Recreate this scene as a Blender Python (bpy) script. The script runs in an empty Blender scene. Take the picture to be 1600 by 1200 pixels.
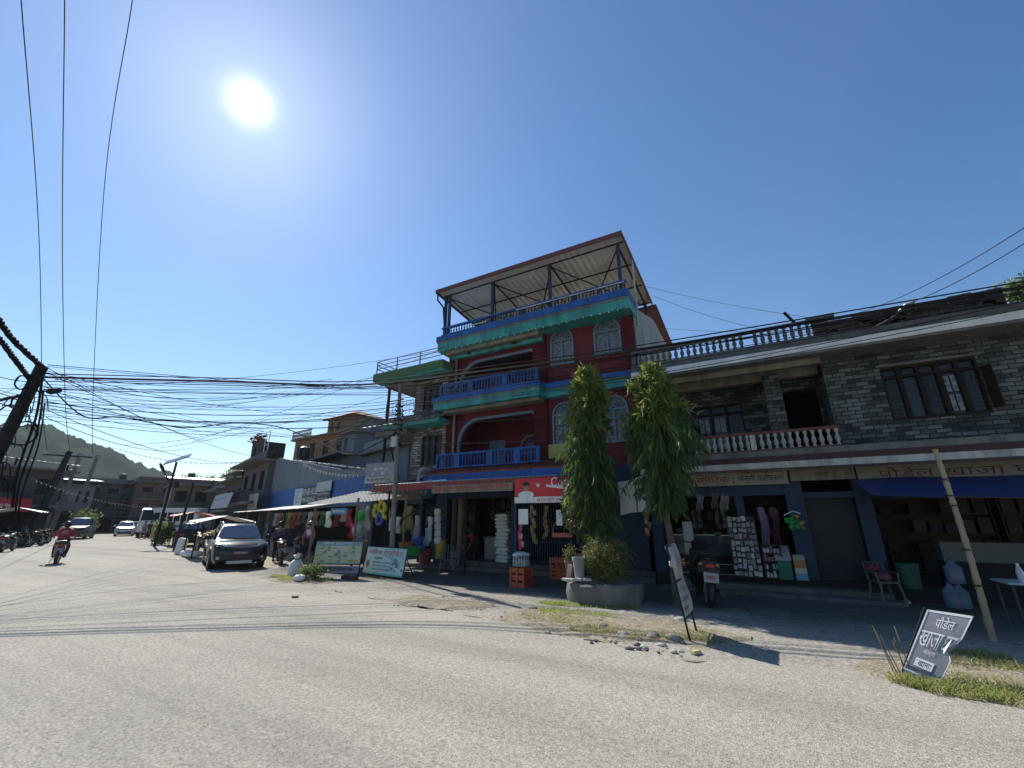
import bpy, bmesh, math, random
from mathutils import Vector, Matrix
random.seed(11)
R = math.radians
SC = bpy.context.scene
COL = SC.collection
U = random.uniform
# ---------------------------------------------------------------- survey: photo pixel -> point on a real plane of the place
F = 660.; YH = 812.; H = 1.7; XV = -430.
TH = math.atan((YH-600)/F)
YAW = math.pi/2-math.atan2(800-XV, F/math.cos(TH))
FW = (-math.sin(YAW), math.cos(YAW)); RT = (math.cos(YAW), math.sin(YAW))
def ray(px, py):
    v = 600-py; r = px-800; f = F*math.cos(TH)-v*math.sin(TH); z = F*math.sin(TH)+v*math.cos(TH)
    return (RT[0]*r+FW[0]*f, RT[1]*r+FW[1]*f, z)
def G(px, py, z=0.):
    r = ray(px, py); t = (z-H)/r[2]; return Vector((r[0]*t, r[1]*t, z))
def Y(px, py, y):
    r = ray(px, py); t = y/r[1]; return Vector((r[0]*t, y, H+r[2]*t))
def D(px, py, d):
    r = ray(px, py); t = d/math.hypot(r[0], r[1]); return Vector((r[0]*t, r[1]*t, H+r[2]*t))
# ---------------------------------------------------------------- materials
def nd(nt, t, **k):
    n = nt.nodes.new(t)
    for a, b in k.items(): setattr(n, a, b)
    return n
def ramp(nt, fac, stops):
    n = nd(nt, 'ShaderNodeValToRGB'); e = n.color_ramp.elements
    while len(e) < len(stops): e.new(.5)
    for i, (p, c) in enumerate(stops):
        e[i].position = p; e[i].color = (c, c, c, 1) if isinstance(c, (int, float)) else (*c, 1)
    nt.links.new(fac, n.inputs[0]); return n.outputs[0]
def noise(nt, vec, scale, detail=4, rough=.6):
    n = nd(nt, 'ShaderNodeTexNoise'); n.inputs['Scale'].default_value = scale
    n.inputs['Detail'].default_value = detail; n.inputs['Roughness'].default_value = rough
    if vec is not None: nt.links.new(vec, n.inputs['Vector'])
    return n.outputs[0]
def mix(nt, fac, a, b, mode='MIX'):
    n = nd(nt, 'ShaderNodeMix', data_type='RGBA', blend_type=mode)
    for s, v in ((0, fac), (6, a), (7, b)):
        if isinstance(v, (int, float)): n.inputs[s].default_value = v
        elif isinstance(v, tuple): n.inputs[s].default_value = (*v, 1)
        else: nt.links.new(v, n.inputs[s])
    return n.outputs[2]
def newmat(name):
    m = bpy.data.materials.new(name); m.use_nodes = True
    return m, m.node_tree, m.node_tree.nodes['Principled BSDF']
def M(name, col, rough=.75, var=.25, scale=2.5, metal=0., bump=0., bs=40., stain=0., spec=.4):
    m, nt, p = newmat(name)
    co = nd(nt, 'ShaderNodeTexCoord').outputs['Object']
    c = mix(nt, ramp(nt, noise(nt, co, scale, 6), [(.3, 0.), (.7, 1.)]), tuple(x*(1-var) for x in col), tuple(min(1, x*(1+var)) for x in col))
    if stain:
        mp = nd(nt, 'ShaderNodeMapping'); mp.inputs['Scale'].default_value = (1.6, 1.6, .22); nt.links.new(co, mp.inputs[0])
        f = ramp(nt, noise(nt, mp.outputs[0], 1.7, 7, .7), [(.44, 0.), (.64, stain)])
        c = mix(nt, f, c, tuple(x*.25+.004 for x in col))
        f2 = ramp(nt, noise(nt, co, 9, 8, .8), [(.6, 0.), (.68, stain*.5)]); c = mix(nt, f2, c, tuple(min(1, x*.6+.035) for x in col))
    nt.links.new(c, p.inputs['Base Color'])
    p.inputs['Roughness'].default_value = rough; p.inputs['Metallic'].default_value = metal
    p.inputs['Specular IOR Level'].default_value = spec
    if bump:
        b = nd(nt, 'ShaderNodeBump'); b.inputs['Strength'].default_value = bump; b.inputs['Distance'].default_value = .02
        nt.links.new(noise(nt, co, bs, 5), b.inputs['Height']); nt.links.new(b.outputs[0], p.inputs['Normal'])
    return m
def glass(name, col=(.02, .025, .03), rough=.06):
    m, nt, p = newmat(name)
    p.inputs['Base Color'].default_value = (*col, 1); p.inputs['Roughness'].default_value = rough
    p.inputs['Specular IOR Level'].default_value = .32
    return m
def bricks(name, c1, c2, mortar, w, h, gap=.012, var=.5, bump=.6, offs=.5):
    m, nt, p = newmat(name)
    co = nd(nt, 'ShaderNodeTexCoord').outputs['Object']
    s = nd(nt, 'ShaderNodeSeparateXYZ'); nt.links.new(co, s.inputs[0])
    a = nd(nt, 'ShaderNodeMath', operation='ADD'); nt.links.new(s.outputs[0], a.inputs[0]); nt.links.new(s.outputs[1], a.inputs[1])
    wob = nd(nt, 'ShaderNodeMath', operation='MULTIPLY_ADD'); nt.links.new(noise(nt, co, 2.2, 2), wob.inputs[0]); wob.inputs[1].default_value = .06; nt.links.new(s.outputs[2], wob.inputs[2])
    cb = nd(nt, 'ShaderNodeCombineXYZ'); nt.links.new(a.outputs[0], cb.inputs[0]); nt.links.new(wob.outputs[0], cb.inputs[1])
    b = nd(nt, 'ShaderNodeTexBrick'); nt.links.new(cb.outputs[0], b.inputs['Vector'])
    b.offset = offs; b.inputs['Scale'].default_value = 1; b.inputs['Brick Width'].default_value = w; b.inputs['Row Height'].default_value = h
    b.inputs['Mortar Size'].default_value = gap; b.inputs['Mortar Smooth'].default_value = .2; b.inputs['Bias'].default_value = -.1
    b.inputs['Color1'].default_value = (*c1, 1); b.inputs['Color2'].default_value = (*c2, 1); b.inputs['Mortar'].default_value = (*mortar, 1)
    c = mix(nt, .6, mix(nt, 1., b.outputs[0], ramp(nt, noise(nt, co, .75, 6, .7), [(.34, .5), (.62, 1.06)]), 'MULTIPLY'), ramp(nt, noise(nt, co, 3.1, 8, .7), [(.3, 1-var), (.72, 1.)]), 'MULTIPLY')
    nt.links.new(c, p.inputs['Base Color']); p.inputs['Roughness'].default_value = .9; p.inputs['Specular IOR Level'].default_value = .25
    h1 = nd(nt, 'ShaderNodeMath', operation='MULTIPLY_ADD'); nt.links.new(b.outputs['Fac'], h1.inputs[0]); h1.inputs[1].default_value = -1.; nt.links.new(noise(nt, co, 22, 5), h1.inputs[2])
    bp = nd(nt, 'ShaderNodeBump'); bp.inputs['Strength'].default_value = bump; bp.inputs['Distance'].default_value = .02
    nt.links.new(h1.outputs[0], bp.inputs['Height']); nt.links.new(bp.outputs[0], p.inputs['Normal'])
    return m
def leafmat(name, a, b, tr=.35):
    m, nt, p = newmat(name)
    g = nd(nt, 'ShaderNodeNewGeometry')
    c = mix(nt, g.outputs['Random Per Island'], a, b)
    nt.links.new(c, p.inputs['Base Color']); p.inputs['Roughness'].default_value = .5
    t = nd(nt, 'ShaderNodeBsdfTranslucent'); nt.links.new(mix(nt, .5, c, tuple(min(1, x*2.2) for x in b)), t.inputs[0])
    ms = nd(nt, 'ShaderNodeMixShader'); ms.inputs[0].default_value = tr
    nt.links.new(p.outputs[0], ms.inputs[1]); nt.links.new(t.outputs[0], ms.inputs[2])
    nt.links.new(ms.outputs[0], nt.nodes['Material Output'].inputs[0])
    return m
def corrug(name, col, period=.09, rough=.45, metal=.3, rust=.3, axis=0):
    m, nt, p = newmat(name)
    co = nd(nt, 'ShaderNodeTexCoord').outputs['Object']
    c = mix(nt, ramp(nt, noise(nt, co, 1.3, 7, .7), [(.48, 0.), (.7, rust)]), col, (.16, .07, .035))
    c = mix(nt, ramp(nt, noise(nt, co, 6, 4), [(.3, .75), (.7, 1.)]), (.0, .0, .0), c)
    nt.links.new(c, p.inputs['Base Color']); p.inputs['Roughness'].default_value = rough; p.inputs['Metallic'].default_value = metal
    return m
def sheetmat(name, col, tr):
    m, nt, p = newmat(name); co = nd(nt, 'ShaderNodeTexCoord').outputs['Object']
    c = mix(nt, ramp(nt, noise(nt, co, 2.3, 7, .7), [(.3, .0), (.75, 1.)]), col, tuple(x*.6 for x in col)); nt.links.new(c, p.inputs['Base Color']); p.inputs['Roughness'].default_value = .5
    t = nd(nt, 'ShaderNodeBsdfTranslucent'); nt.links.new(c, t.inputs[0]); ms = nd(nt, 'ShaderNodeMixShader'); ms.inputs[0].default_value = tr
    nt.links.new(p.outputs[0], ms.inputs[1]); nt.links.new(t.outputs[0], ms.inputs[2]); nt.links.new(ms.outputs[0], nt.nodes['Material Output'].inputs[0]); return m
# ---------------------------------------------------------------- mesh builder
WM = {}
class MB:
    def __init__(s, mat=None):
        s.v = []; s.f = []; s.mi = []; s.mats = []; s.cur = 0
        if mat: s.m(mat)
    def m(s, mat):
        if mat not in s.mats: s.mats.append(mat)
        s.cur = s.mats.index(mat); return s
    def add(s, vs, fs):
        o = len(s.v); s.v.extend(Vector(x) for x in vs)
        for f in fs: s.f.append([i+o for i in f]); s.mi.append(s.cur)
        return s
    def box(s, x0, y0, z0, x1, y1, z1):
        return s.add([(x0, y0, z0), (x1, y0, z0), (x1, y1, z0), (x0, y1, z0), (x0, y0, z1), (x1, y0, z1), (x1, y1, z1), (x0, y1, z1)],
                     [(0, 3, 2, 1), (4, 5, 6, 7), (0, 1, 5, 4), (1, 2, 6, 5), (2, 3, 7, 6), (3, 0, 4, 7)])
    def obox(s, c, sz, rot=(0, 0, 0)):
        m = Matrix.Translation(Vector(c)) @ (rot if isinstance(rot, Matrix) else Matrix.Rotation(rot[2], 4, 'Z') @ Matrix.Rotation(rot[1], 4, 'Y') @ Matrix.Rotation(rot[0], 4, 'X'))
        a, b, d = sz[0]/2, sz[1]/2, sz[2]/2
        vs = [m @ Vector(p) for p in [(-a, -b, -d), (a, -b, -d), (a, b, -d), (-a, b, -d), (-a, -b, d), (a, -b, d), (a, b, d), (-a, b, d)]]
        return s.add(vs, [(0, 3, 2, 1), (4, 5, 6, 7), (0, 1, 5, 4), (1, 2, 6, 5), (2, 3, 7, 6), (3, 0, 4, 7)])
    def tube(s, pts, r, n=6, cap=True):
        pts = [Vector(p) for p in pts]; k = len(pts)
        rs = r if isinstance(r, (list, tuple)) else [r]*k
        t0 = (pts[1]-pts[0]).normalized()
        ref = Vector((0, 0, 1)) if abs(t0.z) < .9 else Vector((1, 0, 0))
        a = t0.cross(ref).normalized(); vs = []; fs = []
        for i, p in enumerate(pts):
            t = (pts[min(i+1, k-1)]-pts[max(i-1, 0)])
            if t.length < 1e-9: t = t0
            t.normalize(); a = (a-t*a.dot(t)).normalized(); b = t.cross(a)
            for j in range(n):
                w = 2*math.pi*j/n; vs.append(p+(a*math.cos(w)+b*math.sin(w))*rs[i])
        for i in range(k-1):
            for j in range(n):
                q = (j+1) % n; fs.append((i*n+j, i*n+q, i*n+n+q, i*n+n+j))
        if cap: fs.append(tuple(range(n-1, -1, -1))); fs.append(tuple(range((k-1)*n, k*n)))
        return s.add(vs, fs)
    def lathe(s, prof, c=(0, 0, 0), n=12, mat=None, cap=True):
        m = Matrix.Translation(Vector(c)) @ (mat or Matrix.Identity(4)); vs = []; fs = []
        for r, z in prof:
            for j in range(n):
                w = 2*math.pi*j/n; vs.append(m @ Vector((r*math.cos(w), r*math.sin(w), z)))
        for i in range(len(prof)-1):
            for j in range(n):
                q = (j+1) % n; fs.append((i*n+j, i*n+q, i*n+n+q, i*n+n+j))
        if cap: fs.append(tuple(range(n-1, -1, -1))); fs.append(tuple(range((len(prof)-1)*n, len(prof)*n)))
        return s.add(vs, fs)
    def ell(s, c, r, nu=10, nv=7, jit=0., rot=None):
        c = Vector(c); vs = []; fs = []
        m = rot or Matrix.Identity(4)
        for i in range(nv+1):
            a = math.pi*i/nv
            for j in range(nu):
                w = 2*math.pi*j/nu; k = 1+U(-jit, jit)
                vs.append(c+m @ Vector((r[0]*math.sin(a)*math.cos(w)*k, r[1]*math.sin(a)*math.sin(w)*k, r[2]*math.cos(a)*k)))
        for i in range(nv):
            for j in range(nu):
                q = (j+1) % nu; fs.append((i*nu+j, i*nu+nu+j, i*nu+nu+q, i*nu+q))
        return s.add(vs, fs)
    def prism(s, pts, h, mat=None):
        m = mat or Matrix.Identity(4); n = len(pts)
        vs = [m @ Vector((x, y, 0)) for x, y in pts]+[m @ Vector((x, y, h)) for x, y in pts]
        fs = [tuple(range(n-1, -1, -1)), tuple(range(n, 2*n))]+[(i, (i+1) % n, n+(i+1) % n, n+i) for i in range(n)]
        return s.add(vs, fs)
    def plate(s, outer, holes, y0, y1):
        """wall in the xz plane with openings, between depths y0 (front) and y1"""
        bm = bmesh.new(); es = []
        for lp in [outer]+list(holes):
            vv = [bm.verts.new((x, y0, z)) for x, z in lp]
            es += [bm.edges.new((vv[i], vv[(i+1) % len(vv)])) for i in range(len(vv))]
        r = bmesh.ops.triangle_fill(bm, use_beauty=True, use_dissolve=False, edges=es)
        fs = [g for g in r['geom'] if isinstance(g, bmesh.types.BMFace)]
        e = bmesh.ops.extrude_face_region(bm, geom=fs)
        for g in e['geom']:
            if isinstance(g, bmesh.types.BMVert): g.co.y = y1
        bmesh.ops.recalc_face_normals(bm, faces=bm.faces)
        bm.verts.index_update()
        s.add([v.co.copy() for v in bm.verts], [[v.index for v in f.verts] for f in bm.faces]); bm.free(); return s
    def quad(s, a, b, c, d): return s.add([a, b, c, d], [(0, 1, 2, 3)])
    def text(s, body, o, xd=(1, 0, 0), up=(0, 0, 1), h=.2, w=None, off=.004):
        vs, fs, x0, x1, z0, z1 = textmesh(body)
        xd = Vector(xd).normalized(); up = Vector(up).normalized(); nrm = xd.cross(up)
        sx = sz = h/(z1-z0)
        if w: sx = w/(x1-x0)
        o = Vector(o)
        return s.add([o+xd*((x-x0)*sx)+up*((z-z0)*sz)+nrm*off for x, z in vs], fs)
    def scrawl(s, o, w, h, xd=(1, 0, 0), up=(0, 0, 1), off=.004, bar=True, seed=0):
        """weathered lettering too far off to read: a head line with strokes and bows below it"""
        rd = random.Random(seed); xd = Vector(xd).normalized(); up = Vector(up).normalized(); n = xd.cross(up); o = Vector(o)+n*off
        P = lambda x, z: o+xd*x+up*z
        q = lambda x0, z0, x1, z1: s.quad(P(x0, z0), P(x1, z0), P(x1, z1), P(x0, z1))
        x = 0; t = h*.13
        while x < w-h*.3:
            n_ = rd.randint(2, 5); xs = x
            for _ in range(n_):
                cw = h*rd.uniform(.42, .62)
                if x+cw > w: break
                q(x+cw-t, 0, x+cw, h*.82)
                k = rd.random()
                if k < .6: q(x+t*.3, h*.3, x+cw-t, h*.3+t); q(x+t*.3, h*.3+t, x+t*1.2, h*.6)
                if k > .4: q(x+t*.3, h*.55, x+cw-t, h*.55+t)
                if k > .75: q(x+t, h*.97, x+cw*.8, h*1.08)
                x += cw
            if bar: q(xs, h*.82, x, h*.82+t)
            x += h*.3
        return s
    def build(s, name, parent=None, smooth=False, origin=None, local=False, ang=38, bev=0., norm=True):
        vs = s.v
        if parent is not None and not local:
            inv = WM.get(parent.name, Matrix.Identity(4)).inverted(); vs = [inv @ v for v in vs]
        elif parent is None and origin is not None and not local:
            o_ = Vector(origin); vs = [v-o_ for v in vs]
        me = bpy.data.meshes.new(name); me.from_pydata([tuple(v) for v in vs], [], s.f)
        for m_ in s.mats: me.materials.append(m_)
        if len(s.mats) > 1: me.polygons.foreach_set('material_index', s.mi)
        if norm or bev:
            bm = bmesh.new(); bm.from_mesh(me)
            if norm: bmesh.ops.recalc_face_normals(bm, faces=bm.faces)
            if bev:
                ed = [e for e in bm.edges if len(e.link_faces) == 2 and e.calc_face_angle(0) > .6]
                bmesh.ops.bevel(bm, geom=ed, offset=bev, segments=2, affect='EDGES', clamp_overlap=True)
            bm.to_mesh(me); bm.free()
        if smooth or bev:
            me.shade_smooth(); me.set_sharp_from_angle(angle=R(ang))
        o = bpy.data.objects.new(name, me); COL.objects.link(o)
        if parent is not None:
            o.parent = parent; WM[o.name] = WM.get(parent.name, Matrix.Identity(4))
        elif origin is not None: o.location = origin; WM[o.name] = Matrix.Translation(Vector(origin))
        return o
TXT = {}
def textmesh(body):
    if body in TXT: return TXT[body]
    c = bpy.data.curves.new('lettering', 'FONT'); c.body = body; c.resolution_u = 3
    o = bpy.data.objects.new('lettering', c); COL.objects.link(o)
    bpy.context.view_layer.update()
    me = bpy.data.meshes.new_from_object(o.evaluated_get(bpy.context.evaluated_depsgraph_get()))
    vs = [(v.co.x, v.co.y) for v in me.vertices]; fs = [tuple(p.vertices) for p in me.polygons]
    bpy.data.objects.remove(o); bpy.data.curves.remove(c); bpy.data.meshes.remove(me)
    xs = [v[0] for v in vs]; zs = [v[1] for v in vs]
    TXT[body] = (vs, fs, min(xs), max(xs), min(zs), max(zs)); return TXT[body]
def tag(o, label=None, cat=None, group=None, kind=None):
    if label: o['label'] = label
    if cat: o['category'] = cat
    if group: o['group'] = group
    if kind: o['kind'] = kind
    return o
def thing(name, label, cat, loc=(0, 0, 0), rz=0., group=None):
    o = bpy.data.objects.new(name, None); COL.objects.link(o); o.empty_display_size = .2
    o.location = loc; o.rotation_euler = (0, 0, rz)
    WM[o.name] = Matrix.Translation(Vector(loc)) @ Matrix.Rotation(rz, 4, 'Z')
    return tag(o, label, cat, group)
def copy_tree(o, parent=None):
    c = o.copy(); COL.objects.link(c)
    if parent is not None: c.parent = parent
    for ch in list(o.children): copy_tree(ch, c)
    return c
def dup(o, loc, rz=None, label=None, group=None, scale=None):
    c = copy_tree(o); c.location = loc
    if rz is not None: c.rotation_euler = (o.rotation_euler.x, o.rotation_euler.y, rz)
    if label: c['label'] = label
    if group: c['group'] = group
    if scale: c.scale = (scale,)*3
    return c
def childcopy(src, parent, loc):
    c = src.copy(); COL.objects.link(c); c.parent = parent; c.location = loc; return c
def arc(cx, cz, r, a0, a1, n=10, rz=None):
    rz = rz or r
    return [(cx+r*math.cos(R(a0+(a1-a0)*i/n)), cz+rz*math.sin(R(a0+(a1-a0)*i/n))) for i in range(n+1)]
def archpoly(x0, x1, z0, zt, n=12):
    r = (x1-x0)/2; return [(x0, z0), (x1, z0)]+arc((x0+x1)/2, zt-r, r, 0, 180, n)
def sag(a, b, s, n=16):
    a = Vector(a); b = Vector(b)
    return [a.lerp(b, i/n)-Vector((0, 0, s*4*(i/n)*(1-i/n))) for i in range(n+1)]
def spline(pts, n=6):
    pts = [Vector(p) for p in pts]; out = []
    for i in range(len(pts)-1):
        p0 = pts[max(i-1, 0)]; p1 = pts[i]; p2 = pts[i+1]; p3 = pts[min(i+2, len(pts)-1)]
        for k in range(n):
            t = k/n
            out.append(.5*((2*p1)+(p2-p0)*t+(2*p0-5*p1+4*p2-p3)*t*t+(3*p1-p0-3*p2+p3)*t**3))
    return out+[pts[-1]]
# ---------------------------------------------------------------- palette
m_red = M('red_paint', (.125, .014, .019), .8, .3, 1.5, stain=.6, bump=.15)
m_redbrick = bricks('red_brick', (.135, .017, .021), (.095, .012, .016), (.045, .015, .016), .23, .075, .008, .35)
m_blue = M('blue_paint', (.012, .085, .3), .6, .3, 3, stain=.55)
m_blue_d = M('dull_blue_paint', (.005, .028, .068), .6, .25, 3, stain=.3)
m_teal = M('teal_paint', (.05, .28, .265), .7, .3, 2, stain=.65)
m_cream = M('cream_paint', (.2, .185, .135), .8, .15, 2, stain=.6)
m_bluegrey = M('blue_grey_paint', (.11, .17, .24), .6, .2, 3)
m_plaster = M('grey_plaster', (.3, .3, .3), .9, .15, 1.2, stain=.5, bump=.2)
m_gwall = M('slate_grey_render', (.15, .17, .195), .9, .12, .9, stain=.2, bump=.2)
m_stone = bricks('stone_cladding', (.042, .05, .048), (.21, .23, .225), (.025, .028, .028), .27, .1, .011, .4)
m_stone2 = bricks('stone_facing', (.13, .135, .13), (.45, .45, .43), (.05, .05, .05), .27, .105, .013, .4)
m_oldbrick = bricks('weathered_brick', (.075, .05, .04), (.028, .026, .025), (.1, .095, .085), .3, .13, .02, .7)
m_conc = M('concrete', (.15, .147, .138), .95, .2, 1.6, stain=.5, bump=.3)
m_dkconc = M('mossy_concrete', (.1, .1, .095), .95, .35, 3, bump=.4)
m_white = M('white_paint', (.68, .68, .66), .6, .1, 2, stain=.25)
m_whitebal = M('aged_white_paint', (.42, .41, .38), .8, .15, 5, stain=.6)
m_maroon = M('maroon_paint', (.12, .04, .04), .7, .2, 3)
m_brown = M('dark_brown_wood', (.02, .013, .011), .75, .35, 6, spec=.15)
m_rbrown = M('red_brown_wood', (.07, .024, .02), .7, .3, 6)
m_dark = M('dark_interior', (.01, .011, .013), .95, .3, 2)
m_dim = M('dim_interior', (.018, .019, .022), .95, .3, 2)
m_black = M('black_plastic', (.012, .012, .013), .45, .2, 8)
m_rubber = M('tyre_rubber', (.018, .018, .018), .9, .2, 20, bump=.2)
m_steel = M('dull_steel', (.32, .33, .34), .4, .15, 10, metal=.8)
m_chrome = M('chrome', (.7, .7, .7), .15, .05, 10, metal=1.)
m_glass = glass('window_glass')
m_curtain = M('curtain_glass', (.13, .135, .14), .2, .75, 14)
m_tin = corrug('tin_sheet', (.62, .63, .63))
m_tinwhite = corrug('whitish_tin', (.72, .73, .72), rust=.12)
m_plastic = sheetmat('whitish_roof_sheet', (.6, .61, .6), .45)
m_tinrust = corrug('red_rusty_tin', (.27, .055, .045), rough=.6, rust=.6)
m_tile = M('roof_tile_red', (.2, .055, .04), .8, .35, 6, bump=.3)
m_wood = M('weathered_timber', (.17, .12, .075), .85, .35, 5, bump=.4)
m_bamboo = M('bamboo', (.27, .22, .135), .5, .25, 4)
m_bark = M('bark', (.1, .08, .06), .95, .35, 8, bump=.6)
m_cable = M('black_cable', (.013, .013, .014), .8, .1, 3, spec=.05)
m_greyc = M('grey_cable', (.07, .07, .075), .8, .1, 3, spec=.08)
m_polec = M('pole_concrete', (.16, .16, .155), .9, .2, 3, stain=.4, bump=.3)
m_poled = M('dark_pole_steel', (.02, .02, .022), .8, .3, 6, spec=.15)
m_tarp = M('blue_tarpaulin', (.008, .03, .13), .4, .25, 3, bump=.3, bs=8)
m_sack = M('woven_sack', (.55, .57, .55), .75, .12, 9, bump=.4, bs=60)
m_skin = M('skin', (.3, .17, .11), .6, .1, 6)
m_hair = M('black_hair', (.012, .01, .009), .5, .2, 20)
m_lamp = M('tube_lamp_white', (.8, .82, .8), .3, .02, 3)
_c = {}
def C(r, g, b, rough=.6, var=.15):
    k = (r, g, b, rough)
    if k not in _c: _c[k] = M('paint_%d' % (len(_c)+1), (r, g, b), rough, var, 6)
    return _c[k]
# ================================================================= camera, light, air
cd = bpy.data.cameras.new('camera'); cam = bpy.data.objects.new('camera', cd); COL.objects.link(cam)
cam.location = (0, 0, H); cam.rotation_euler = (math.pi/2+TH, 0, YAW)
cd.sensor_width = 36; cd.lens = 36*F/1600; cd.clip_end = 6000; cd.clip_start = .05
SC.camera = cam
sv = Vector(ray(390, 160)).normalized(); EL = math.asin(sv.z); AZ = math.atan2(sv.x, sv.y)
w = bpy.data.worlds.new("World"); SC.world = w; w.use_nodes = True; nt = w.node_tree
bg = nt.nodes['Background']; sky = nd(nt, 'ShaderNodeTexSky', sky_type='NISHITA')
sky.sun_disc = False; sky.sun_elevation = EL; sky.sun_rotation = AZ
sky.air_density = 1.15; sky.dust_density = .12; sky.ozone_density = 2.2; sky.altitude = 300
tc = nd(nt, 'ShaderNodeTexCoord'); dt = nd(nt, 'ShaderNodeVectorMath', operation='DOT_PRODUCT')
nz = nd(nt, 'ShaderNodeVectorMath', operation='NORMALIZE'); nt.links.new(tc.outputs['Generated'], nz.inputs[0])
nt.links.new(nz.outputs[0], dt.inputs[0]); dt.inputs[1].default_value = sv
# the sun itself and the bright aureole of scattered light round it
mr = nd(nt, 'ShaderNodeMapRange', interpolation_type='SMOOTHSTEP'); nt.links.new(dt.outputs['Value'], mr.inputs[0]); mr.inputs[1].default_value = math.cos(R(1.5)); mr.inputs[2].default_value = math.cos(R(.8)); disc = mr.outputs[0]
def power(e):
    p = nd(nt, 'ShaderNodeMath', operation='POWER'); mx = nd(nt, 'ShaderNodeMath', operation='MAXIMUM'); mx.inputs[1].default_value = 0
    nt.links.new(dt.outputs['Value'], mx.inputs[0]); nt.links.new(mx.outputs[0], p.inputs[0]); p.inputs[1].default_value = e; return p.outputs[0]
def add(c, f, k):
    n = nd(nt, 'ShaderNodeMix', data_type='RGBA', blend_type='ADD'); n.inputs[0].default_value = 1
    m_ = nd(nt, 'ShaderNodeVectorMath', operation='SCALE'); m_.inputs[0].default_value = k; nt.links.new(f, m_.inputs['Scale'])
    nt.links.new(c, n.inputs[6]); nt.links.new(m_.outputs[0], n.inputs[7]); return n.outputs[2]
SKYK = .1
hs = nd(nt, 'ShaderNodeHueSaturation'); hs.inputs['Saturation'].default_value = 1.22; hs.inputs['Hue'].default_value = .503; nt.links.new(sky.outputs[0], hs.inputs['Color'])
c_ = add(hs.outputs[0], disc, (60, 60, 58))
c_ = add(c_, power(2200), (8, 8, 8)); c_ = add(c_, power(90), (1.3, 1.4, 1.5)); c_ = add(c_, power(9), (.75, .85, 1.0))
nt.links.new(c_, bg.inputs['Color']); bg.inputs['Strength'].default_value = SKYK
ld = bpy.data.lights.new('sun', 'SUN'); lo = bpy.data.objects.new('sun', ld); COL.objects.link(lo)
ld.energy = 5.0; ld.angle = R(.55); ld.color = (1., .95, .87); lo.rotation_euler = sv.to_track_quat('Z', 'Y').to_euler()
SC.view_settings.view_transform = 'Standard'; SC.view_settings.look = 'None'; SC.view_settings.gamma = 1
SC.view_settings.exposure = .47
SC.cycles.use_denoising = True; SC.cycles.max_bounces = 6; SC.cycles.transparent_max_bounces = 6
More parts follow.
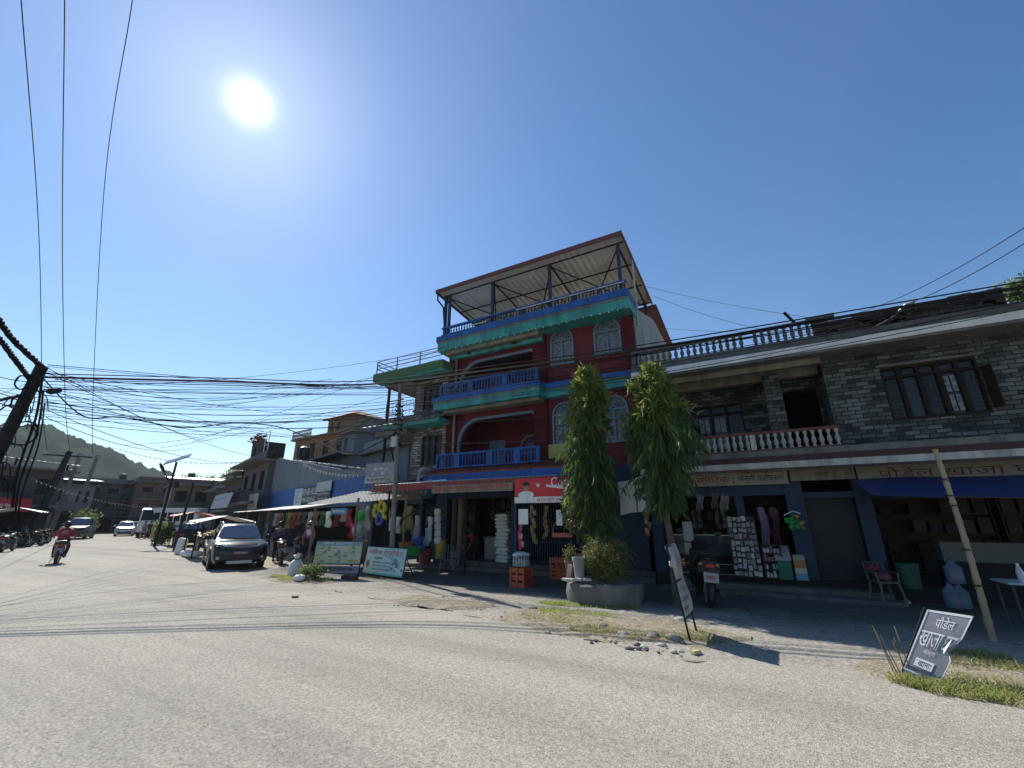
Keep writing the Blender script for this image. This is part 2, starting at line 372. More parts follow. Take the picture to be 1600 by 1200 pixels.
# ================================================================= ground, road, forecourt, hill
def dusty(name, cols, agg, crack=0., bumpk=.5, dust=(.36, .33, .27), shop_shade=None):
    m, nt, p = newmat(name); co = nd(nt, 'ShaderNodeNewGeometry').outputs['Position']
    big = ramp(nt, noise(nt, co, .16, 6, .65), [(.32, 0.), (.7, 1.)])
    c = mix(nt, big, cols[0], cols[1])
    c = mix(nt, ramp(nt, noise(nt, co, .9, 8, .7), [(.5, 0.), (.75, .5)]), c, dust)
    v = nd(nt, 'ShaderNodeTexVoronoi'); v.inputs['Scale'].default_value = agg; nt.links.new(co, v.inputs['Vector'])
    sp = nd(nt, 'ShaderNodeSeparateColor'); nt.links.new(v.outputs['Color'], sp.inputs[0])
    c = mix(nt, 1., c, ramp(nt, sp.outputs[0], [(0., .62), (.3, .9), (.75, 1.02), (1., 1.2)]), 'MULTIPLY')
    c = mix(nt, 1., c, ramp(nt, noise(nt, co, agg*.35, 3), [(.35, .8), (.65, 1.12)]), 'MULTIPLY')
    # wheel-polished lanes running along the street, tar patches, oily places
    mp = nd(nt, 'ShaderNodeMapping'); mp.inputs['Scale'].default_value = (.05, .75, 1); mp.inputs['Rotation'].default_value = (0, 0, R(8)); nt.links.new(co, mp.inputs[0])
    c = mix(nt, 1., c, ramp(nt, noise(nt, mp.outputs[0], 1.1, 4, .6), [(.3, .76), (.5, .98), (.72, 1.1)]), 'MULTIPLY')
    c = mix(nt, 1., c, ramp(nt, noise(nt, co, 7, 9, .8), [(.3, .85), (.7, 1.1)]), 'MULTIPLY')
    c = mix(nt, ramp(nt, noise(nt, co, .45, 5, .75), [(.62, 0.), (.74, .45)]), c, tuple(x*.45 for x in cols[1]))
    if shop_shade:      # shade before the shop fronts put into the ground colour, with a noisy edge
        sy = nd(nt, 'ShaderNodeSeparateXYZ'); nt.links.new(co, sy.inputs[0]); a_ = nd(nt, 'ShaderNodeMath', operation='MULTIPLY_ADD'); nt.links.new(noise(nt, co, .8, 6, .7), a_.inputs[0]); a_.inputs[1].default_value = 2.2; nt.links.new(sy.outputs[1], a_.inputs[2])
        mr_ = nd(nt, 'ShaderNodeMapRange'); nt.links.new(a_.outputs[0], mr_.inputs[0]); mr_.inputs[1].default_value = 9.9; mr_.inputs[2].default_value = 11.4; c = mix(nt, mr_.outputs[0], c, mix(nt, 1., c, shop_shade, 'MULTIPLY'))
    if crack:
        wn = nd(nt, 'ShaderNodeTexVoronoi', feature='DISTANCE_TO_EDGE'); wn.inputs['Scale'].default_value = crack
        dv = nd(nt, 'ShaderNodeMix', data_type='VECTOR'); dv.inputs[0].default_value = .4; nt.links.new(co, dv.inputs[4])
        nn = nd(nt, 'ShaderNodeTexNoise'); nn.inputs['Scale'].default_value = 1.1; nt.links.new(co, nn.inputs['Vector']); nt.links.new(nn.outputs['Color'], dv.inputs[5])
        nt.links.new(dv.outputs[1], wn.inputs['Vector'])
        c = mix(nt, ramp(nt, wn.outputs[0], [(.0, .5), (.008, 0.)]), c, (.07, .065, .06))
    nt.links.new(c, p.inputs['Base Color']); p.inputs['Roughness'].default_value = .92; p.inputs['Specular IOR Level'].default_value = .3
    b = nd(nt, 'ShaderNodeBump'); b.inputs['Strength'].default_value = bumpk; b.inputs['Distance'].default_value = .012
    nt.links.new(v.outputs['Distance'], b.inputs['Height']); nt.links.new(b.outputs[0], p.inputs['Normal'])
    return m
m_road = dusty('worn_asphalt', ((.39, .362, .302), (.315, .294, .25)), 70, 0, .5)
m_fore = dusty('dusty_concrete', ((.36, .335, .28), (.29, .27, .235)), 38, .3, .4, shop_shade=(.34, .35, .37))
m_dirt = dusty('dry_earth', ((.35, .31, .24), (.28, .245, .19)), 30, 0, .8, (.38, .34, .27))
def sheet(name, pts, z, mat, kind='structure', label=None, cat=None):
    bm = bmesh.new(); vv = [bm.verts.new((x, y, z)) for x, y in pts]
    bm.faces.new(vv); bmesh.ops.triangulate(bm, faces=bm.faces); bmesh.ops.recalc_face_normals(bm, faces=bm.faces)
    if bm.faces[:][0].normal.z < 0: bmesh.ops.reverse_faces(bm, faces=bm.faces)
    me = bpy.data.meshes.new(name); bm.to_mesh(me); bm.free(); me.materials.append(mat)
    o = bpy.data.objects.new(name, me); COL.objects.link(o); return tag(o, label, cat, kind=kind)
sheet('ground', [(-3000, -2500), (2500, -2500), (2500, 3000), (-3000, 3000)], -.03, m_dirt)
def ragged(pts, amp=.12, step=.25):
    out = []
    for a, b in zip(pts, pts[1:]):
        n = max(1, int(math.dist(a, b)/step)) if max(abs(a[0]), abs(b[0])) < 40 else 3
        for i in range(n):
            t = i/n; k = amp if n > 1 else 0
            out.append((a[0]+(b[0]-a[0])*t+U(-k, k)*.4, a[1]+(b[1]-a[1])*t+U(-k, k)))
    return out+[pts[-1]]
edge = [(-160, 53), (-60, 23), (-36, 15.2), (-20, 9.9), (-13.2, 8.6), (-9, 7.9), (-6.7, 7.5), (-3.8, 7.15), (-2.2, 6.6), (-1.0, 6.45), (-.4, 6.9), (.8, 7.05), (1.15, 6.65), (2.2, 6.6), (8, 6.3), (16, 6)]
left = [(16, -30), (-30, -30), (-11, -6), (-9.5, .6), (-14, 1.6), (-22, 3.6), (-32, 6.6), (-51, 12.0), (-160, 38)]
sheet('road', ragged(edge)+left, 0., m_road)
# forecourt in front of the shops: gently uneven worn concrete and earth
def field(name, x0, x1, y0f, y1, st, hf, mat, z0=-.02):
    me = bpy.data.meshes.new(name); vs = []; fs = []; nx = int((x1-x0)/st); ny = 26
    for i in range(nx+1):
        x = x0+(x1-x0)*i/nx; ya = y0f(x)
        for j in range(ny+1):
            t = j/ny; y = ya+(y1-ya)*t; vs.append((x, y, z0 if j == 0 else hf(x, y, t)))
    for i in range(nx):
        for j in range(ny):
            a = i*(ny+1)+j; fs.append((a, a+ny+1, a+ny+2, a+1))
    me.from_pydata(vs, [], fs); me.materials.append(mat); me.shade_smooth()
    o = bpy.data.objects.new(name, me); COL.objects.link(o); return tag(o, kind='structure')
from mathutils import noise as MN
def edge_y(x):
    for (xa, ya), (xb, yb) in zip(edge, edge[1:]):
        if xa <= x <= xb: return ya+(yb-ya)*(x-xa)/(xb-xa)
    return 6.
def eh(x, y, t):
    n = MN.noise(Vector((x*.7, y*.7, 0)))*.5+MN.noise(Vector((x*2.3, y*2.3, 4)))*.25
    return max(.004, min(1, t*5)*(.028+.022*n))
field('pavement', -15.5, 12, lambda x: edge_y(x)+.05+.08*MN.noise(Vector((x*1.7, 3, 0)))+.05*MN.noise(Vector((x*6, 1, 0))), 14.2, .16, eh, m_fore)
def patch(name, cx, cy, rx, ry, mat, label=None, n=34):
    vs = []; fs = []
    for i in range(n+1):
        for j in range(n+1):
            u, v = 2*i/n-1, 2*j/n-1; x, y = cx+u*rx, cy+v*ry
            k = 1-(u*u+v*v)**.5+.35*MN.noise(Vector((x*2.2, y*2.2, 7)))
            b_ = eh(x, y, min(1, max(.0, (y-edge_y(x)-.05)/(14.2-edge_y(x)))))
            vs.append((x, y, max(b_, .004)+max(-.02, min(.022, k*.16-.01))+.008*MN.noise(Vector((x*9, y*9, 2)))))
    for i in range(n):
        for j in range(n): a = i*(n+1)+j; fs.append((a, a+n+1, a+n+2, a+1))
    me = bpy.data.meshes.new(name); me.from_pydata(vs, [], fs); me.materials.append(mat); me.shade_smooth()
    o = bpy.data.objects.new(name, me); COL.objects.link(o); return tag(o, kind='structure')
m_verge = dusty('verge_soil', ((.31, .27, .2), (.23, .195, .14)), 24, 0, 1., (.36, .32, .25))
patch('verge', -2.5, 7.75, 2.1, .95, m_verge); patch('verge', 2.1, 7.3, 1.4, .85, m_verge); patch('verge', -12.2, 8.85, 1.6, .6, m_verge); patch('verge', -6.3, 8.0, 1.6, .5, m_verge)
# wooded hill far beyond the roofs
m_hill, nt_h, p_h = newmat('forest_cover')
co = nd(nt_h, 'ShaderNodeNewGeometry').outputs['Position']
nt_h.links.new(mix(nt_h, ramp(nt_h, noise(nt_h, co, .06, 8, .75), [(.35, 0.), (.65, 1.)]), (.016, .026, .016), (.045, .06, .034)), p_h.inputs['Base Color']); p_h.inputs['Roughness'].default_value = 1
p_h.inputs['Specular IOR Level'].default_value = 0
def hill(name, prof, d0, d1, px0, px1):
    vs = []; fs = []; nx = 260; ny = 40
    for i in range(nx+1):
        px = px0+(px1-px0)*i/nx
        for (pa, ya), (pb, yb) in zip(prof, prof[1:]):
            if pa <= px <= pb: py = ya+(yb-ya)*(px-pa)/(pb-pa); break
        top = D(px, py, d1)
        for j in range(ny+1):
            t = j/ny; d = d0+(d1-d0)*t; q = D(px, py, d); z = max(0, top.z*(math.sin(t*math.pi/2)**1.3))
            n = MN.noise(Vector((q.x*.03, q.y*.03, 0)))*9+abs(MN.noise(Vector((q.x*.11, q.y*.11, 5))))*9+abs(MN.noise(Vector((q.x*.3, q.y*.3, 5))))*3.5
            vs.append((q.x, q.y, -2 if j == 0 else z+n*min(1, t*4)-4))
    for i in range(nx):
        for j in range(ny):
            a = i*(ny+1)+j; fs.append((a, a+ny+1, a+ny+2, a+1))
    # the far slope
    b0 = len(vs)
    for i in range(nx+1):
        q = vs[i*(ny+1)+ny]; r = 1.35; vs.append((q[0]*r, q[1]*r, -5))
    for i in range(nx): a = i*(ny+1)+ny; fs.append((a, a+ny+1, b0+i+1, b0+i))
    me = bpy.data.meshes.new(name); me.from_pydata(vs, [], fs); me.materials.append(m_hill); me.shade_smooth()
    o = bpy.data.objects.new(name, me); COL.objects.link(o); return tag(o, kind='structure')
hill('hill', [(-140, 690), (-60, 676), (20, 670), (60, 672), (90, 681), (120, 690), (150, 702), (175, 706), (200, 722), (230, 738), (262, 744), (290, 758), (330, 775), (400, 790), (480, 800)], 330, 640, -140, 480)

hm = bpy.data.materials.new('haze_air'); hm.use_nodes = True; hn = hm.node_tree; hn.nodes.remove(hn.nodes['Principled BSDF'])
pv = hn.nodes.new('ShaderNodeVolumePrincipled'); pv.inputs['Color'].default_value = (.8, .88, 1, 1); pv.inputs['Density'].default_value = .0002; pv.inputs['Anisotropy'].default_value = .2
hn.links.new(pv.outputs[0], hn.nodes['Material Output'].inputs['Volume'])
hz = MB(hm).box(-820, -60, -6, 60, 760, 190).build('haze'); tag(hz, 'thin pale blue haze hanging before the far hill', 'haze', kind='stuff')
# ================================================================= building pieces
def window(parent, x0, x1, z0, z1, y, frame=m_brown, pane=m_glass, nx=2, nz=1, arch=False, bars=0, depth=.09, fan=False, t=.05, barmat=None):
    """a framed window set in a wall whose face is at y; frame is the part, pane a sub-part"""
    f = MB(frame); yf = y-.035; yb = y+depth
    out = archpoly(x0, x1, z0, z1) if arch else [(x0, z0), (x1, z0), (x1, z1), (x0, z1)]
    inn = archpoly(x0+t, x1-t, z0+t, z1-t) if arch else [(x0+t, z0+t), (x1-t, z0+t), (x1-t, z1-t), (x0+t, z1-t)]
    f.plate(out, [inn], yf, yb)
    zs = z1-(x1-x0)/2 if arch else z1
    for i in range(1, nx):
        x = x0+(x1-x0)*i/nx; f.box(x-t*.5, yf+.012, z0+t, x+t*.5, yb-.006, zs-(0 if arch else t))
    for i in range(1, nz):
        z = z0+(z1-z0)*i/nz; f.box(x0+t, yf+.016, z-t*.4, x1-t, yb-.01, z+t*.4)
    if arch:
        f.box(x0+t, yf+.01, zs-t*.5, x1-t, yb-.004, zs+t*.5)
        if fan:
            cx = (x0+x1)/2; r = (x1-x0)/2-t*.6
            for k in range(1, 8):
                a = R(180*k/8); f.tube([(cx+r*.22*math.cos(a), yf+.03, zs+r*.22*math.sin(a)), (cx+r*math.cos(a), yf+.03, zs+r*math.sin(a))], .013, 4)
            f.plate(arc(cx, zs, r*.3, 0, 180, 8), [arc(cx, zs, r*.18, 0, 180, 8)], yf+.014, yf+.05)
    fo = f.build('window', parent)
    g = MB(pane); g.add([(x, y+depth*.55, z) for x, z in inn], [tuple(range(len(inn)))]); g.build('pane', fo)
    if bars:
        b = MB(barmat or m_black)
        for i in range(1, bars+1):
            x = x0+t+(x1-x0-2*t)*i/(bars+1); b.tube([(x, yf-.008, z0+t), (x, yf-.008, zs-t*.5)], .008, 4)
        k = max(2, int((zs-z0)/((x1-x0)/(bars+1)*1.3)))
        for i in range(1, k):
            z = z0+(zs-z0)*i/k; b.tube([(x0+t, yf-.004, z), (x1-t, yf-.004, z)], .007, 4)
        b.build('window_grille', fo)
    return fo
BAL = {}
def balustrade(parent, x0, x1, y, z0, z1, n, mat, railmat=None, posts=(), r=.045, name='balustrade', pat='urn', skip=()):
    h = z1-z0; rm = MB(railmat or mat); rm.box(x0, y-.06, z1-.07, x1, y+.06, z1); rm.box(x0, y-.05, z0, x1, y+.05, z0+.05)
    rail = rm.build(name, parent)
    for px, pw in posts:
        b = MB(mat); b.box(px-pw/2, y-.052, z0+.05, px+pw/2, y+.052, z1-.07); b.build('baluster_post', rail)
    hh = h-.12
    key = (mat.name, round(hh, 2), r, pat)
    if pat == 'urn': prof = [(r*.9, 0), (r*.9, .08), (r*.5, .12), (r*1.05, .36), (r*.95, .5), (r*.45, .7), (r*.6, .78), (r*.9, .9), (r*.9, 1)]
    else: prof = [(r*.55, 0), (r*.55, .1), (r*.4, .14), (r*.4, .45), (r*.8, .55), (r*.4, .65), (r*.4, .86), (r*.7, .92), (r*.7, 1)]
    src = None
    for i in range(n):
        if i in skip: continue
        x = x0+(x1-x0)*(i+.5)/n
        if any(abs(x-p) < w/2+r*.6 for p, w in posts): continue
        if src is None:
            base = Vector((x, y, z0+.05)); o_ = MB(mat).lathe([(a, b*hh) for a, b in prof], n=8)
            src = o_.build('baluster', rail, smooth=True, local=True, ang=60); inv = WM[rail.name].inverted(); src.location = inv @ base
        else: childcopy(src, rail, inv @ Vector((x, y, z0+.05)))
    return rail
def slab(name, parent, mat, *a, bev=0.): return MB(mat).box(*a).build(name, parent, bev=bev)
# ================================================================= the red house
rh = thing('house', 'dark red house with blue balconies, turquoise bands and a tin canopy over its terrace', 'house', (-6.6, 13.3, 0))
X0, X1 = -10.45, -2.8
# front walls of the two living floors: the loggias and windows are real openings
def rounded(x0, x1, z0, z1, r): return [(x0, z0), (x1, z0)]+arc(x1-.12, z1-.12, .12, 0, 90, 3)+arc(x0+r, z1-r, r, 90, 180, 8)
wa = [(-5.86, -4.96, 7.0, 8.4), (-4.2, -3.24, 7.02, 8.42), (-5.86, -4.94, 4.05, 5.62), (-4.16, -3.2, 4.05, 5.62)]
fwl = MB(m_red)
fwl.plate([(X0, 6.1), (X1, 6.1), (X1, 8.6), (X0, 8.6)], [rounded(-9.85, -6.55, 6.3, 7.78, .9)]+[archpoly(*a) for a in wa[:2]], 13.3, 13.52)
fwl.plate([(X0, 3.3), (X1, 3.3), (X1, 6.097), (X0, 6.097)], [rounded(-9.85, -6.55, 3.42, 5.38, .95)]+[archpoly(*a) for a in wa[2:]], 13.3, 13.52)
fwl.box(X0, 13.52, 3.3, X0+.2, 20.8, 8.6)
fwl.box(X0+.2, 15.0, 3.3, -6.2, 15.2, 8.6)      # back of the loggias
fwl.box(-6.3, 13.525, 3.3, -6.1, 15.0, 8.6)
fwl.box(-6.1, 14.4, 3.3, X1, 14.6, 8.6)
fwl.build('wall', rh)
for (a, b, c_, d_) in ((-10.47, -10.05, 3.3, 8.25), (-6.55, -6.02, 3.3, 8.3), (-3.12, -2.78, 3.3, 8.5)):
    MB(m_redbrick).box(a, 13.2, c_, b, 13.3, d_).build('brick_pier', rh)
for z0_, z1_ in ((6.3, 7.78), (3.42, 5.38)):
    rr = .9 if z0_ > 5 else .95
    MB(m_bluegrey).plate(rounded(-9.93, -6.56, z0_, z1_+.08, rr), [rounded(-9.84, -6.565, z0_-.0, z1_-.01, rr)], 13.25, 13.35).build('arch_trim', rh)
for i, a in enumerate(wa): window(rh, *a, 13.3, m_bluegrey, m_curtain, 2, 1 if i < 2 else 2, arch=True, fan=True, t=.06)
for x0_, x1_ in ((-8.05, -7.1),): window(rh, x0_, x1_, 3.55, 4.95, 15.0, m_bluegrey, m_curtain, 2, 2, arch=True, fan=True, t=.07)
window(rh, -8.2, -7.0, 6.4, 7.5, 15.0, m_bluegrey, m_glass, 2, 1)
for z_ in (3.5, 6.35):
    d_ = MB(m_bluegrey).box(-9.5, 14.95, z_, -8.75, 14.998, z_+1.35); d_.build('door', rh)
# gable wall towards the lower house, grey plaster
gw = MB(m_plaster).add([(X1, 13.3, 3.2), (X1, 20.9, 3.2), (X1, 20.9, 9.7), (X1, 17, 9.75), (X1, 13.3, 8.62), (X1+.06, 13.3, 3.2), (X1+.06, 20.9, 3.2), (X1+.06, 20.9, 9.7), (X1+.06, 17, 9.75), (X1+.06, 13.3, 8.62)],
    [(0, 1, 2, 3, 4), (9, 8, 7, 6, 5), (0, 5, 6, 1), (1, 6, 7, 2), (2, 7, 8, 3), (3, 8, 9, 4), (4, 9, 5, 0)])
gw.build('gable_wall', rh)
# slab bands
def band(z0, z1, ya, yb, top_blue=True):
    h = z1-z0
    b = MB(m_teal); b.box(X0-.2, ya+.06, z0, -6.0, 14.95, z0+h*.55); b.box(-6.0, yb+.06, z0, X1+.08, 14.0, z0+h*.55)
    b.build('slab', rh)
    b = MB(m_cream); b.box(X0-.22, ya+.03, z0+h*.553, -5.98, 14.9, z0+h*.64); b.box(-5.98, yb+.03, z0+h*.553, X1+.09, 13.9, z0+h*.64); b.build('slab_moulding', rh)
    b = MB(m_blue); b.box(X0-.24, ya, z0+h*.643, -5.96, 14.9, z1); b.box(-5.96, yb, z0+h*.643, X1+.1, 13.9, z1); b.build('slab_edge', rh)
band(8.3, 8.95, 12.55, 12.55); band(5.78, 6.28, 12.5, 12.95)
MB(m_cream).box(-10.3, 12.75, 8.14, -6.1, 13.18, 8.297).build('ceiling_moulding', rh)
MB(m_cream).box(-10.3, 12.75, 5.66, -6.1, 13.18, 5.777).build('ceiling_moulding', rh)
MB(m_teal).box(-10.2, 13.0, 8.0, -6.1, 13.197, 8.137).build('beam', rh)
for x_ in (-9.3, -7.2):
    MB(m_black).lathe([(.09, 0), (.09, .05), (.05, .07)], (x_, 12.95, 8.07), 10).build('ceiling_lamp', rh)
# festoon of little pegs under the upper band
p_ = MB(m_white)
for i in range(26): p_.ell((-10.3+i*.3, 12.58, 8.27+.01*math.sin(i)), (.022, .022, .03), 6, 4)
p_.build('bulb_string', rh)
balustrade(rh, -10.38, -6.03, 12.6, 6.28, 6.8, 34, m_blue, m_blue, [(-10.32, .1), (-8.9, .2), (-7.4, .2), (-6.1, .12)], .058, pat='x')
balustrade(rh, -10.38, -6.03, 12.6, 3.5, 4.04, 34, m_blue, m_blue, [(-10.32, .1), (-9.4, .24), (-8.0, .26), (-6.9, .26), (-6.1, .12)], .058, pat='x')
# terrace: railing, posts, canopy
balustrade(rh, -10.45, X1+.05, 12.62, 8.95, 9.32, 58, m_blue_d, m_blue, [(-8.6, .2), (-6.7, .2), (-4.6, .2)], .03, name='terrace_balustrade')
b = MB(m_whitebal); b.box(-8.9, 12.52, 9.05, -8.2, 12.55, 9.09); b.box(-6.9, 12.52, 9.2, X1, 12.55, 9.235); b.build('terrace_handrail', rh)
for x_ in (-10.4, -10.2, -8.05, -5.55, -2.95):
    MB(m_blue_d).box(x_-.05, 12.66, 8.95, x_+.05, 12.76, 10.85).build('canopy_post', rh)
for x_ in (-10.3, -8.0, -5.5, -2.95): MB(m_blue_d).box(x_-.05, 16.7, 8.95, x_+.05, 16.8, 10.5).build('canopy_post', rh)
m_ceil = corrug('canopy_tin_underside', (.6, .59, .55), rust=.25)
cv = MB(m_ceil); nx = 34; zf, zb, ya_, yb_ = 10.98, 10.5, 12.35, 17.0
vs = []; fs = []
for i in range(nx*2+1):
    x = -10.62+(7.9)*i/(nx*2); dz = .035 if i % 2 else -.0
    vs += [(x, ya_, zf+dz), (x, yb_, zb+dz), (x, ya_, zf+dz+.006), (x, yb_, zb+dz+.006)]
for i in range(nx*2):
    a = i*4; fs += [(a, a+4, a+5, a+1), (a+2, a+3, a+7, a+6)]
cv.add(vs, fs); cv.build('canopy_roof', rh, norm=False)
b = MB(m_maroon); b.box(-10.68, ya_-.05, zf-.1, -2.68, ya_, zf+.06)
for x_ in (-10.66, -2.7):
    b.add([(x_-.02, ya_, zf-.1), (x_+.02, ya_, zf-.1), (x_+.02, yb_, zb-.1), (x_-.02, yb_, zb-.1), (x_-.02, ya_, zf+.05), (x_+.02, ya_, zf+.05), (x_+.02, yb_, zb+.05), (x_-.02, yb_, zb+.05)],
          [(0, 3, 2, 1), (4, 5, 6, 7), (0, 1, 5, 4), (1, 2, 6, 5), (2, 3, 7, 6), (3, 0, 4, 7)])
b.build('canopy_fascia', rh)
zc = lambda y: zf-.09+(zb-zf)*(y-ya_)/(yb_-ya_)
for y_ in (12.7, 14.0, 15.4, 16.75): MB(m_poled).tube([(-10.6, y_, zc(y_)), (-2.75, y_, zc(y_))], .035, 4).build('purlin', rh)
for x_ in (-10.3, -8.0, -5.5, -2.95):
    MB(m_poled).tube([(x_, 12.7, zc(12.7)-.06), (x_, 16.75, zc(16.75)-.06)], .04, 4).build('rafter', rh)
for xa, xb in ((-10.3, -8.0), (-8.0, -5.5), (-5.5, -2.95)):
    b = MB(m_poled); b.tube([(xa, 12.75, zc(12.7)-.1), (xb, 16.7, zc(16.75)-.14)], .03, 4); b.tube([(xa, 16.7, zc(16.7)-.12), (xb, 12.75, zc(12.7)-.12)], .03, 4)
    xm = (xa+xb)/2; b.tube([(xa, 14.7, zc(14.7)-.5), (xb, 14.7, zc(14.7)-.5)], .025, 4)
    for k in range(5): x_ = xa+(xb-xa)*(k+.5)/5; b.tube([(x_, 14.7, zc(14.7)-.5), (x_+.2*(1 if k % 2 else -1), 14.7, zc(14.7)-.05)], .018, 4)
    b.build('roof_truss', rh)
b = MB(m_maroon); b.add([(-3.6, 17.0, 10.35), (-2.55, 17.0, 10.35), (-2.55, 21.2, 9.85), (-3.6, 21.2, 9.85), (-3.6, 17.0, 10.43), (-2.55, 17.0, 10.43), (-2.55, 21.2, 9.93), (-3.6, 21.2, 9.93)],
    [(0, 3, 2, 1), (4, 5, 6, 7), (0, 1, 5, 4), (1, 2, 6, 5), (2, 3, 7, 6), (3, 0, 4, 7)]); b.build('rear_roof', rh)
MB(m_blue_d).tube([(-10.62, 12.4, 10.95), (-10.62, 12.4, 10.6), (-10.45, 12.6, 10.3), (-10.3, 12.62, 8.98)], .04, 6).build('gutter_pipe', rh, smooth=True)
MB(m_cream).tube([(-10.02, 13.12, 8.28), (-10.02, 13.12, 3.4)], .05, 8).build('downpipe', rh, smooth=True)
MB(m_whitebal).tube([(-2.72, 13.8, 10.8), (-2.7, 13.6, 8.0)], .035, 6).build('downpipe', rh, smooth=True)
# tiled lean-to strip and its blue fascia above the shops
t_ = MB(m_tile)
t_.add([(-10.55, 12.2, 3.3), (-4.4, 12.2, 3.3), (-4.4, 13.2, 3.62), (-10.55, 13.2, 3.62), (-10.55, 12.2, 3.24), (-4.4, 12.2, 3.24), (-4.4, 13.2, 3.56), (-10.55, 13.2, 3.56)],
       [(0, 1, 2, 3), (7, 6, 5, 4), (0, 4, 5, 1), (1, 5, 6, 2), (2, 6, 7, 3), (3, 7, 4, 0)])
for i in range(42):
    x = -10.5+i*.147; t_.tube([(x, 12.18, 3.305), (x, 13.2, 3.635)], .035, 6)
t_.build('tiled_eave', rh)
b = MB(m_blue); b.box(-10.6, 12.16, 3.05, -4.4, 12.24, 3.235); b.box(-10.6, 12.12, 2.98, -4.4, 12.2, 3.05); b.build('eave_fascia', rh)
MB(m_whitebal).tube(spline([(-10.62, 12.5, 3.5), (-10.7, 12.2, 3.48), (-10.72, 12.08, 3.3), (-10.7, 12.08, 2.98), (-10.1, 12.06, 3.02)]), .06, 8).build('drain_pipe', rh, smooth=True)
MB(m_lamp).tube([(-10.35, 12.05, 3.0), (-9.45, 12.05, 3.02)], .03, 8).build('tube_lamp', rh, smooth=True)
# shop floor level
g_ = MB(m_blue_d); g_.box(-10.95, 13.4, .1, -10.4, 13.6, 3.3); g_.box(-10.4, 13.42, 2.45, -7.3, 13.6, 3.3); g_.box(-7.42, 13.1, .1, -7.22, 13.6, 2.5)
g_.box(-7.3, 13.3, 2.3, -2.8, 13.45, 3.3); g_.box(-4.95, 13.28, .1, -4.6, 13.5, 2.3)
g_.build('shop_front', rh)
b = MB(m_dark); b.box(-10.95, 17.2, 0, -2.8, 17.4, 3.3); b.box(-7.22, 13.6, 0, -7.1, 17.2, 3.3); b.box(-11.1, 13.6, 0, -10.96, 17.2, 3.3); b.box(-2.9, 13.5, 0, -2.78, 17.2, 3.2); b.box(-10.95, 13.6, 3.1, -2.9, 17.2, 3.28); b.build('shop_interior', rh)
MB(m_dkconc).box(-10.95, 13.0, 0.0, -2.8, 17.2, .16, ).build('shop_floor', rh)
MB(m_dkconc).box(-10.4, 13.35, .16, -2.85, 17.1, .3).build('doorstep', rh)
# folding gate with its lattice of thin bars
b = MB(m_blue_d)
for i in range(26): x = -7.15+i*.085; b.box(x-.012, 13.16, .32, x+.012, 13.19, 2.28)
for z_ in (.4, 1.0, 1.6, 2.2): b.box(-7.2, 13.19, z_, -5.0, 13.21, z_+.035)
b.build('folding_gate', rh)
b = MB(m_blue_d); b.box(-4.55, 13.32, .3, -2.95, 13.36, 2.25)
for i in range(20): z = .34+i*.095; b.box(-4.55, 13.295, z, -2.95, 13.32, z+.055)
b.build('roller_shutter', rh)
# paper-pale inner posts and counter
MB(m_cream).box(-10.1, 13.7, .3, -9.92, 13.9, 2.6).build('door_jamb', rh); MB(m_cream).box(-10.38, 13.7, .3, -10.3, 13.9, 2.6).build('door_jamb', rh)
# ---- awning: rusty red tin with a bleached edge, on posts
aw = thing('awning', 'rusty red tin awning with a bleached upper edge across the front of the red house', 'awning', (-8, 11.6, 2.8))
b = MB(m_tinwhite); vs = []; fs = []; n_ = 90
for i in range(n_+1):
    x = -11.8+7.3*i/n_; dz = .02*(i % 2); vs += [(x, 10.92+.0*(x < -8.9), 2.85+dz), (x, 12.1, 3.0+dz)]
for i in range(n_): a = 2*i; fs.append((a, a+2, a+3, a+1))
b.add(vs, fs); b.build('roof_sheet', aw, norm=False)
b = MB(m_tinrust); vs = []; fs = []
for i in range(n_+1):
    x = -11.8+7.3*i/n_; dy = -.015*(i % 2); k = MN.noise(Vector((x*.9, 0, 0)))*.03
    vs += [(x, 10.9+dy, 2.855), (x, 10.86+dy, 2.62+k)]
for i in range(n_): a = 2*i; fs.append((a, a+2, a+3, a+1))
b.add(vs, fs); b.build('fascia', aw, norm=False)
for x_, y_ in ((-6.02, 10.9), (-11.0, 10.96), (-8.5, 12.0)):
    MB(m_blue_d if x_ > -7 else m_poled).tube([(x_, y_, .02), (x_, y_, 2.84)], .035, 8).build('post', aw, smooth=True)
MB(m_poled).tube([(-11.8, 11.0, 2.8), (-4.55, 11.0, 2.8)], .03, 4).build('beam', aw)
# sign board of the grocery on the awning edge
sg = thing('shop_sign', 'long cream board with faded red lettering on the awning above the grocery', 'sign', (-9, 10.8, 2.6))
MB(m_cream).box(-9.0, 10.775, 2.49, -6.05, 10.8, 2.72).build('board', sg)
MB(C(.3, .03, .03)).scrawl((-8.9, 10.775, 2.53), 2.75, .15, seed=3).build('lettering', sg)
# cola banner
cb = thing('banner', 'red soft drink banner with white script lettering on the awning above the blue gate', 'banner', (-4.7, 10.8, 2.2))
m_cred = C(.5, .02, .03, .45, .08)
MB(m_cred).box(-5.98, 10.77, 2.3, -3.5, 10.8, 2.8).build('panel', cb)
b = MB(m_white); b.add([(-5.0+i*.15, 10.766, 2.56-.1*math.sin(min(1, i/6)*1.5)) for i in range(11)]+[(-5.0+i*.15, 10.766, 2.62-.14*math.sin(i/10*1.6)) for i in range(10, -1, -1)], [tuple(range(22))])
b.box(-5.98, 10.762, 2.14, -3.5, 10.8, 2.297)
b.text('Coca-Cola', (-4.85, 10.766, 2.56), h=.24, w=1.25); b.build('lettering', cb)
MB(m_cred).text('बाराही किराना पसल', (-5.3, 10.76, 2.16), h=.11, w=1.7).build('lettering', cb)
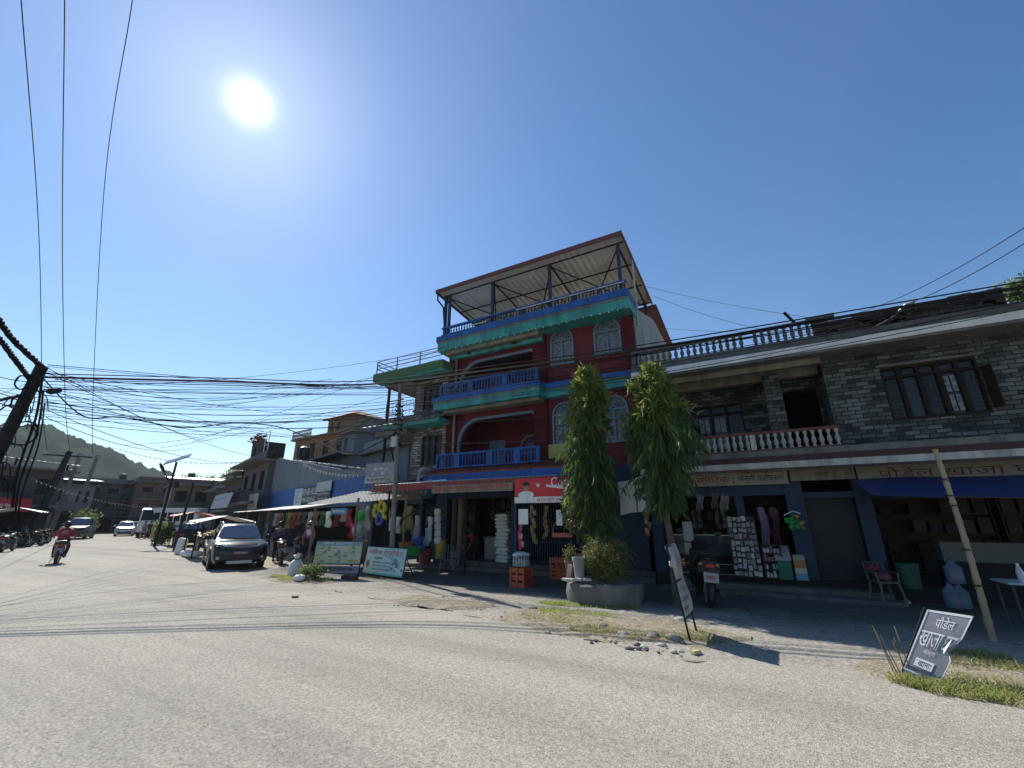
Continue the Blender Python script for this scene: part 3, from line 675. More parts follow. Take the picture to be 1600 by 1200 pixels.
# painted figure on the banner: dark hair, face, white shirt
b = MB(m_skin); b.ell((-5.62, 10.766, 2.56), (.09, .006, .11), 12, 8); b.ell((-5.36, 10.766, 2.66), (.12, .006, .03), 10, 6); b.m(m_hair); b.ell((-5.62, 10.762, 2.65), (.11, .008, .06), 12, 6)
b.m(m_white); b.ell((-5.62, 10.762, 2.36), (.25, .007, .1), 12, 6); b.ell((-5.24, 10.766, 2.6), (.05, .006, .05), 8, 6); b.build('printed_figure', cb, norm=False)
ys = thing('sign', 'pale yellow board hung on the lower balcony corner of the red house', 'sign', (-5.5, 13.1, 3.6))
MB(C(.36, .34, .1)).box(-5.98, 13.14, 3.68, -4.9, 13.18, 4.14).build('board', ys); MB(C(.12, .1, .08)).scrawl((-5.3, 13.14, 3.95), .38, .09, seed=8).scrawl((-5.3, 13.14, 3.76), .38, .09, seed=9).build('lettering', ys)
# ================================================================= stone clad house on the right
st = thing('house', 'low long house faced in grey stone blocks with cosmetics and snack shops below', 'house', (2, 13, 0))
SX1 = 9.5
b = MB(m_stone); b.plate([(1.95, 3.2), (SX1, 3.2), (SX1, 5.66), (1.95, 5.66)], [[(3.07, 3.93), (4.78, 3.93), (4.78, 5.25), (3.07, 5.25)]], 13.0, 13.22)
b.box(1.95, 13.222, 3.2, 2.2, 14.4, 5.66); b.box(SX1-.2, 13.222, 3.2, SX1, 19, 5.66); b.build('wall', st)
b = MB(m_stone); b.plate([(-2.75, 3.2), (1.93, 3.2), (1.93, 5.66), (-2.75, 5.66)], [[(-1.78, 3.6), (-.02, 3.6), (-.02, 5.1), (-1.78, 5.1)], [(.98, 3.25), (1.9, 3.25), (1.9, 5.25), (.98, 5.25)]], 14.2, 14.4); b.build('balcony_wall', st)
MB(m_stone).box(.58, 13.05, 3.2, .98, 13.45, 5.5).build('stone_pillar', st)
b = MB(m_dark); b.box(-2.75, 18.8, 0, SX1-.2, 19, 5.6); b.box(.4, 14.6, 3.2, .5, 18.8, 5.6); b.box(2.3, 14.0, 3.2, 2.4, 18.8, 5.6); b.box(.5, 16.5, 3.2, 2.3, 16.6, 5.6); b.build('room_partition', st)
w1 = MB(m_brown)
def panelwin(x0, x1, z0, z1, y, kinds, bars=True):
    """timber window of side by side leaves: g = wire grille, p = panes, o = open dark leaf"""
    n = len(kinds); f = MB(m_brown); t = .06; top = z1-.32*(z1-z0)*.6
    holes = []
    for i, k in enumerate(kinds):
        a = x0+(x1-x0)*i/n+t*.7; c = x0+(x1-x0)*(i+1)/n-t*.7
        holes.append([(a, z0+t), (c, z0+t), (c, top-t*.5), (a, top-t*.5)]); holes.append([(a, top+t*.5), (c, top+t*.5), (c, z1-t), (a, z1-t)])
    f.plate([(x0, z0), (x1, z0), (x1, z1), (x0, z1)], holes, y-.05, y+.06); fo = f.build('window', st)
    MB(m_glass).quad((x0, y+.04, z0), (x1, y+.04, z0), (x1, y+.04, z1), (x0, y+.04, z1)).build('pane', fo)
    b = MB(m_greyc)
    for i, k in enumerate(kinds):
        a = x0+(x1-x0)*i/n+t; c = x0+(x1-x0)*(i+1)/n-t
        if k == 'g':
            for j in range(1, 5): x = a+(c-a)*j/5; b.tube([(x, y-.02, z0+t), (x, y-.02, top)], .005, 4)
            for j in range(1, 11): z = z0+(top-z0)*j/11; b.tube([(a, y-.016, z), (c, y-.016, z)], .005, 4)
        if k == 'p':
            q = MB(m_curtain)
            for u in range(2):
                for v_ in range(2):
                    xx = a+(c-a)*(u+.12)/2; zz = z0+.12+(top-z0-.16)*v_/2
                    q.box(xx, y+.0, zz, xx+(c-a)*.38, y+.02, zz+(top-z0-.16)*.42)
            q.build('leaf_pane', fo)
    b.build('window_grille', fo); return fo
panelwin(3.07, 4.78, 3.93, 5.25, 13.05, 'gogpg'); panelwin(-1.78, -.02, 3.6, 5.1, 14.25, 'gppg')
b = MB(m_brown); b.obox((4.84, 12.86, 4.5), (.24, .03, .95), (0, 0, R(-68))); b.build('open_shutter', st)
MB(m_conc).box(3.0, 12.9, 5.253, 4.85, 12.998, 5.3).build('window_hood', st)
MB(m_stone).box(.98, 14.17, 5.25, 1.93, 14.197, 5.6).build('lintel', st)
# slabs and cornice
b = MB(m_conc); b.box(-2.78, 12.25, 5.66, SX1, 19, 5.92); b.build('roof_slab', st)
b = MB(m_white); b.box(-2.78, 12.22, 5.72, SX1, 12.248, 5.9); b.build('cornice_band', st)
b = MB(m_cream); b.box(-2.7, 12.6, 5.5, 1.9, 12.75, 5.657); b.box(-2.7, 13.3, 5.42, 1.9, 13.5, 5.657); b.build('ceiling_beam', st)
MB(m_dkconc).box(-2.78, 12.3, 5.92, SX1, 12.6, 6.12).build('parapet_base', st)
balustrade(st, -2.75, 1.85, 12.42, 6.12, 6.62, 27, m_dkconc, m_dkconc, [(-2.7, .1)], .055, name='roof_balustrade', skip=(18,))
b = MB(m_oldbrick); b.box(1.86, 12.36, 6.12, 5.32, 12.56, 6.42)
x_ = 1.86
while x_ < 5.2: w_ = U(.14, .3); b.box(x_, 12.36+U(-.012, .012), 6.422, min(5.32, x_+w_-.006), 12.56, 6.46+U(0, .1)); x_ += w_
for k in range(60): b.obox((U(1.95, 5.2), 12.355, U(6.16, 6.4)), (U(.1, .24), .05, U(.05, .09)), (0, U(-.08, .08), 0))
b.build('brick_parapet', st); MB(m_dkconc).box(1.75, 12.3, 6.58, 2.35, 12.6, 6.66).build('parapet_cap', st)
b = MB(m_conc); b.box(-2.78, 12.3, 3.2, SX1, 14.2, 3.34); b.box(-2.78, 14.2, 3.06, SX1, 18.8, 3.2); b.build('floor_slab', st)
b = MB(C(.055, .03, .03, .85)); b.box(-2.78, 12.28, 3.05, SX1, 13.0, 3.197); b.build('slab_edge', st)
b = MB(m_whitebal); b.box(-2.78, 12.24, 2.9, SX1, 13.0, 3.047); b.build('slab_band', st)
balustrade(st, -2.6, 1.93, 12.42, 3.34, 3.84, 29, m_whitebal, m_maroon, [(.1, .12)], .05)
# shop floor: openings, blue piers, steps
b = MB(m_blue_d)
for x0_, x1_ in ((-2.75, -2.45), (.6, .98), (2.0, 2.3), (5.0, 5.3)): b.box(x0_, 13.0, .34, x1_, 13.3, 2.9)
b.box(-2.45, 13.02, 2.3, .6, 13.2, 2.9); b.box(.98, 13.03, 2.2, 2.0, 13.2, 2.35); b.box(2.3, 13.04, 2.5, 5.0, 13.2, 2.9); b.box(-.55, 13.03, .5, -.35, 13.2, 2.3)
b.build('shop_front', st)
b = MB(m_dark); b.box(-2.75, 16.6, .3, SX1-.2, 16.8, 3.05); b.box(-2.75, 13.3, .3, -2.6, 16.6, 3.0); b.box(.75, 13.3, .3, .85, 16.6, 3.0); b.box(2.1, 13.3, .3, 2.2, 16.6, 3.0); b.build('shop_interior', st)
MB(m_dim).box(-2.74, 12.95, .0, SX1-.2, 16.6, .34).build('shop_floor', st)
MB(m_dkconc).box(-2.2, 12.55, .0, 2.2, 12.95, .2).build('step', st); MB(m_dkconc).box(-2.5, 12.1, .0, 2.3, 12.548, .1).build('step', st)
MB(C(.012, .013, .018)).box(1.0, 13.25, .34, 1.98, 13.3, 2.2).build('doorway_panel', st)
s1 = thing('shop_sign', 'cream board lettered in red and dark blue above the cosmetics shop', 'sign', (-.6, 12.9, 2.6))
MB(C(.25, .235, .18)).box(-2.3, 12.86, 2.56, .72, 12.9, 2.9).build('board', s1)
MB(C(.2, .008, .012)).text('कस्मेटिक'.replace('टि', 'िट'), (-1.62, 12.86, 2.6), h=.24, w=1.0).build('lettering', s1)
MB(C(.012, .012, .03)).text(':', (-.52, 12.86, 2.62), h=.15).text('फेन्सी कलेक्सन', (-.38, 12.86, 2.6), h=.24, w=1.02).scrawl((-.3, 12.86, 2.845), .95, .045, seed=5).build('lettering', s1)
s2 = thing('shop_sign', 'long cream board with dark red lettering above the snack shop', 'sign', (3.8, 12.9, 2.6))
MB(C(.17, .16, .12)).box(2.12, 12.86, 2.58, 6.3, 12.9, 2.9).build('board', s2)
MB(C(.1, .008, .012)).text('पौडेल खाजा घर', (2.5, 12.86, 2.62), h=.23, w=2.7).build('lettering', s2)
s3 = thing('shop_sign', 'small cream board with a dark smudge between the two lettered shop boards', 'sign', (1.4, 12.9, 2.7))
MB(m_cream).box(.78, 12.87, 2.62, 2.08, 12.9, 2.9).build('board', s3); MB(C(.1, .02, .02)).scrawl((1.3, 12.87, 2.72), .3, .1, seed=2).build('lettering', s3)
# ================================================================= stone faced house left of the red one
ls = thing('house', 'three level house in pale stone facing with green slab edges left of the red house', 'house', (-12.5, 13.3, 0))
b = MB(m_stone2); b.plate([(-12.25, 3.3), (-10.47, 3.3), (-10.47, 7.42), (-12.25, 7.42)], [[(-11.85, 6.1), (-10.85, 6.1), (-10.85, 7.22), (-11.85, 7.22)], [(-11.75, 3.75), (-10.75, 3.75), (-10.75, 4.98), (-11.75, 4.98)]], 13.3, 13.5)
b.box(-14.0, 13.3, 5.6, -12.25, 13.42, 6.0); b.box(-12.45, 13.5, 3.3, -12.25, 15.2, 7.42); b.box(-14.1, 15.2, 3.3, -10.47, 15.4, 7.42); b.build('wall', ls)
window(ls, -11.85, -10.85, 6.1, 7.22, 13.3, m_rbrown, m_glass, 3, 1, bars=6); window(ls, -11.75, -10.75, 3.75, 4.98, 13.3, m_rbrown, m_glass, 3, 1, bars=6)
b = MB(C(.06, .12, .05, .8)); b.box(-14.1, 12.45, 7.5, -10.2, 20, 7.85); b.build('roof_slab', ls)
MB(m_teal).box(-14.0, 12.5, 7.42, -10.2, 12.9, 7.497).build('slab_edge', ls); MB(m_teal).box(-13.4, 12.5, 5.32, -10.3, 13.29, 5.5).build('slab_edge', ls)
MB(m_conc).box(-13.9, 13.0, 7.36, -12.3, 15.1, 7.418).build('balcony_soffit', ls); MB(m_conc).box(-14.0, 12.8, 5.1, -12.2, 15.1, 5.3).build('balcony_soffit', ls)
t_ = MB(m_maroon); t_.add([(-13.2, 12.45, 5.5), (-10.4, 12.45, 5.5), (-10.4, 13.28, 5.75), (-13.2, 13.28, 5.75), (-13.2, 12.45, 5.45), (-10.4, 12.45, 5.45), (-10.4, 13.28, 5.7), (-13.2, 13.28, 5.7)], [(0, 1, 2, 3), (7, 6, 5, 4), (0, 4, 5, 1), (1, 5, 6, 2), (2, 6, 7, 3), (3, 7, 4, 0)]); t_.build('tiled_eave', ls)
b = MB(m_gwall)
for z_ in (8.1, 8.27, 8.45): b.tube([(-14.0, 12.55, z_), (-10.3, 12.55, z_)], .022, 5); b.tube([(-14.0, 12.55, z_), (-14.0, 17, z_)], .022, 5)
for x_ in (-14.0, -12.8, -11.5): b.tube([(x_, 12.55, 7.85), (x_, 12.55, 8.47)], .028, 5)
b.build('roof_railing', ls)
b = MB(m_greyc)
for z_ in (6.2, 6.45, 6.62): b.tube([(-13.9, 13.2, z_), (-12.3, 13.2, z_)], .018, 5)
for i in range(9): x = -13.9+i*.2; b.tube([(x, 13.2, 6.0), (x, 13.2, 6.64)], .012, 4)
b.build('balcony_railing', ls)
MB(m_poled).tube([(-13.9, 13.3, 3.3), (-13.9, 13.3, 7.4)], .07, 6).build('balcony_post', ls); MB(m_poled).tube([(-12.9, 13.3, 3.3), (-13.3, 13.1, 4.6)], .035, 5).build('brace', ls)
b = MB(m_rbrown); b.box(-13.3, 15.12, 3.4, -12.6, 15.197, 4.9); b.build('door', ls)
b = MB(m_tinwhite); b.add([(-14.3+i*.15, 12.2+.0*i, 5.38+.03*(i % 2)) for i in range(14)]+[(-14.3+i*.15, 13.0, 5.6+.03*(i % 2)) for i in range(13, -1, -1)], [(i, i+1, 26-i, 27-i) for i in range(13)]); b.build('tin_eave', ls, norm=False)
b = MB(m_dark); b.box(-14.2, 16.2, 0, -10.97, 16.4, 3.3); b.box(-14.2, 13.5, 3.0, -11.12, 16.2, 3.2); b.build('shop_interior', ls)
b = MB(m_blue_d); b.box(-13.0, 13.35, 2.5, -11.0, 13.5, 3.2); b.box(-11.75, 13.4, .1, -11.6, 13.6, 2.5); b.build('shop_front', ls)
MB(m_conc).box(-14.2, 13.0, 0, -10.97, 16.2, .15).build('shop_floor', ls)
sg = thing('shop_sign', 'cream board with dark lettering under the blue tarp beside the red house', 'sign', (-11.5, 12.3, 2.5))
MB(m_cream).box(-12.0, 12.28, 2.42, -10.75, 12.3, 2.68).build('board', sg); MB(C(.06, .05, .07)).scrawl((-11.9, 12.28, 2.47), 1.05, .15, seed=12).build('lettering', sg)
gs = thing('hoarding', 'grey hoarding with pale printed patches standing on the awning behind the grey pole', 'sign', (-12.2, 11.6, 3))
b = MB(C(.2, .22, .24)); b.box(-13.0, 11.6, 3.0, -11.4, 11.64, 3.75); b.build('panel', gs)
b = MB(m_whitebal); b.box(-12.98, 11.594, 3.02, -11.42, 11.6, 3.22)
for i in range(9): b.ell((-12.6+i*.11+U(-.03, .03), 11.597, 3.45+U(-.1, .12)), (.07, .004, .06), 8, 4)
b.build('printed_patch', gs); MB(C(.05, .05, .06)).scrawl((-12.9, 11.594, 3.06), 1.2, .12, seed=21).build('lettering', gs)
for x_ in (-12.9, -11.5): MB(m_poled).tube([(x_, 11.66, 2.85), (x_, 11.66, 3.75)], .02, 5).build('frame_post', gs)
# ================================================================= street bending away to the left: local frame of that frontage
A2 = Vector((-15, 13.5, 0)); D2 = Vector((-.947, .322, 0)); N2 = Vector((-.322, -.947, 0)); RZ2 = math.atan2(-.322, .947)
def S(s, off=0., z=0.): return A2+D2*s+N2*off+Vector((0, 0, z))
# big tin awning of the clothes and toys shop
ta = thing('awning', 'pale corrugated tin awning over the clothes and toys shop behind the grey pole', 'awning', (-12.5, 11, 2.4))
b = MB(m_plastic); vs = []; fs = []; n_ = 60
def along(pts, t):
    for (ta, p), (tb, q) in zip(pts, pts[1:]):
        if ta <= t <= tb: return p.lerp(q, (t-ta)/(tb-ta))
    return pts[-1][1]
fe = [(0, Y(480, 787, 11.0)), (.5, Y(565, 768, 11.0)), (1, Y(668, 767, 11.0))]; be = [(0, Y(500, 788, 12.7)), (.5, Y(575, 784, 12.7)), (1, Y(664, 774, 12.7))]
for i in range(n_+1):
    t = i/n_; dz = Vector((0, 0, .025*(i % 2))); vs += [along(fe, t)+dz, along(be, t)+dz]
for i in range(n_): a = 2*i; fs.append((a, a+2, a+3, a+1))
b.add(vs, fs); b.build('roof_sheet', ta, norm=False)
for x_, y_, z_ in ((-14.9, 11.05, 2.2), (-12.6, 11.05, 2.45), (-10.3, 11.05, 2.5)): MB(m_wood).tube([(x_, y_, 0), (x_, y_, z_)], .045, 6).build('post', ta, smooth=True)
MB(m_poled).tube([(-10.3, 10.95, 1.7), (-9.9, 12.4, 2.7)], .025, 5).build('brace', ta)
bt = MB(m_tarp); bt.add([(-11.8, 11.0, 2.6), (-9.2, 11.0, 2.66), (-9.0, 12.9, 2.82), (-11.8, 12.9, 2.8)], [(0, 1, 2, 3)])
tag(bt.build('tarpaulin', origin=(-10.4, 11.9, 2.6)), 'blue tarpaulin strip stretched under the red awning above the cream board', 'tarpaulin')
# ---- gym house with the long blank grey wall
gy = thing('house', 'slate grey house with a long blank wall, a blue painted band and a gym board', 'house', S(8), RZ2)
def L(s): return 8-s          # street coordinate -> local x
b = MB(m_gwall)
pl = [(L(16.4), 0), (L(-.6), 0), (L(-.6), 3.75), (L(3.5), 4.15), (L(8.9), 4.95), (L(15.6), 5.95), (L(16.4), 5.9)]
b.plate(pl, [[(L(15.5), .1), (L(.5), .1), (L(.5), 2.3), (L(15.5), 2.3)]], 0, .2)
b.box(L(16.4), .202, 0, L(16.2), 7, 5.6); b.box(L(16.2), 6.9, 0, L(-.6), 7.0, 5.2); b.build('wall', gy, local=True)
b = MB(m_blue); b.box(L(16.38), -.02, 2.36, L(-.5), 0, 3.58); b.build('painted_band', gy, local=True)
b = MB(m_dark); b.box(L(15.6), 2.6, 0, L(.4), 2.7, 2.4); b.box(L(15.6), .2, 2.3, L(.4), 2.6, 2.42); b.build('shop_interior', gy, local=True)
b = MB(m_white)
for i in range(30):
    s = .5+i*.38+U(-.1, .1); z = 3.8+(5.0-3.8)*s/9+.05; b.obox((L(s), .05, z), (U(.05, .18), .1, U(.03, .09)), (0, U(-.3, .3), 0))
b.build('parapet_stones', gy, local=True)
bd = thing('sign', 'black gym board lettered POWER HOUSE with a pale emblem panel on the blue wall', 'sign', S(7, .06, 3), RZ2)
MB(m_black).box(-2.9, -.06, -.42, 3.0, -.02, .48).build('board', bd, local=True)
MB(C(.42, .5, .55)).box(-3.0, -.07, -.5, -1.55, -.062, .46).build('emblem_panel', bd, local=True)
b = MB(C(.1, .13, .17)); 
for z_, w_ in ((.3, .9), (.1, .5), (-.1, .8), (-.3, .6)): b.scrawl((-2.75, -.07, z_-.06), w_, .12, bar=False, seed=int(z_*10)+5)
b.build('lettering', bd, local=True)
b = MB(m_white); b.text('POWER HOUSE', (-1.45, -.06, .02), h=.36, w=2.5); b.text('MMA BOXING', (-1.45, -.06, -.36), h=.27, w=2.2); b.build('lettering', bd, local=True)
MB(C(.33, .36, .38)).box(.9, -.09, .12, 3.1, -.065, .62).build('blank_panel', bd, local=True)
b = MB(C(.4, .42, .45)); b.scrawl((1.1, -.06, -.1), 1.7, .15, seed=4).scrawl((1.1, -.06, -.34), 1.6, .13, seed=6); b.build('lettering', bd, local=True)
wa_ = thing('awning', 'long white tin awning under the blue wall of the gym house', 'awning', S(9, .8, 2.2), RZ2)
def wave(mb, xa, xb, n, y0, z0, y1, z1, amp=.02):
    vs = []; fs = []
    for i in range(n+1):
        x = xa+(xb-xa)*i/n; dz = amp*(i % 2)+.02*MN.noise(Vector((x, 0, 2))); vs += [(x, y0, z0+dz), (x, y1, z1+dz)]
    for i in range(n): a = 2*i; fs.append((a, a+2, a+3, a+1))
    mb.add(vs, fs); return mb
wave(MB(m_plastic), -8.4, 6, 110, -1.1, -.02, .75, .28).build('roof_sheet', wa_, local=True, norm=False)
for x_ in (-8.2, -4, 0, 4): MB(m_poled).tube([(x_, -1.0, -2.2), (x_, -1.0, 0)], .035, 6).build('post', wa_, local=True)
# ---- plain houses built from one recipe
def house(name, label, loc, rz, w, d, fl, fh, mat, nwin=3, frame=m_brown, balcony=True, roof='flat', shop=True, slabm=m_conc, railm=m_greyc, cat='house', group=None, arch=False, blank=False):
    h = thing(name, label, cat, loc, rz, group); b = MB(mat); z0 = .0
    for k in range(fl):
        z = k*fh; holes = []
        if k == 0 and shop: holes = [[(.3, .1), (w/2-.15, .1), (w/2-.15, fh-.5), (.3, fh-.5)], [(w/2+.15, .1), (w-.3, .1), (w-.3, fh-.5), (w/2+.15, fh-.5)]]
        elif not blank:
            holes = [[(w*(i+.5)/nwin-.55, z+.9), (w*(i+.5)/nwin+.55, z+.9), (w*(i+.5)/nwin+.55, z+fh-.6), (w*(i+.5)/nwin-.55, z+fh-.6)] for i in range(nwin)]
        b.plate([(0, z+.001*k), (w, z+.001*k), (w, z+fh), (0, z+fh)], holes, 0, .2)
    b.box(0, .202, 0, .2, d, fl*fh); b.box(w-.2, .202, 0, w, d, fl*fh); b.box(.2, d-.2, 0, w-.2, d, fl*fh)
    b.build('wall', h, local=True)
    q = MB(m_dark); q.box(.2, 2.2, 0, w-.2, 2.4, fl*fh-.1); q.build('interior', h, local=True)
    WM_ = WM[h.name]; WM[h.name] = Matrix.Identity(4); first = None
    for k in range(fl):
        z = k*fh
        if k == 0 and shop: continue
        if not blank:
            for i in range(nwin):
                x = w*(i+.5)/nwin
                if first is None: first = window(h, x-.55, x+.55, z+.9, z+fh-.6, 0, frame, m_glass, 3, 1, t=.07); fx, fz = x, z
                else:
                    c = copy_tree(first, h); c.location = (x-fx, 0, z-fz)
        if k: MB(slabm).box(-.15, -(1.0 if balcony else .35), z-.12, w+.15, .0, z+.06).build('slab', h)
        if balcony and k:
            r = MB(railm); n = int(w/.16)
            for i in range(n+1): r.box(w*i/n-.012, -.96, z+.06, w*i/n+.012, -.94, z+.85)
            r.box(-.1, -.98, z+.85, w+.1, -.92, z+.9); r.build('balcony_railing', h)
    zt = fl*fh
    MB(slabm).box(-.3, -(1.1 if balcony else .5), zt, w+.3, d+.2, zt+.16).build('roof_slab', h)
    if roof == 'flat':
        p = MB(mat); p.box(-.1, -.3, zt+.16, w+.1, -.18, zt+.75); p.box(-.1, -.18, zt+.16, .02, d, zt+.75); p.build('parapet', h)
        t = MB(m_black); t.lathe([(.5, 0), (.5, .9), (.3, 1.05), (.18, 1.05)], (w*U(.3, .7), d*.5, zt+.9), 10); t.box(w*.5-.7, d*.5-.5, zt+.16, w*.5+.7, d*.5+.5, zt+.9); t.build('water_tank', h)
    elif roof == 'room':
        p = MB(mat); p.plate([(.4, zt+.16), (w*.55, zt+.16), (w*.55, zt+2.1), (.4, zt+2.1)], [[(.9, zt+.2), (1.6, zt+.2), (1.6, zt+1.8), (.9, zt+1.8)]], 1.0, 1.2); p.box(.4, 1.202, zt+.16, w*.55, d-.4, zt+2.1); p.build('roof_room', h)
        MB(slabm).box(.1, .6, zt+2.1, w*.55+.3, d-.1, zt+2.22).build('roof_room_slab', h)
        p = MB(m_greyc)
        for z_ in (.5, .9): p.tube([(-.1, -.9 if balcony else -.3, zt+.16+z_), (w+.1, -.9 if balcony else -.3, zt+.16+z_)], .025, 4)
        for i in range(9): p.tube([(-.1+(w+.2)*i/8, -.9 if balcony else -.3, zt+.16), (-.1+(w+.2)*i/8, -.9 if balcony else -.3, zt+1.08)], .02, 4)
        p.build('roof_railing', h)
        t = MB(m_black); t.lathe([(.45, .16), (.45, 1.1), (.3, 1.25), (.15, 1.25)], (w*.78, d*.5, zt), 10); t.build('water_tank', h)
    elif roof == 'tin':
        wave(MB(m_tin), -.5, w+.5, 40, -.9, zt+.7, d+.3, zt+1.5).build('tin_roof', h, norm=False)
        p = MB(m_poled)
        for x in (.1, w/2, w-.1): p.box(x-.05, -.2, zt+.16, x+.05, -.1, zt+.85)
        p.build('roof_post', h)
    elif roof == 'gable':
        p = MB(m_tile); p.add([(-.4, -.6, zt+.16), (w+.4, -.6, zt+.16), (w+.4, d/2, zt+1.7), (-.4, d/2, zt+1.7), (-.4, d+.5, zt+.16), (w+.4, d+.5, zt+.16)], [(0, 1, 2, 3), (3, 2, 5, 4), (0, 3, 4), (1, 5, 2), (0, 4, 5, 1)]); p.build('tiled_roof', h)
    if shop: 
        s_ = MB(m_blue_d); s_.box(.1, -.14, fh-.48, w-.1, -.02, fh-.1); s_.build('fascia', h)
    WM[h.name] = WM_; return h
# grey balconied house behind the gym wall, and the stack of roofs up the slope
house('house', 'dark grey upper house with a railed balcony rising behind the blank gym wall', S(16.2, -3.4), RZ2, 5.4, 5, 2, 3.0, m_gwall, 3, m_bluegrey, roof='room', shop=False, slabm=m_conc)
house('house', 'taller smoke grey house with a roof room behind the balconied dark grey house', S(20.5, -6.5), RZ2, 5.2, 5, 3, 2.75, C(.11, .12, .14, .9), 2, m_bluegrey, roof='room', shop=False, slabm=m_conc)
house('house', 'brownish house with a rough roof slab squeezed between the two dark grey houses', S(12.5, -8), RZ2, 5.5, 5, 3, 2.7, C(.1, .075, .06, .9), 3, m_brown, roof='room', shop=False, slabm=m_conc)
house('house', 'windowless slate block between the gym wall and the pale stone faced house', S(7.2, -3), RZ2, 5.2, 5, 2, 2.75, m_gwall, 2, balcony=False, roof='flat', shop=False, blank=True)
p0 = D(462, 690, 58)
oh = house('house', 'orange plastered hill house with balusters and a brown hip roof above the other roofs', (p0.x, p0.y, 0), RZ2+R(12), 11, 8, 3, 3.6, C(.17, .085, .04, .85), 4, balcony=False, roof='none', shop=False, slabm=C(.17, .09, .05, .85))
WMs = WM[oh.name]; WM[oh.name] = Matrix.Identity(4)
b = MB(C(.15, .1, .05, .85)); b.plate([(4.2, 10.96), (9.6, 10.96), (9.6, 13.2), (4.2, 13.2)], [archpoly(4.8, 5.6, 11, 12.7), archpoly(6.2, 7, 11, 12.7)], 1.5, 1.7); b.box(4.2, 1.7, 10.96, 9.6, 6, 13.2); b.build('roof_room', oh)
b = MB(m_tile); b.add([(3.7, .9, 13.2), (10.1, .9, 13.2), (10.1, 6.6, 13.2), (3.7, 6.6, 13.2), (6.9, 3.6, 14.5)], [(0, 1, 4), (1, 2, 4), (2, 3, 4), (3, 0, 4), (3, 2, 1, 0)]); b.build('hip_roof', oh)
balustrade(oh, -.2, 4.2, -.4, 10.96, 11.9, 12, m_whitebal, m_conc, r=.1); WM[oh.name] = WMs
house('house', 'two level concrete house with dark open balconies at the left end of the gym wall', S(24.6, .4), RZ2, 8, 7, 2, 2.9, C(.1, .1, .105, .9), 3, balcony=True, roof='flat')
# brick kiosk ruin on a roof
q0 = D(391, 716, 42); q0.z = 6.23
bk = thing('roof_hut', 'half built brick hut with loose tiles on the roof left of the gym wall', 'hut', q0, RZ2)
b = MB(m_oldbrick); b.plate([(0, 0), (3.6, 0), (3.9, 1.5), (2.6, 1.75), (1.1, 2.2), (-.2, 2.1)], [[(.9, .3), (1.6, .3), (1.6, 1.2), (.9, 1.2)]], 0, .22); b.box(0, .222, 0, .22, 2.5, 1.9); b.build('brick_wall', bk, local=True)
b = MB(m_tile)
for i in range(40): b.obox((U(-.4, 3.8), U(-.35, .3), U(1.55, 2.25)), (.3, .2, .04), (U(-.4, .4), U(-.5, .5), U(-.5, .5)))
b.build('loose_tiles', bk, local=True)
b = MB(m_conc); b.box(-.6, -.6, -.25, 4.2, 2.6, 0); b.build('roof_slab', bk, local=True)
fr = MB(m_white)
for x_ in (4.4, 5.6): fr.tube([(x_, 0, 0), (x_, 0, 1.9)], .03, 4)
for z_ in (.9, 1.3, 1.9): fr.tube([(4.4, 0, z_), (5.6, 0, z_)], .025, 4)
fr.build('pipe_frame', bk, local=True)
house('house', 'narrow concrete house with grey posts and a shop board left of the brick hut', S(33, .2), RZ2, 7.6, 7, 2, 2.5, C(.1, .1, .1, .9), 3, balcony=True, roof='tin')
house('house', 'low dark house with a water tank beside the solar street lamp', S(42, 0), RZ2, 8.2, 7, 2, 2.3, m_gwall, 3, balcony=True, roof='flat')
# ---- row closing the view far down the street
far = [(322, 62, 7.5, 'far house in dull ochre with a tin roof right of the solar lamp', C(.2, .16, .11, .9), 'tin', 2, 2.7), (268, 78, 9, 'far wide brown house with long balconies behind the parked buses', C(.13, .09, .08, .9), 'flat', 3, 2.2),
       (212, 84, 9.5, 'far blue grey house with a long balcony behind the parked white hatchback', C(.12, .16, .19, .9), 'flat', 2, 2.65), (165, 84, 8, 'far dark maroon house with pale pilasters between the two grey poles', C(.11, .055, .055, .9), 'flat', 3, 2.15),
       (118, 82, 8, 'far grey house with barred balconies behind the third pole', C(.13, .14, .14, .9), 'flat', 3, 2.15), (66, 78, 8, 'far pale grey house with slanted shutters right of the big leaning pole', C(.2, .2, .2, .9), 'tin', 2, 2.9)]
for px, d_, w_, lab, mt, rf, fl, fh in far:
    p = D(px, 812, d_); p.z = 0; bear = math.atan2(p.y, p.x)
    house('house', lab, p-Vector((math.cos(bear-R(90)), math.sin(bear-R(90)), 0))*w_/2, bear-R(90)+R(8), w_, 7, fl, fh, mt, 4, balcony=True, roof=rf)
# left side of the street, behind the big leaning pole
for px, d_, w_, lab, mt, rf, fl, fh in [(16, 50, 8, 'dark house with a red shop board behind the big leaning pole at the left edge', C(.1, .1, .1, .9), 'tin', 2, 2.8), (-40, 62, 8, 'grey plastered house cut by the left edge of the view', C(.09, .09, .088, .9), 'flat', 2, 2.8)]:
    p = D(px, 812, d_); p.z = 0; bear = math.atan2(p.y, p.x)
    hh_ = house('house', lab, p-Vector((math.cos(bear-R(90)), math.sin(bear-R(90)), 0))*w_/2, bear-R(90)+R(38), w_, 7, fl, fh, mt, 3, balcony=True, roof=rf)
    if px == 16: MB(C(.4, .03, .03)).box(.2, -1.2, 2.3, 5.2, -1.05, 3.3).build('red_board', hh_, local=True); MB(m_white).scrawl((.5, -1.2, 2.5), 4, .35, seed=31).build('lettering', hh_, local=True)
bd3 = thing('hoarding', 'weathered cream hoarding over the white awning beside the concrete house', 'sign', S(16.9, .9, 2.5), RZ2)
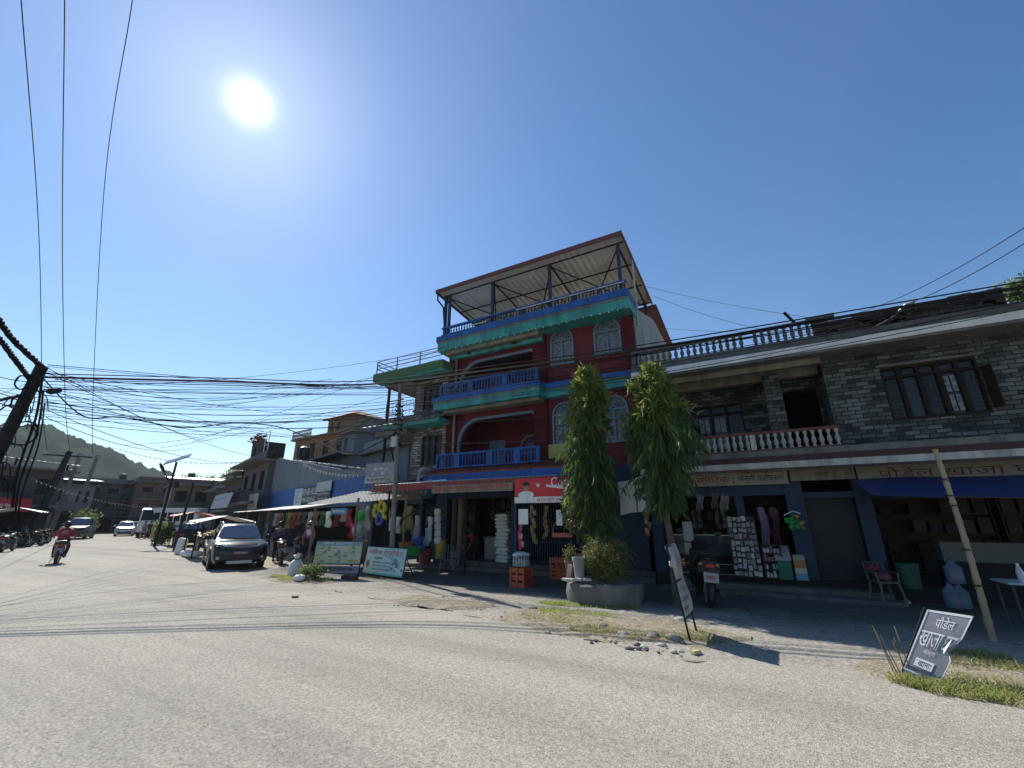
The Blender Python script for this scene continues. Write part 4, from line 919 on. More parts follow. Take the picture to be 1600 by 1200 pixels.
MB(C(.34, .33, .27)).box(-1.3, -.04, -.1, 1.3, .0, .95).build('board', bd3, local=True); MB(C(.1, .1, .09)).scrawl((-1.1, -.04, .02), 2.1, .18, seed=44).build('lettering', bd3, local=True)
for k, (s_, lab) in enumerate(((20.6, 'narrow pale blue shop board right of the leftmost pale shop boards'), (22.6, 'middle pale blue shop board of three tilted above the far shops'), (24.9, 'leftmost pale blue shop board tilted above the far shops'))):
    q = thing('sign', lab, 'sign', S(s_, 2.0, 2.6), RZ2+R(10), 'tilted boards above the far shops'); MB(C(.38, .43, .46)).obox((0, 0, .5), (1.7-.2*k, .05, 1.1), (R(-12), 0, 0)).build('board', q, local=True)
    MB(C(.15, .17, .2)).scrawl((-.5, -.14, .55), 1, .16, seed=50+k).build('lettering', q, local=True)
# far shop canopies
for lab, px, py, d_, w_, mt in (('faded red cloth canopy over the far fruit stall', 300, 806, 40, 3.6, C(.45, .1, .07)), ('cream cloth canopy over the orange fruit stall behind the grey suv', 345, 815, 27, 3.4, C(.5, .47, .4)), ('white cloth canopy over the motorcycle row at the far left', 33, 800, 46, 4.6, C(.6, .6, .6))):
    p = D(px, py, d_); q = thing('canopy', lab, 'canopy', (p.x, p.y, 0), RZ2)
    m_ = MB(mt); n = 12; vs = []; fs = []
    for i in range(n+1):
        for j in range(5):
            x = -w_/2+w_*i/n; y = -1.2+2.4*j/4; vs.append((x, y, p.z+.28*(1-abs(j-2)/2.)-.05*math.cos(i*1.6)*abs(j-2)/2))
    for i in range(n):
        for j in range(4): a = i*5+j; fs.append((a, a+5, a+6, a+1))
    m_.add(vs, fs).build('cloth', q, local=True, norm=False)
    for x in (-w_/2+.1, w_/2-.1):
        for y in (-1.1, 1.1): MB(m_poled).tube([(x, y, 0), (x, y, p.z)], .03, 5).build('pole', q, local=True)
# ================================================================= poles
def upole(name, label, base, top, r0, r1, mat, cat='utility pole'):
    base = Vector(base); top = Vector(top); t = thing(name, label, cat, base)
    MB(mat).tube([base+Vector((0, 0, -.3)), base.lerp(top, .5), top], [r0, (r0+r1)/2, r1], 10).build('shaft', t, smooth=True); return t
big_top = D(66, 572, 18); big_base = Vector((big_top.x-1.1, big_top.y-.35, 0))
bp = upole('utility_pole', 'big dark leaning pole crowded with cable coils at the left edge', big_base, big_top, .17, .14, m_poled)
rc = random.Random(3)
for k in range(7):
    t_ = .45+.075*k; c0 = big_base.lerp(big_top, t_); rr = rc.uniform(.14, .3); ang = rc.uniform(0, 6.28)
    b = MB(m_cable); pts = []
    off = Vector((math.cos(ang), math.sin(ang), 0))*.3
    for i in range(25):
        a = 2*math.pi*i/12; pts.append(c0+off+Vector((rr*math.cos(a)*math.cos(ang), rr*math.cos(a)*math.sin(ang), rr*1.25*math.sin(a)))+Vector((rc.uniform(-.02, .02), rc.uniform(-.02, .02), 0)))
    b.tube(pts, .02, 5); b.build('cable_coil', bp)
for k in range(34):
    c0 = big_base.lerp(big_top, rc.uniform(.35, .97)); b = MB(m_cable)
    d_ = Vector((rc.uniform(-1, 1), rc.uniform(-1, 1), 0)).normalized(); l_ = rc.uniform(.25, .6)
    b.tube(spline([c0, c0+d_*l_*.7+Vector((0, 0, rc.uniform(-.1, .2))), c0+d_*l_+Vector((0, 0, -rc.uniform(.1, .6)))], 4), .014, 4); b.build('loose_wire', bp)
for k in range(3):
    px = (22, 34, 46)[k]; b = MB(m_cable); a_ = D(66+k*2, 590+20*k, 17.8); b.tube(spline([a_, a_+Vector((.25, .1, -1.2)), a_+Vector((.3, .1, -2.6)), a_+Vector((.45+.1*k, .2, -3.6))]), .03-.006*k, 5); b.build('hanging_cable', bp)
MB(m_steel).tube([D(62, 590, 18), D(68, 594, 17.9)], .05, 6).build('insulator', bp)
# lamp head on its arm
a0 = D(64, 611, 18); a1 = D(74, 612, 17.9); a2 = D(94, 610, 17.6)
MB(m_poled).tube([a0, a1], .025, 5).build('lamp_arm', bp)
MB(m_poled).tube([a1, a1.lerp(a2, .3), a2], [.05, .1, .06], 8).build('lamp_head', bp, smooth=True)
p2b = G(41, 847); p2t = p2b+Vector((.9, .6, 7.25))
p2 = upole('utility_pole', 'dark pole with a crossarm and a white painted foot beyond the red motorcyclist', p2b, p2t, .3, .2, m_poled)
MB(m_whitebal).lathe([(.34, 0), (.33, 1.0)], p2b, 10).build('painted_foot', p2, smooth=True)
dr = Vector((.6, 1.2, 0)).normalized()
MB(m_poled).tube([p2t-dr*1.5+Vector((0, 0, -.4)), p2t+dr*1.5+Vector((0, 0, -.4))], .06, 5).build('crossarm', p2)
for k in (-1.4, .0, 1.4): MB(m_whitebal).lathe([(.06, 0), (.09, .1), (.05, .25)], p2t+dr*k+Vector((0, 0, -.35)), 8).build('insulator', p2, smooth=True)
for k in range(6):
    b = MB(m_greyc); a_ = p2b.lerp(p2t, .75-.03*k); e_ = a_+Vector((-2.4-.4*k, -3.2, -1.6-.25*k)); b.tube(sag(a_, e_, .8, 10), .035, 4); b.build('hanging_cable', p2)
def dpole(name, lab, pt, pb, d_, r, mat):
    t_ = D(*pt, d_); b_ = D(pb[0], 812, d_); b_.z = 0; return upole(name, lab, b_, t_, r*1.25, r, mat), t_, b_
p3, p3t, _ = dpole('utility_pole', 'middle grey concrete pole of the three far poles', (126, 709), (84, 825), 60, .17, m_polec)
p4, p4t, _ = dpole('utility_pole', 'grey concrete pole nearest the far blue grey house', (153, 711), (112, 825), 64, .17, m_polec)
MB(m_steel).box(p3t.x-.3, p3t.y-.1, p3t.z-.3, p3t.x+.3, p3t.y+.1, p3t.z-.15).build('bracket', p3); MB(m_steel).box(p4t.x-.3, p4t.y-.1, p4t.z-.3, p4t.x+.3, p4t.y+.1, p4t.z-.15).build('bracket', p4)
sl, slt, slb = dpole('street_lamp', 'solar street lamp with a tilted panel and one raised lamp arm', (276, 722), (251, 825), 38, .07, m_poled); sl['category'] = 'street lamp'
ctr = D(278, 718, 38); RT3 = Vector((RT[0], RT[1], 0)); FW3 = Vector((FW[0], FW[1], 0))
mm = Matrix.Translation(ctr) @ Matrix.Rotation(YAW+R(20), 4, 'Z') @ Matrix.Rotation(R(-24), 4, 'Y') @ Matrix.Rotation(R(22), 4, 'X')
b = MB(C(.05, .06, .1, .25)); b.add([mm @ Vector(p) for p in [(-.75, -.5, 0), (.75, -.5, 0), (.75, .5, 0), (-.75, .5, 0), (-.75, -.5, .06), (.75, -.5, .06), (.75, .5, .06), (-.75, .5, .06)]], [(0, 3, 2, 1), (4, 5, 6, 7), (0, 1, 5, 4), (1, 2, 6, 5), (2, 3, 7, 6), (3, 0, 4, 7)]); b.build('solar_panel', sl)
e0 = slb.lerp(slt, .72); e1 = D(250, 724, 38)
MB(m_poled).tube([e0, e0.lerp(e1, .6)], .04, 5).build('lamp_arm', sl); MB(m_poled).tube([e0.lerp(e1, .55), e0.lerp(e1, .8), e1], [.05, .12, .07], 6).build('lamp_head', sl); MB(m_black).obox(e0+RT3*.35, (.3, .3, .4)).build('battery_box', sl)
dpole('post', 'slim dark iron post between the solar lamp and the concrete house', (302, 755), (282, 825), 33, .06, m_poled)
gp = upole('utility_pole', 'grey concrete pole with a meter box beside the two poster boards', (-10.28, 10.6, 0), (-10.58, 10.6, 6.35), .095, .06, m_polec)
b = MB(C(.4, .41, .42)); b.box(-10.6, 10.41, 4.05, -10.36, 10.49, 4.4); b.build('meter_box', gp)
b = MB(m_cable)
for k in range(9):
    c0 = Vector((-10.5, 10.6, 4.15+.17*k)); pts = [c0+Vector((.14*math.cos(i*.8+k), .14*math.sin(i*.8+k), .04*math.sin(i*2))) for i in range(10)]; b.tube(pts, .02, 4)
b.build('cable_coil', gp)
for z_ in (5.2, 5.7): MB(m_poled).tube([(-10.9, 10.5, z_), (-10.25, 10.5, z_)], .025, 4).build('crossarm', gp)
bam = MB(m_bamboo); pts = []; rs = []
for i in range(61):
    t = i/60; z = 2.8*t; pts.append((2.65+.03*math.sin(t*3), 9.48, z)); rs.append(.043-.011*t+(.008 if i % 6 == 0 else 0))
bam.tube(pts, rs, 10); bo = bam.build('bamboo_pole', origin=(2.65, 9.48, 0), smooth=True); tag(bo, 'yellow bamboo pole standing by the roadside before the snack shop', 'pole')
b = MB(m_black)
for z_ in (.75, 1.25, 1.9, 2.05, 2.3): b.lathe([(.056, z_), (.056, z_+.025)], (2.66, 9.48, 0), 10)
b.build('wire_binding', bo)
# ================================================================= overhead cables
def cable(label, pts, r=.012, mat=m_cable, group=None, n=4, nm='cable'):
    o = MB(mat).tube(pts, r, n, cap=True).build(nm, origin=pts[0], smooth=True); return tag(o, label, 'cable', group)
ends = (p2t+dr*-1.4, p2t+dr*0., p2t+dr*1.4)
for (pa, pm, lab), e_ in zip((((33, 0), (62, 400), 'leftmost of the three thin cables dropping from the top of the sky'), ((101, 0), (98, 450), 'middle one of the three thin cables dropping from the top of the sky'), ((207, 0), (160, 330), 'right one of the three thin cables dropping from the top of the sky')), ends):
    a_ = D(*pa, 7.0); m_ = D(*pm, 16.); pp = spline([a_, m_, m_.lerp(e_, .5)-Vector((0, 0, .35)), e_], 12)
    rr = [.004+.0003*math.hypot(p.x, p.y) for p in pp]; cable(lab, pp, rr)
def twist(label, pts, r=.03, turns=14):
    pp = spline(pts, 12); b = MB(m_cable)
    for ph in (0, 2.1, 4.2):
        q = []
        for i, p in enumerate(pp):
            a = ph+turns*2*math.pi*i/len(pp); q.append(p+Vector((math.cos(a)*.6, math.cos(a)*.6, math.sin(a)))*r)
        b.tube(q, r*.8, 5)
    tag(b.build('twisted_cable', origin=pp[0], smooth=True), label, 'cable')
twist('thick twisted cable dropping from the upper left to the top of the leaning pole', [D(-90, 400, 15), D(-20, 475, 15.6), D(20, 530, 16.8), big_top+Vector((0, 0, -.02))], .05, 9)
twist('second thick twisted cable reaching the leaning pole a little lower down', [D(-90, 450, 15), D(-10, 520, 15.6), D(22, 560, 16.8), D(45, 590, 18)], .045, 9)
twist('thick dark cable reaching the leaning pole level with the lamp head', [D(-60, 640, 15.6), D(0, 625, 16.8), D(32, 618, 18)], .03, 6)
GA = 'thin dark cables strung along the street from the leaning pole'
LA = 'thin dark cable strung along the street from the leaning pole towards the grey pole'
gpt = Vector((-10.3, 10.3, 0))
rng = random.Random(9)
for k, (ya, zb, sg_) in enumerate(((572, 6.1, .1), (600, 6.0, .15), (608, 5.9, .05), (618, 5.7, .3), (624, 5.6, .28), (628, 5.5, .36), (632, 5.4, .5), (638, 5.3, .42), (642, 5.2, .3), (650, 4.9, .25), (655, 4.7, .35))):
    a_ = D(68, ya, 17.9); e_ = Vector((-10.5, 10.48+.03*k, zb)); cable(LA, sag(a_, e_, sg_, 20), .008+.005*(k in (2, 5, 6)), group=GA)
# on from the grey pole along the fronts of the red and the stone house
GB = 'thin cables strung across the fronts of the red and the stone house'; LB = 'thin cable strung past the red house front towards the right edge'
for k, (za, p_, sg_) in enumerate(((6.1, (6.5, 11.4, 6.15), .2), (5.9, (6.5, 11.3, 6.05), .3), (5.8, (6.5, 11.5, 5.95), .25), (5.6, (6.5, 11.2, 5.85), .4), (5.5, (6.5, 11.6, 5.8), .33))):
    cable(LB, sag((-10.5, 10.6, za), p_, sg_, 24), .009, group=GB)
for za, e_, lab in ((5.0, (-5.95, 13.05, 5.1), 'pale slack cable from the grey pole to the red house below its middle slab'), (4.2, (-3.2, 13.1, 4.25), 'pale slack cable crossing the lower loggia of the red house'), (6.0, (-6.2, 13.1, 7.0), 'pale slack cable crossing the upper loggia of the red house')):
    cable(lab, sag((-10.5, 10.55, za), e_, .12, 14), .009, m_greyc)
# heavy bundle whose shadow runs along the road
hb = [big_top+Vector((0, 0, -.35)), Vector((-14.0, 6.3, 5.75)), Vector((-10.3, 8.6, 5.7)), Vector((-6, 9.6, 5.75)), Vector((-1, 10.6, 5.9)), Vector((8, 12.1, 6.3))]
for k in range(6):
    o_ = Vector((0, (.0, .1, -.1, .2, .34, -.2)[k], (.0, .05, .09, -.06, .03, -.04)[k])); cable('cable of the heavy bundle crossing above the road from the leaning pole', spline([p+o_ for p in hb], 10), (.021, .018, .016, .014, .012, .012)[k], group='heavy cable bundle above the road')
bk2 = [D(66, 590, 18), D(130, 650, 19), D(190, 652, 20), D(288, 668, 21), D(370, 661, 21.5), D(440, 668, 22), D(500, 692, 20), D(545, 710, 18), D(595, 690, 15), Vector((-10.5, 10.55, 4.6))]
cable('heavy black cable sagging in long waves before the hill and the grey houses', spline(bk2, 8), .022)
for lab, a_, e_, s_ in (('upper of the two cables rising to the right edge above the stone house', (-.2, 16, 7.9), D(1640, 330, 9), .3), ('lower of the two cables rising to the right edge above the stone house', (0, 16, 7.8), D(1640, 355, 9), .4)):
    a_ = D(1290, 500, 16); cable(lab, sag(a_, e_, s_, 18), .009, m_greyc)
for lab, a_, e_ in (('faint cable falling behind the red house towards the roof balusters', D(1000, 445, 22), D(1270, 497, 20)), ('faint lower cable falling from the red house gable to the roof balusters', D(1020, 462, 22), D(1190, 515, 20)), ('faint level cable between the red house gable and the roof balusters', D(1040, 513, 22), D(1260, 514, 20))):
    cable(lab, sag(a_, e_, .15, 12), .008, m_greyc)
GC = 'thin cables fanning from the leaning pole over the far houses'; LC = 'thin cable fanning from the leaning pole over the far houses'
for a_, e_, s_ in (((75, 575), (330, 690), .3), ((75, 582), (390, 712), .3), ((72, 640), (385, 722), .5), ((72, 652), (300, 700), .5), ((75, 570), (640, 612), .1)):
    cable(LC, sag(D(*a_, 18), D(*e_, 34), s_, 16), .011, group=GC)
for a_, e_, s_ in (((0, 607), (590, 603), .1), ((0, 640), (600, 640), .5), ((250, 700), (600, 620), .2), ((300, 690), (690, 545), .2), ((300, 640), (690, 560), .3), ((100, 605), (700, 545), .4)):
    cable('thin cable crossing the lower sky left of the red house', sag(D(*a_, 26), D(*e_, 19), s_, 20), .009, group='thin cables crossing the lower sky')
for k in range(16):
    a_ = D(66+rng.uniform(-3, 6), rng.uniform(575, 650), 18); e_ = D(rng.uniform(380, 640), rng.uniform(590, 690), rng.uniform(19, 30)); cable(LC, sag(a_, e_, rng.uniform(.1, .8), 20), rng.uniform(.005, .009), group=GC)
for k in range(8):
    a_ = D(66, rng.uniform(580, 650), 18); e_ = D(-60, rng.uniform(560, 680), rng.uniform(14, 22)); cable('thin cable leaving the leaning pole towards the left edge', sag(a_, e_, rng.uniform(.1, .4), 10), rng.uniform(.006, .012), group='thin cables leaving the leaning pole to the left')
def bunting(label, a_, e_, s_, n, cols, sz):
    pp = sag(a_, e_, s_, n); t_ = thing('bunting', label, 'bunting', tuple(a_)); MB(m_greyc).tube(pp, .012, 3).build('string', t_)
    for i, p in enumerate(pp[1:-1]):
        b = MB(cols[i % len(cols)]); q = (pp[i+2]-pp[i]).normalized()*sz; b.add([p-q*.5, p+q*.5, p+Vector((U(-.05, .05), U(-.05, .05), -sz*1.1))], [(0, 1, 2)]); b.build('flag', t_, norm=False)
bunting('string of white flags hung low across the far end of the street', D(50, 748, 45), D(262, 792, 60), .6, 40, [m_white], .13)
bunting('string of dark little flags high before the hill', D(180, 700, 44), D(385, 722, 40), .5, 26, [m_gwall, C(.2, .1, .1)], .1)
bunting('second string of dark little flags crossing above the solar lamp', D(190, 695, 40), D(420, 655, 30), .4, 26, [m_gwall, m_greyc], .08)
bunting('string of white flags across the top of the blank grey wall', S(8.5, .4, 4.9), S(-.6, .5, 3.55), .25, 20, [m_white], .12)
# things on the stone house roof
t_ = MB(m_poled).tube([(1.55, 12.5, 6.62), (1.35, 12.5, 7.0)], .04, 6); tag(t_.build('iron_stub', origin=(1.55, 12.5, 6.62)), 'short iron stub sticking up at the end of the roof balusters', 'pipe')
q = thing('street_lamp', 'thin lamp arm with a flat head leaning over the brick parapet', 'street lamp', (2.9, 12.3, 5.95)); e_ = Y(1428, 471, 11.6); s_ = Y(1360, 515, 12.2)
MB(m_greyc).tube(spline([s_, s_.lerp(e_, .5)+Vector((.02, 0, -.03)), s_.lerp(e_, .72)]), .02, 5).build('lamp_arm', q); MB(m_steel).tube([s_.lerp(e_, .68), s_.lerp(e_, .85), e_], [.03, .07, .03], 6).build('lamp_head', q)
# ================================================================= trees and plants
m_ashoka = leafmat('drooping_leaf', (.028, .062, .016), (.09, .155, .032), .42)
m_ashoka2 = leafmat('sunlit_leaf', (.11, .18, .03), (.26, .27, .06), .5)  # sunlight on the crown tops put into the leaf colour
m_shrub = leafmat('shrub_leaf', (.05, .075, .02), (.16, .16, .05), .35)
m_boug = leafmat('climber_leaf', (.035, .065, .02), (.13, .17, .05), .4)
m_pink = leafmat('pink_bract', (.35, .08, .12), (.5, .2, .22), .4)
m_grass = leafmat('grass_blade', (.12, .2, .03), (.28, .32, .08), .45)
m_drygr = leafmat('dry_grass', (.42, .34, .18), (.3, .25, .11), .4)
rl = random.Random(5)
def leaf(b, p, d, l, w_):
    d = d.normalized(); s_ = d.cross(Vector((rl.uniform(-1, 1), rl.uniform(-1, 1), rl.uniform(-.3, .3))))
    if s_.length < 1e-3: return
    s_.normalize(); m_ = p+d*l*.5+s_.cross(d)*l*.06
    b.add([p, m_-s_*w_, p+d*l, m_+s_*w_], [(0, 1, 2, 3)])
def ashoka(label, x, y, prof, ztop, zbot, n, trunk_top):
    t = thing('tree', label, 'tree', (x, y, 0))
    tp = [(x, y, -.05), (x+.03, y, 1.0), (x-.03, y, 2.2), (x+.02, y, 3.8), (x, y, ztop-.3)]
    MB(m_bark).tube(spline(tp, 4), [.11-.095*i/16 for i in range(17)], 8).build('trunk', t, smooth=True)
    lb = MB(m_bark); b = MB(m_ashoka)
    def rad(z):
        for (za, ra), (zb_, rb_) in zip(prof, prof[1:]):
            if za <= z <= zb_: return ra+(rb_-ra)*(z-za)/(zb_-za)
        return .05
    nb = n//16
    for k in range(nb):
        z = zbot+(ztop-zbot)*rl.random()**.9; a = rl.uniform(0, 6.283); r = rad(z)*(rl.random()**.45)
        lump = .86+.75*MN.noise(Vector((math.cos(a)*1.5+x*3, math.sin(a)*1.5, z*1.5)))+.35*MN.noise(Vector((math.cos(a)*3.5, math.sin(a)*3.5+x, z*3.5)))
        if lump < .72 and rl.random() < .75: continue
        r *= lump; base = Vector((x+math.cos(a)*r*.5, y+math.sin(a)*r*.5, z+.12)); out = Vector((math.cos(a), math.sin(a), 0))
        tip = base+out*r*.5+Vector((0, 0, -.4*rl.uniform(.4, 1.3)))
        if k % 6 == 0: lb.tube([base-out*r*.4+Vector((0, 0, .1)), base, tip], [.012, .009, .003], 3)
        top = z > ztop-1.25+rl.uniform(-.5, .4)
        b.m(m_ashoka2 if (top and rl.random() < .6) or rl.random() < .04 else m_ashoka)
        for i in range(16):
            u = rl.random(); p = base.lerp(tip, u)
            d = out*rl.uniform(-.1, .55)+Vector((rl.uniform(-.3, .3), rl.uniform(-.3, .3), -1 if not top else rl.uniform(-1, .35)))
            leaf(b, p, d, rl.uniform(.13, .28), rl.uniform(.013, .024))
    lb.build('limbs', t); b.build('crown', t, norm=False); return t
ashoka('taller columnar tree with drooping leaves rising from the round planter', -3.55, 10.45, [(1.0, .22), (1.5, .42), (2.0, .66), (2.6, .76), (3.5, .84), (4.3, .72), (4.8, .62), (5.2, .54), (5.45, .36), (5.6, .1)], 5.55, 1.45, 15000, 5.2)
t2 = ashoka('columnar drooping tree with sunlit yellow tips and bark wrapped trunk right of the planter', -1.82, 10.25, [(1.6, .25), (2.1, .5), (2.7, .84), (3.3, 1.02), (4.0, .84), (4.6, .62), (4.9, .56), (5.15, .4), (5.32, .1)], 5.27, 2.05, 14000, 4.9)
def bush(label, c, r, n, mat, sz, stems=True, flowers=None, name='bush', cat='bush', squash=.0):
    t = thing(name, label, cat, (c[0], c[1], 0)); b = MB(mat); c = Vector(c)
    for k in range(n//8):
        v = Vector((rl.gauss(0, 1), rl.gauss(0, 1), rl.gauss(0, 1))).normalized()*(rl.random()**.4)
        v *= .8+.35*MN.noise(v*2.1+c)
        p0 = c+Vector((v.x*r[0], v.y*r[1], v.z*r[2]))
        if flowers and rl.random() < .07: b.m(flowers)
        else: b.m(mat)
        for i in range(8): leaf(b, p0+Vector((rl.gauss(0, 1), rl.gauss(0, 1), rl.gauss(0, 1)))*sz*.8, Vector((rl.uniform(-1, 1), rl.uniform(-1, 1), rl.uniform(-.5, 1))), sz*rl.uniform(.7, 1.3), sz*rl.uniform(.2, .33))
    b.build('foliage', t, norm=False)
    if stems:
        s_ = MB(m_bark)
        for k in range(7): a = k*.9; s_.tube([(c.x, c.y, max(0, c.z-r[2]*1.0)), c+Vector((math.cos(a)*r[0]*.5, math.sin(a)*r[1]*.5, r[2]*.5))], [.014, .005], 4)
        s_.build('stems', t)
    return t
bush('climber with pinkish bracts hanging under the taller tree beside the banner', (-3.95, 10.25, 2.0), (.42, .4, .85), 2600, m_boug, .075, flowers=m_pink, name='climber', cat='climber')
bush('rounded shrub with small yellowish leaves growing in the round concrete planter', (-3.12, 9.7, .88), (.66, .55, .56), 9000, m_shrub, .05)
bush('small plant in the brown pot behind the white pot on the planter', (-3.95, 9.75, .95), (.17, .17, .2), 400, m_shrub, .045, name='potted_plant', cat='plant')
bush('dark green roof plant showing past the right end of the brick parapet', (5.9, 12.9, 6.55), (.55, .4, .4), 1300, m_boug, .09, name='roof_plant', cat='plant')
bush('roof plant trailing over the grey house beside the slate block', tuple(S(4.4, -3.6, 5.75)), (.9, .3, .3), 700, m_boug, .1, name='roof_plant', cat='plant')
bush('green plant on the first floor balcony of the stone house', (.0, 12.75, 3.55), (.5, .15, .2), 700, m_boug, .06, name='potted_plant', cat='plant')
p_ = G(252, 851); bush('dark leafy bush beside the black hatchback', (p_.x, p_.y, .8), (.75, .7, .85), 1600, m_boug, .17)
p_ = G(262, 838); bush('low yellowish hedge bush behind the black hatchback', (p_.x+2, p_.y+1.5, 1.1), (1.9, .6, .45), 1200, m_shrub, .16)
p_ = D(128, 826, 62); bush('clipped round dark bush beside the jeep', (p_.x, p_.y, 1.6), (1.5, 1.0, .9), 700, m_boug, .3)
# far roadside trees: one trunk and crown each, standing between the far houses and the hill
for k, (px, py, d_, s_) in ((0, (300, 752, 110, 3.0)), (1, (372, 742, 90, 2.2)), (4, (330, 752, 120, 2.6))):
    lab = ('far bushy tree above the ochre house roof', 'far tree showing between the concrete houses above their roofs', 'far slender tree behind the two grey poles', 'tree behind the big leaning pole at the left edge', 'far tree beside the twin roof tanks')[k]
    c = D(px, py, d_); t = thing('tree', lab, 'tree', (c.x, c.y, 0)); MB(m_bark).tube([(c.x, c.y, 0), (c.x+.2, c.y, c.z*.6), c], [.3, .2, .08], 6).build('trunk', t)
    b = MB(m_boug)
    for i in range(2200):
        v = Vector((rl.gauss(0, 1), rl.gauss(0, 1), rl.gauss(0, 1))).normalized()*(rl.random()**.4)*(.8+.5*rl.random()); p = c+Vector((v.x*s_, v.y*s_, v.z*s_*.8-s_*.4)); leaf(b, p, v+Vector((0, 0, .2)), .3, .1)
    b.build('crown', t, norm=False)
def grass(label, pts, n, h, mats, name='grass', lean=0.5):
    b = MB()
    for k in range(n):
        (x0, y0, r) = pts[rl.randrange(len(pts))]; a = rl.uniform(0, 6.283); q = r*rl.random()**.5
        x = x0+math.cos(a)*q; y = y0+math.sin(a)*q*.55; hh = h*rl.uniform(.4, 1.2); v = Vector((rl.uniform(-lean, lean), rl.uniform(-lean, lean), 1)).normalized()*hh
        s_ = Vector((rl.uniform(-1, 1), rl.uniform(-1, 1), 0)).normalized()*.006; p = Vector((x, y, .01)); b.m(mats[rl.randrange(len(mats))])
        dr_ = Vector((v.x, v.y, 0))*.6
        b.add([p-s_, p+s_, p+v*.6+s_*.7, p+v+dr_-Vector((0, 0, hh*.15)), p+v*.6-s_*.7], [(0, 1, 2, 4), (4, 2, 3)])
    tag(b.build(name, norm=False), label, 'grass', kind='stuff')
grass('short green grass in front of the round planter', [(-3.7, 9.1, .5), (-3.1, 9.2, .5), (-2.7, 9.3, .35), (-4.1, 8.95, .3), (-3.6, 8.3, .45), (-3.1, 8.35, .4), (-2.7, 8.3, .25)], 5200, .075, [m_grass])
grass('dry yellow grass among the stones of the verge', [(-3.6, 7.7, .6), (-3.0, 7.7, .55), (-2.4, 7.5, .45), (-1.9, 7.3, .45), (-1.4, 7.5, .4), (-1.0, 7.55, .3), (-1.1, 7.85, .25), (-2.6, 7.2, .4)], 4600, .07, [m_drygr, m_drygr, m_grass])
grass('green and straw grass under the fallen grey sign', [(1.25, 6.8, .3), (1.5, 6.75, .45), (2.0, 6.8, .6), (2.5, 6.8, .6), (2.9, 6.9, .6), (1.8, 7.0, .6)], 3000, .12, [m_grass, m_grass, m_drygr], lean=1.1)
grass('dry grass on the bank behind the fallen grey sign', [(1.9, 7.9, .5), (2.5, 8.0, .45), (3.1, 8.1, .45), (2.2, 8.4, .3)], 1800, .13, [m_drygr, m_grass], lean=.9)
grass('weeds at the foot of the hoarding by the sack', [(-12.6, 8.9, .45), (-12.0, 8.95, .45), (-11.4, 9.0, .4), (-13.2, 8.8, .3), (-12.3, 8.6, .5)], 2600, .13, [m_grass, m_drygr], lean=.8)
grass('dry tufts at the foot of the leaning pale board', [(-10.6, 10.2, .35), (-10.0, 10.1, .25)], 500, .08, [m_drygr], lean=.8)
for k, (x, y, h_, lab) in enumerate(((-11.95, 8.8, .35, 'broad leafed weed left of the bricks under the hoarding'), (-11.55, 8.85, .45, 'tall broad leafed weed beside the bricks under the hoarding'))): bush(lab, (x, y, h_*.6), (.25, .2, h_*.5), 220, m_boug, .1, name='weed', cat='weed')
# stones of the verge
def rock(label, x, y, s_, col, group=None, z=0):
    b = MB(col); seed = rl.random()*50; vs = []
    b.ell((x, y, z+s_*.28), (s_, s_*.75, s_*.5), 9, 6)
    b.v = [v+(v-Vector((x, y, z+s_*.28)))*.7*MN.noise(v*.9/s_+Vector((seed, 0, 0))) for v in b.v]
    tag(b.build('rock', origin=(x, y, z), smooth=True, ang=50), label, 'rock', group)
m_rk1 = M('river_stone', (.2, .19, .17), .9, .35, 6, bump=.5); m_rk2 = M('pale_stone', (.42, .4, .36), .9, .25, 6, bump=.5); m_rk3 = M('dark_stone', (.09, .09, .085), .9, .35, 6, bump=.5)
for lab, px, py, s_, mt in (('whitish boulder at the foot of the narrow white sign', 1063, 972, .17, m_rk2), ('second whitish boulder touching the foot of the narrow white sign', 1049, 966, .1, m_rk2), ('flat grey stone nearest the foot of the narrow white sign post', 1056, 1003, .17, m_rk1), ('brown grey rounded stone in the middle of the verge', 1018, 999, .16, m_rk1), ('pale stone at the road edge of the verge', 1033, 1010, .09, m_rk2), ('largest grey stone of the stone heap by the grass', 942, 982, .13, m_rk1), ('dark stone at the left of the stone heap', 918, 981, .11, m_rk3), ('stone on the top of the stone heap by the grass', 938, 973, .1, m_rk3), ('lone dark stone behind the stone heap', 993, 974, .1, m_rk3), ('long flat pale stone before the stone heap', 975, 994, .13, m_rk2)):
    p_ = G(px, py); rock(lab, p_.x, p_.y, s_*.72, mt)
for k in range(90):
    px = U(850, 1072); py = 965+(px-850)*.14+U(-9, 32); p_ = G(px, py); rock('small loose stone scattered over the dry verge', p_.x, p_.y, U(.015, .055), (m_rk1, m_rk2, m_rk3)[k % 3], 'small stones of the verge')
for k in range(26):
    p_ = G(U(700, 880), 0) if False else Vector((U(-7, -3.8), U(7.3, 8.6), 0)); rock('small pebble on the broken road edge left of the grass', p_.x, p_.y, U(.015, .04), (m_rk1, m_rk3)[k % 2], 'pebbles of the road edge')
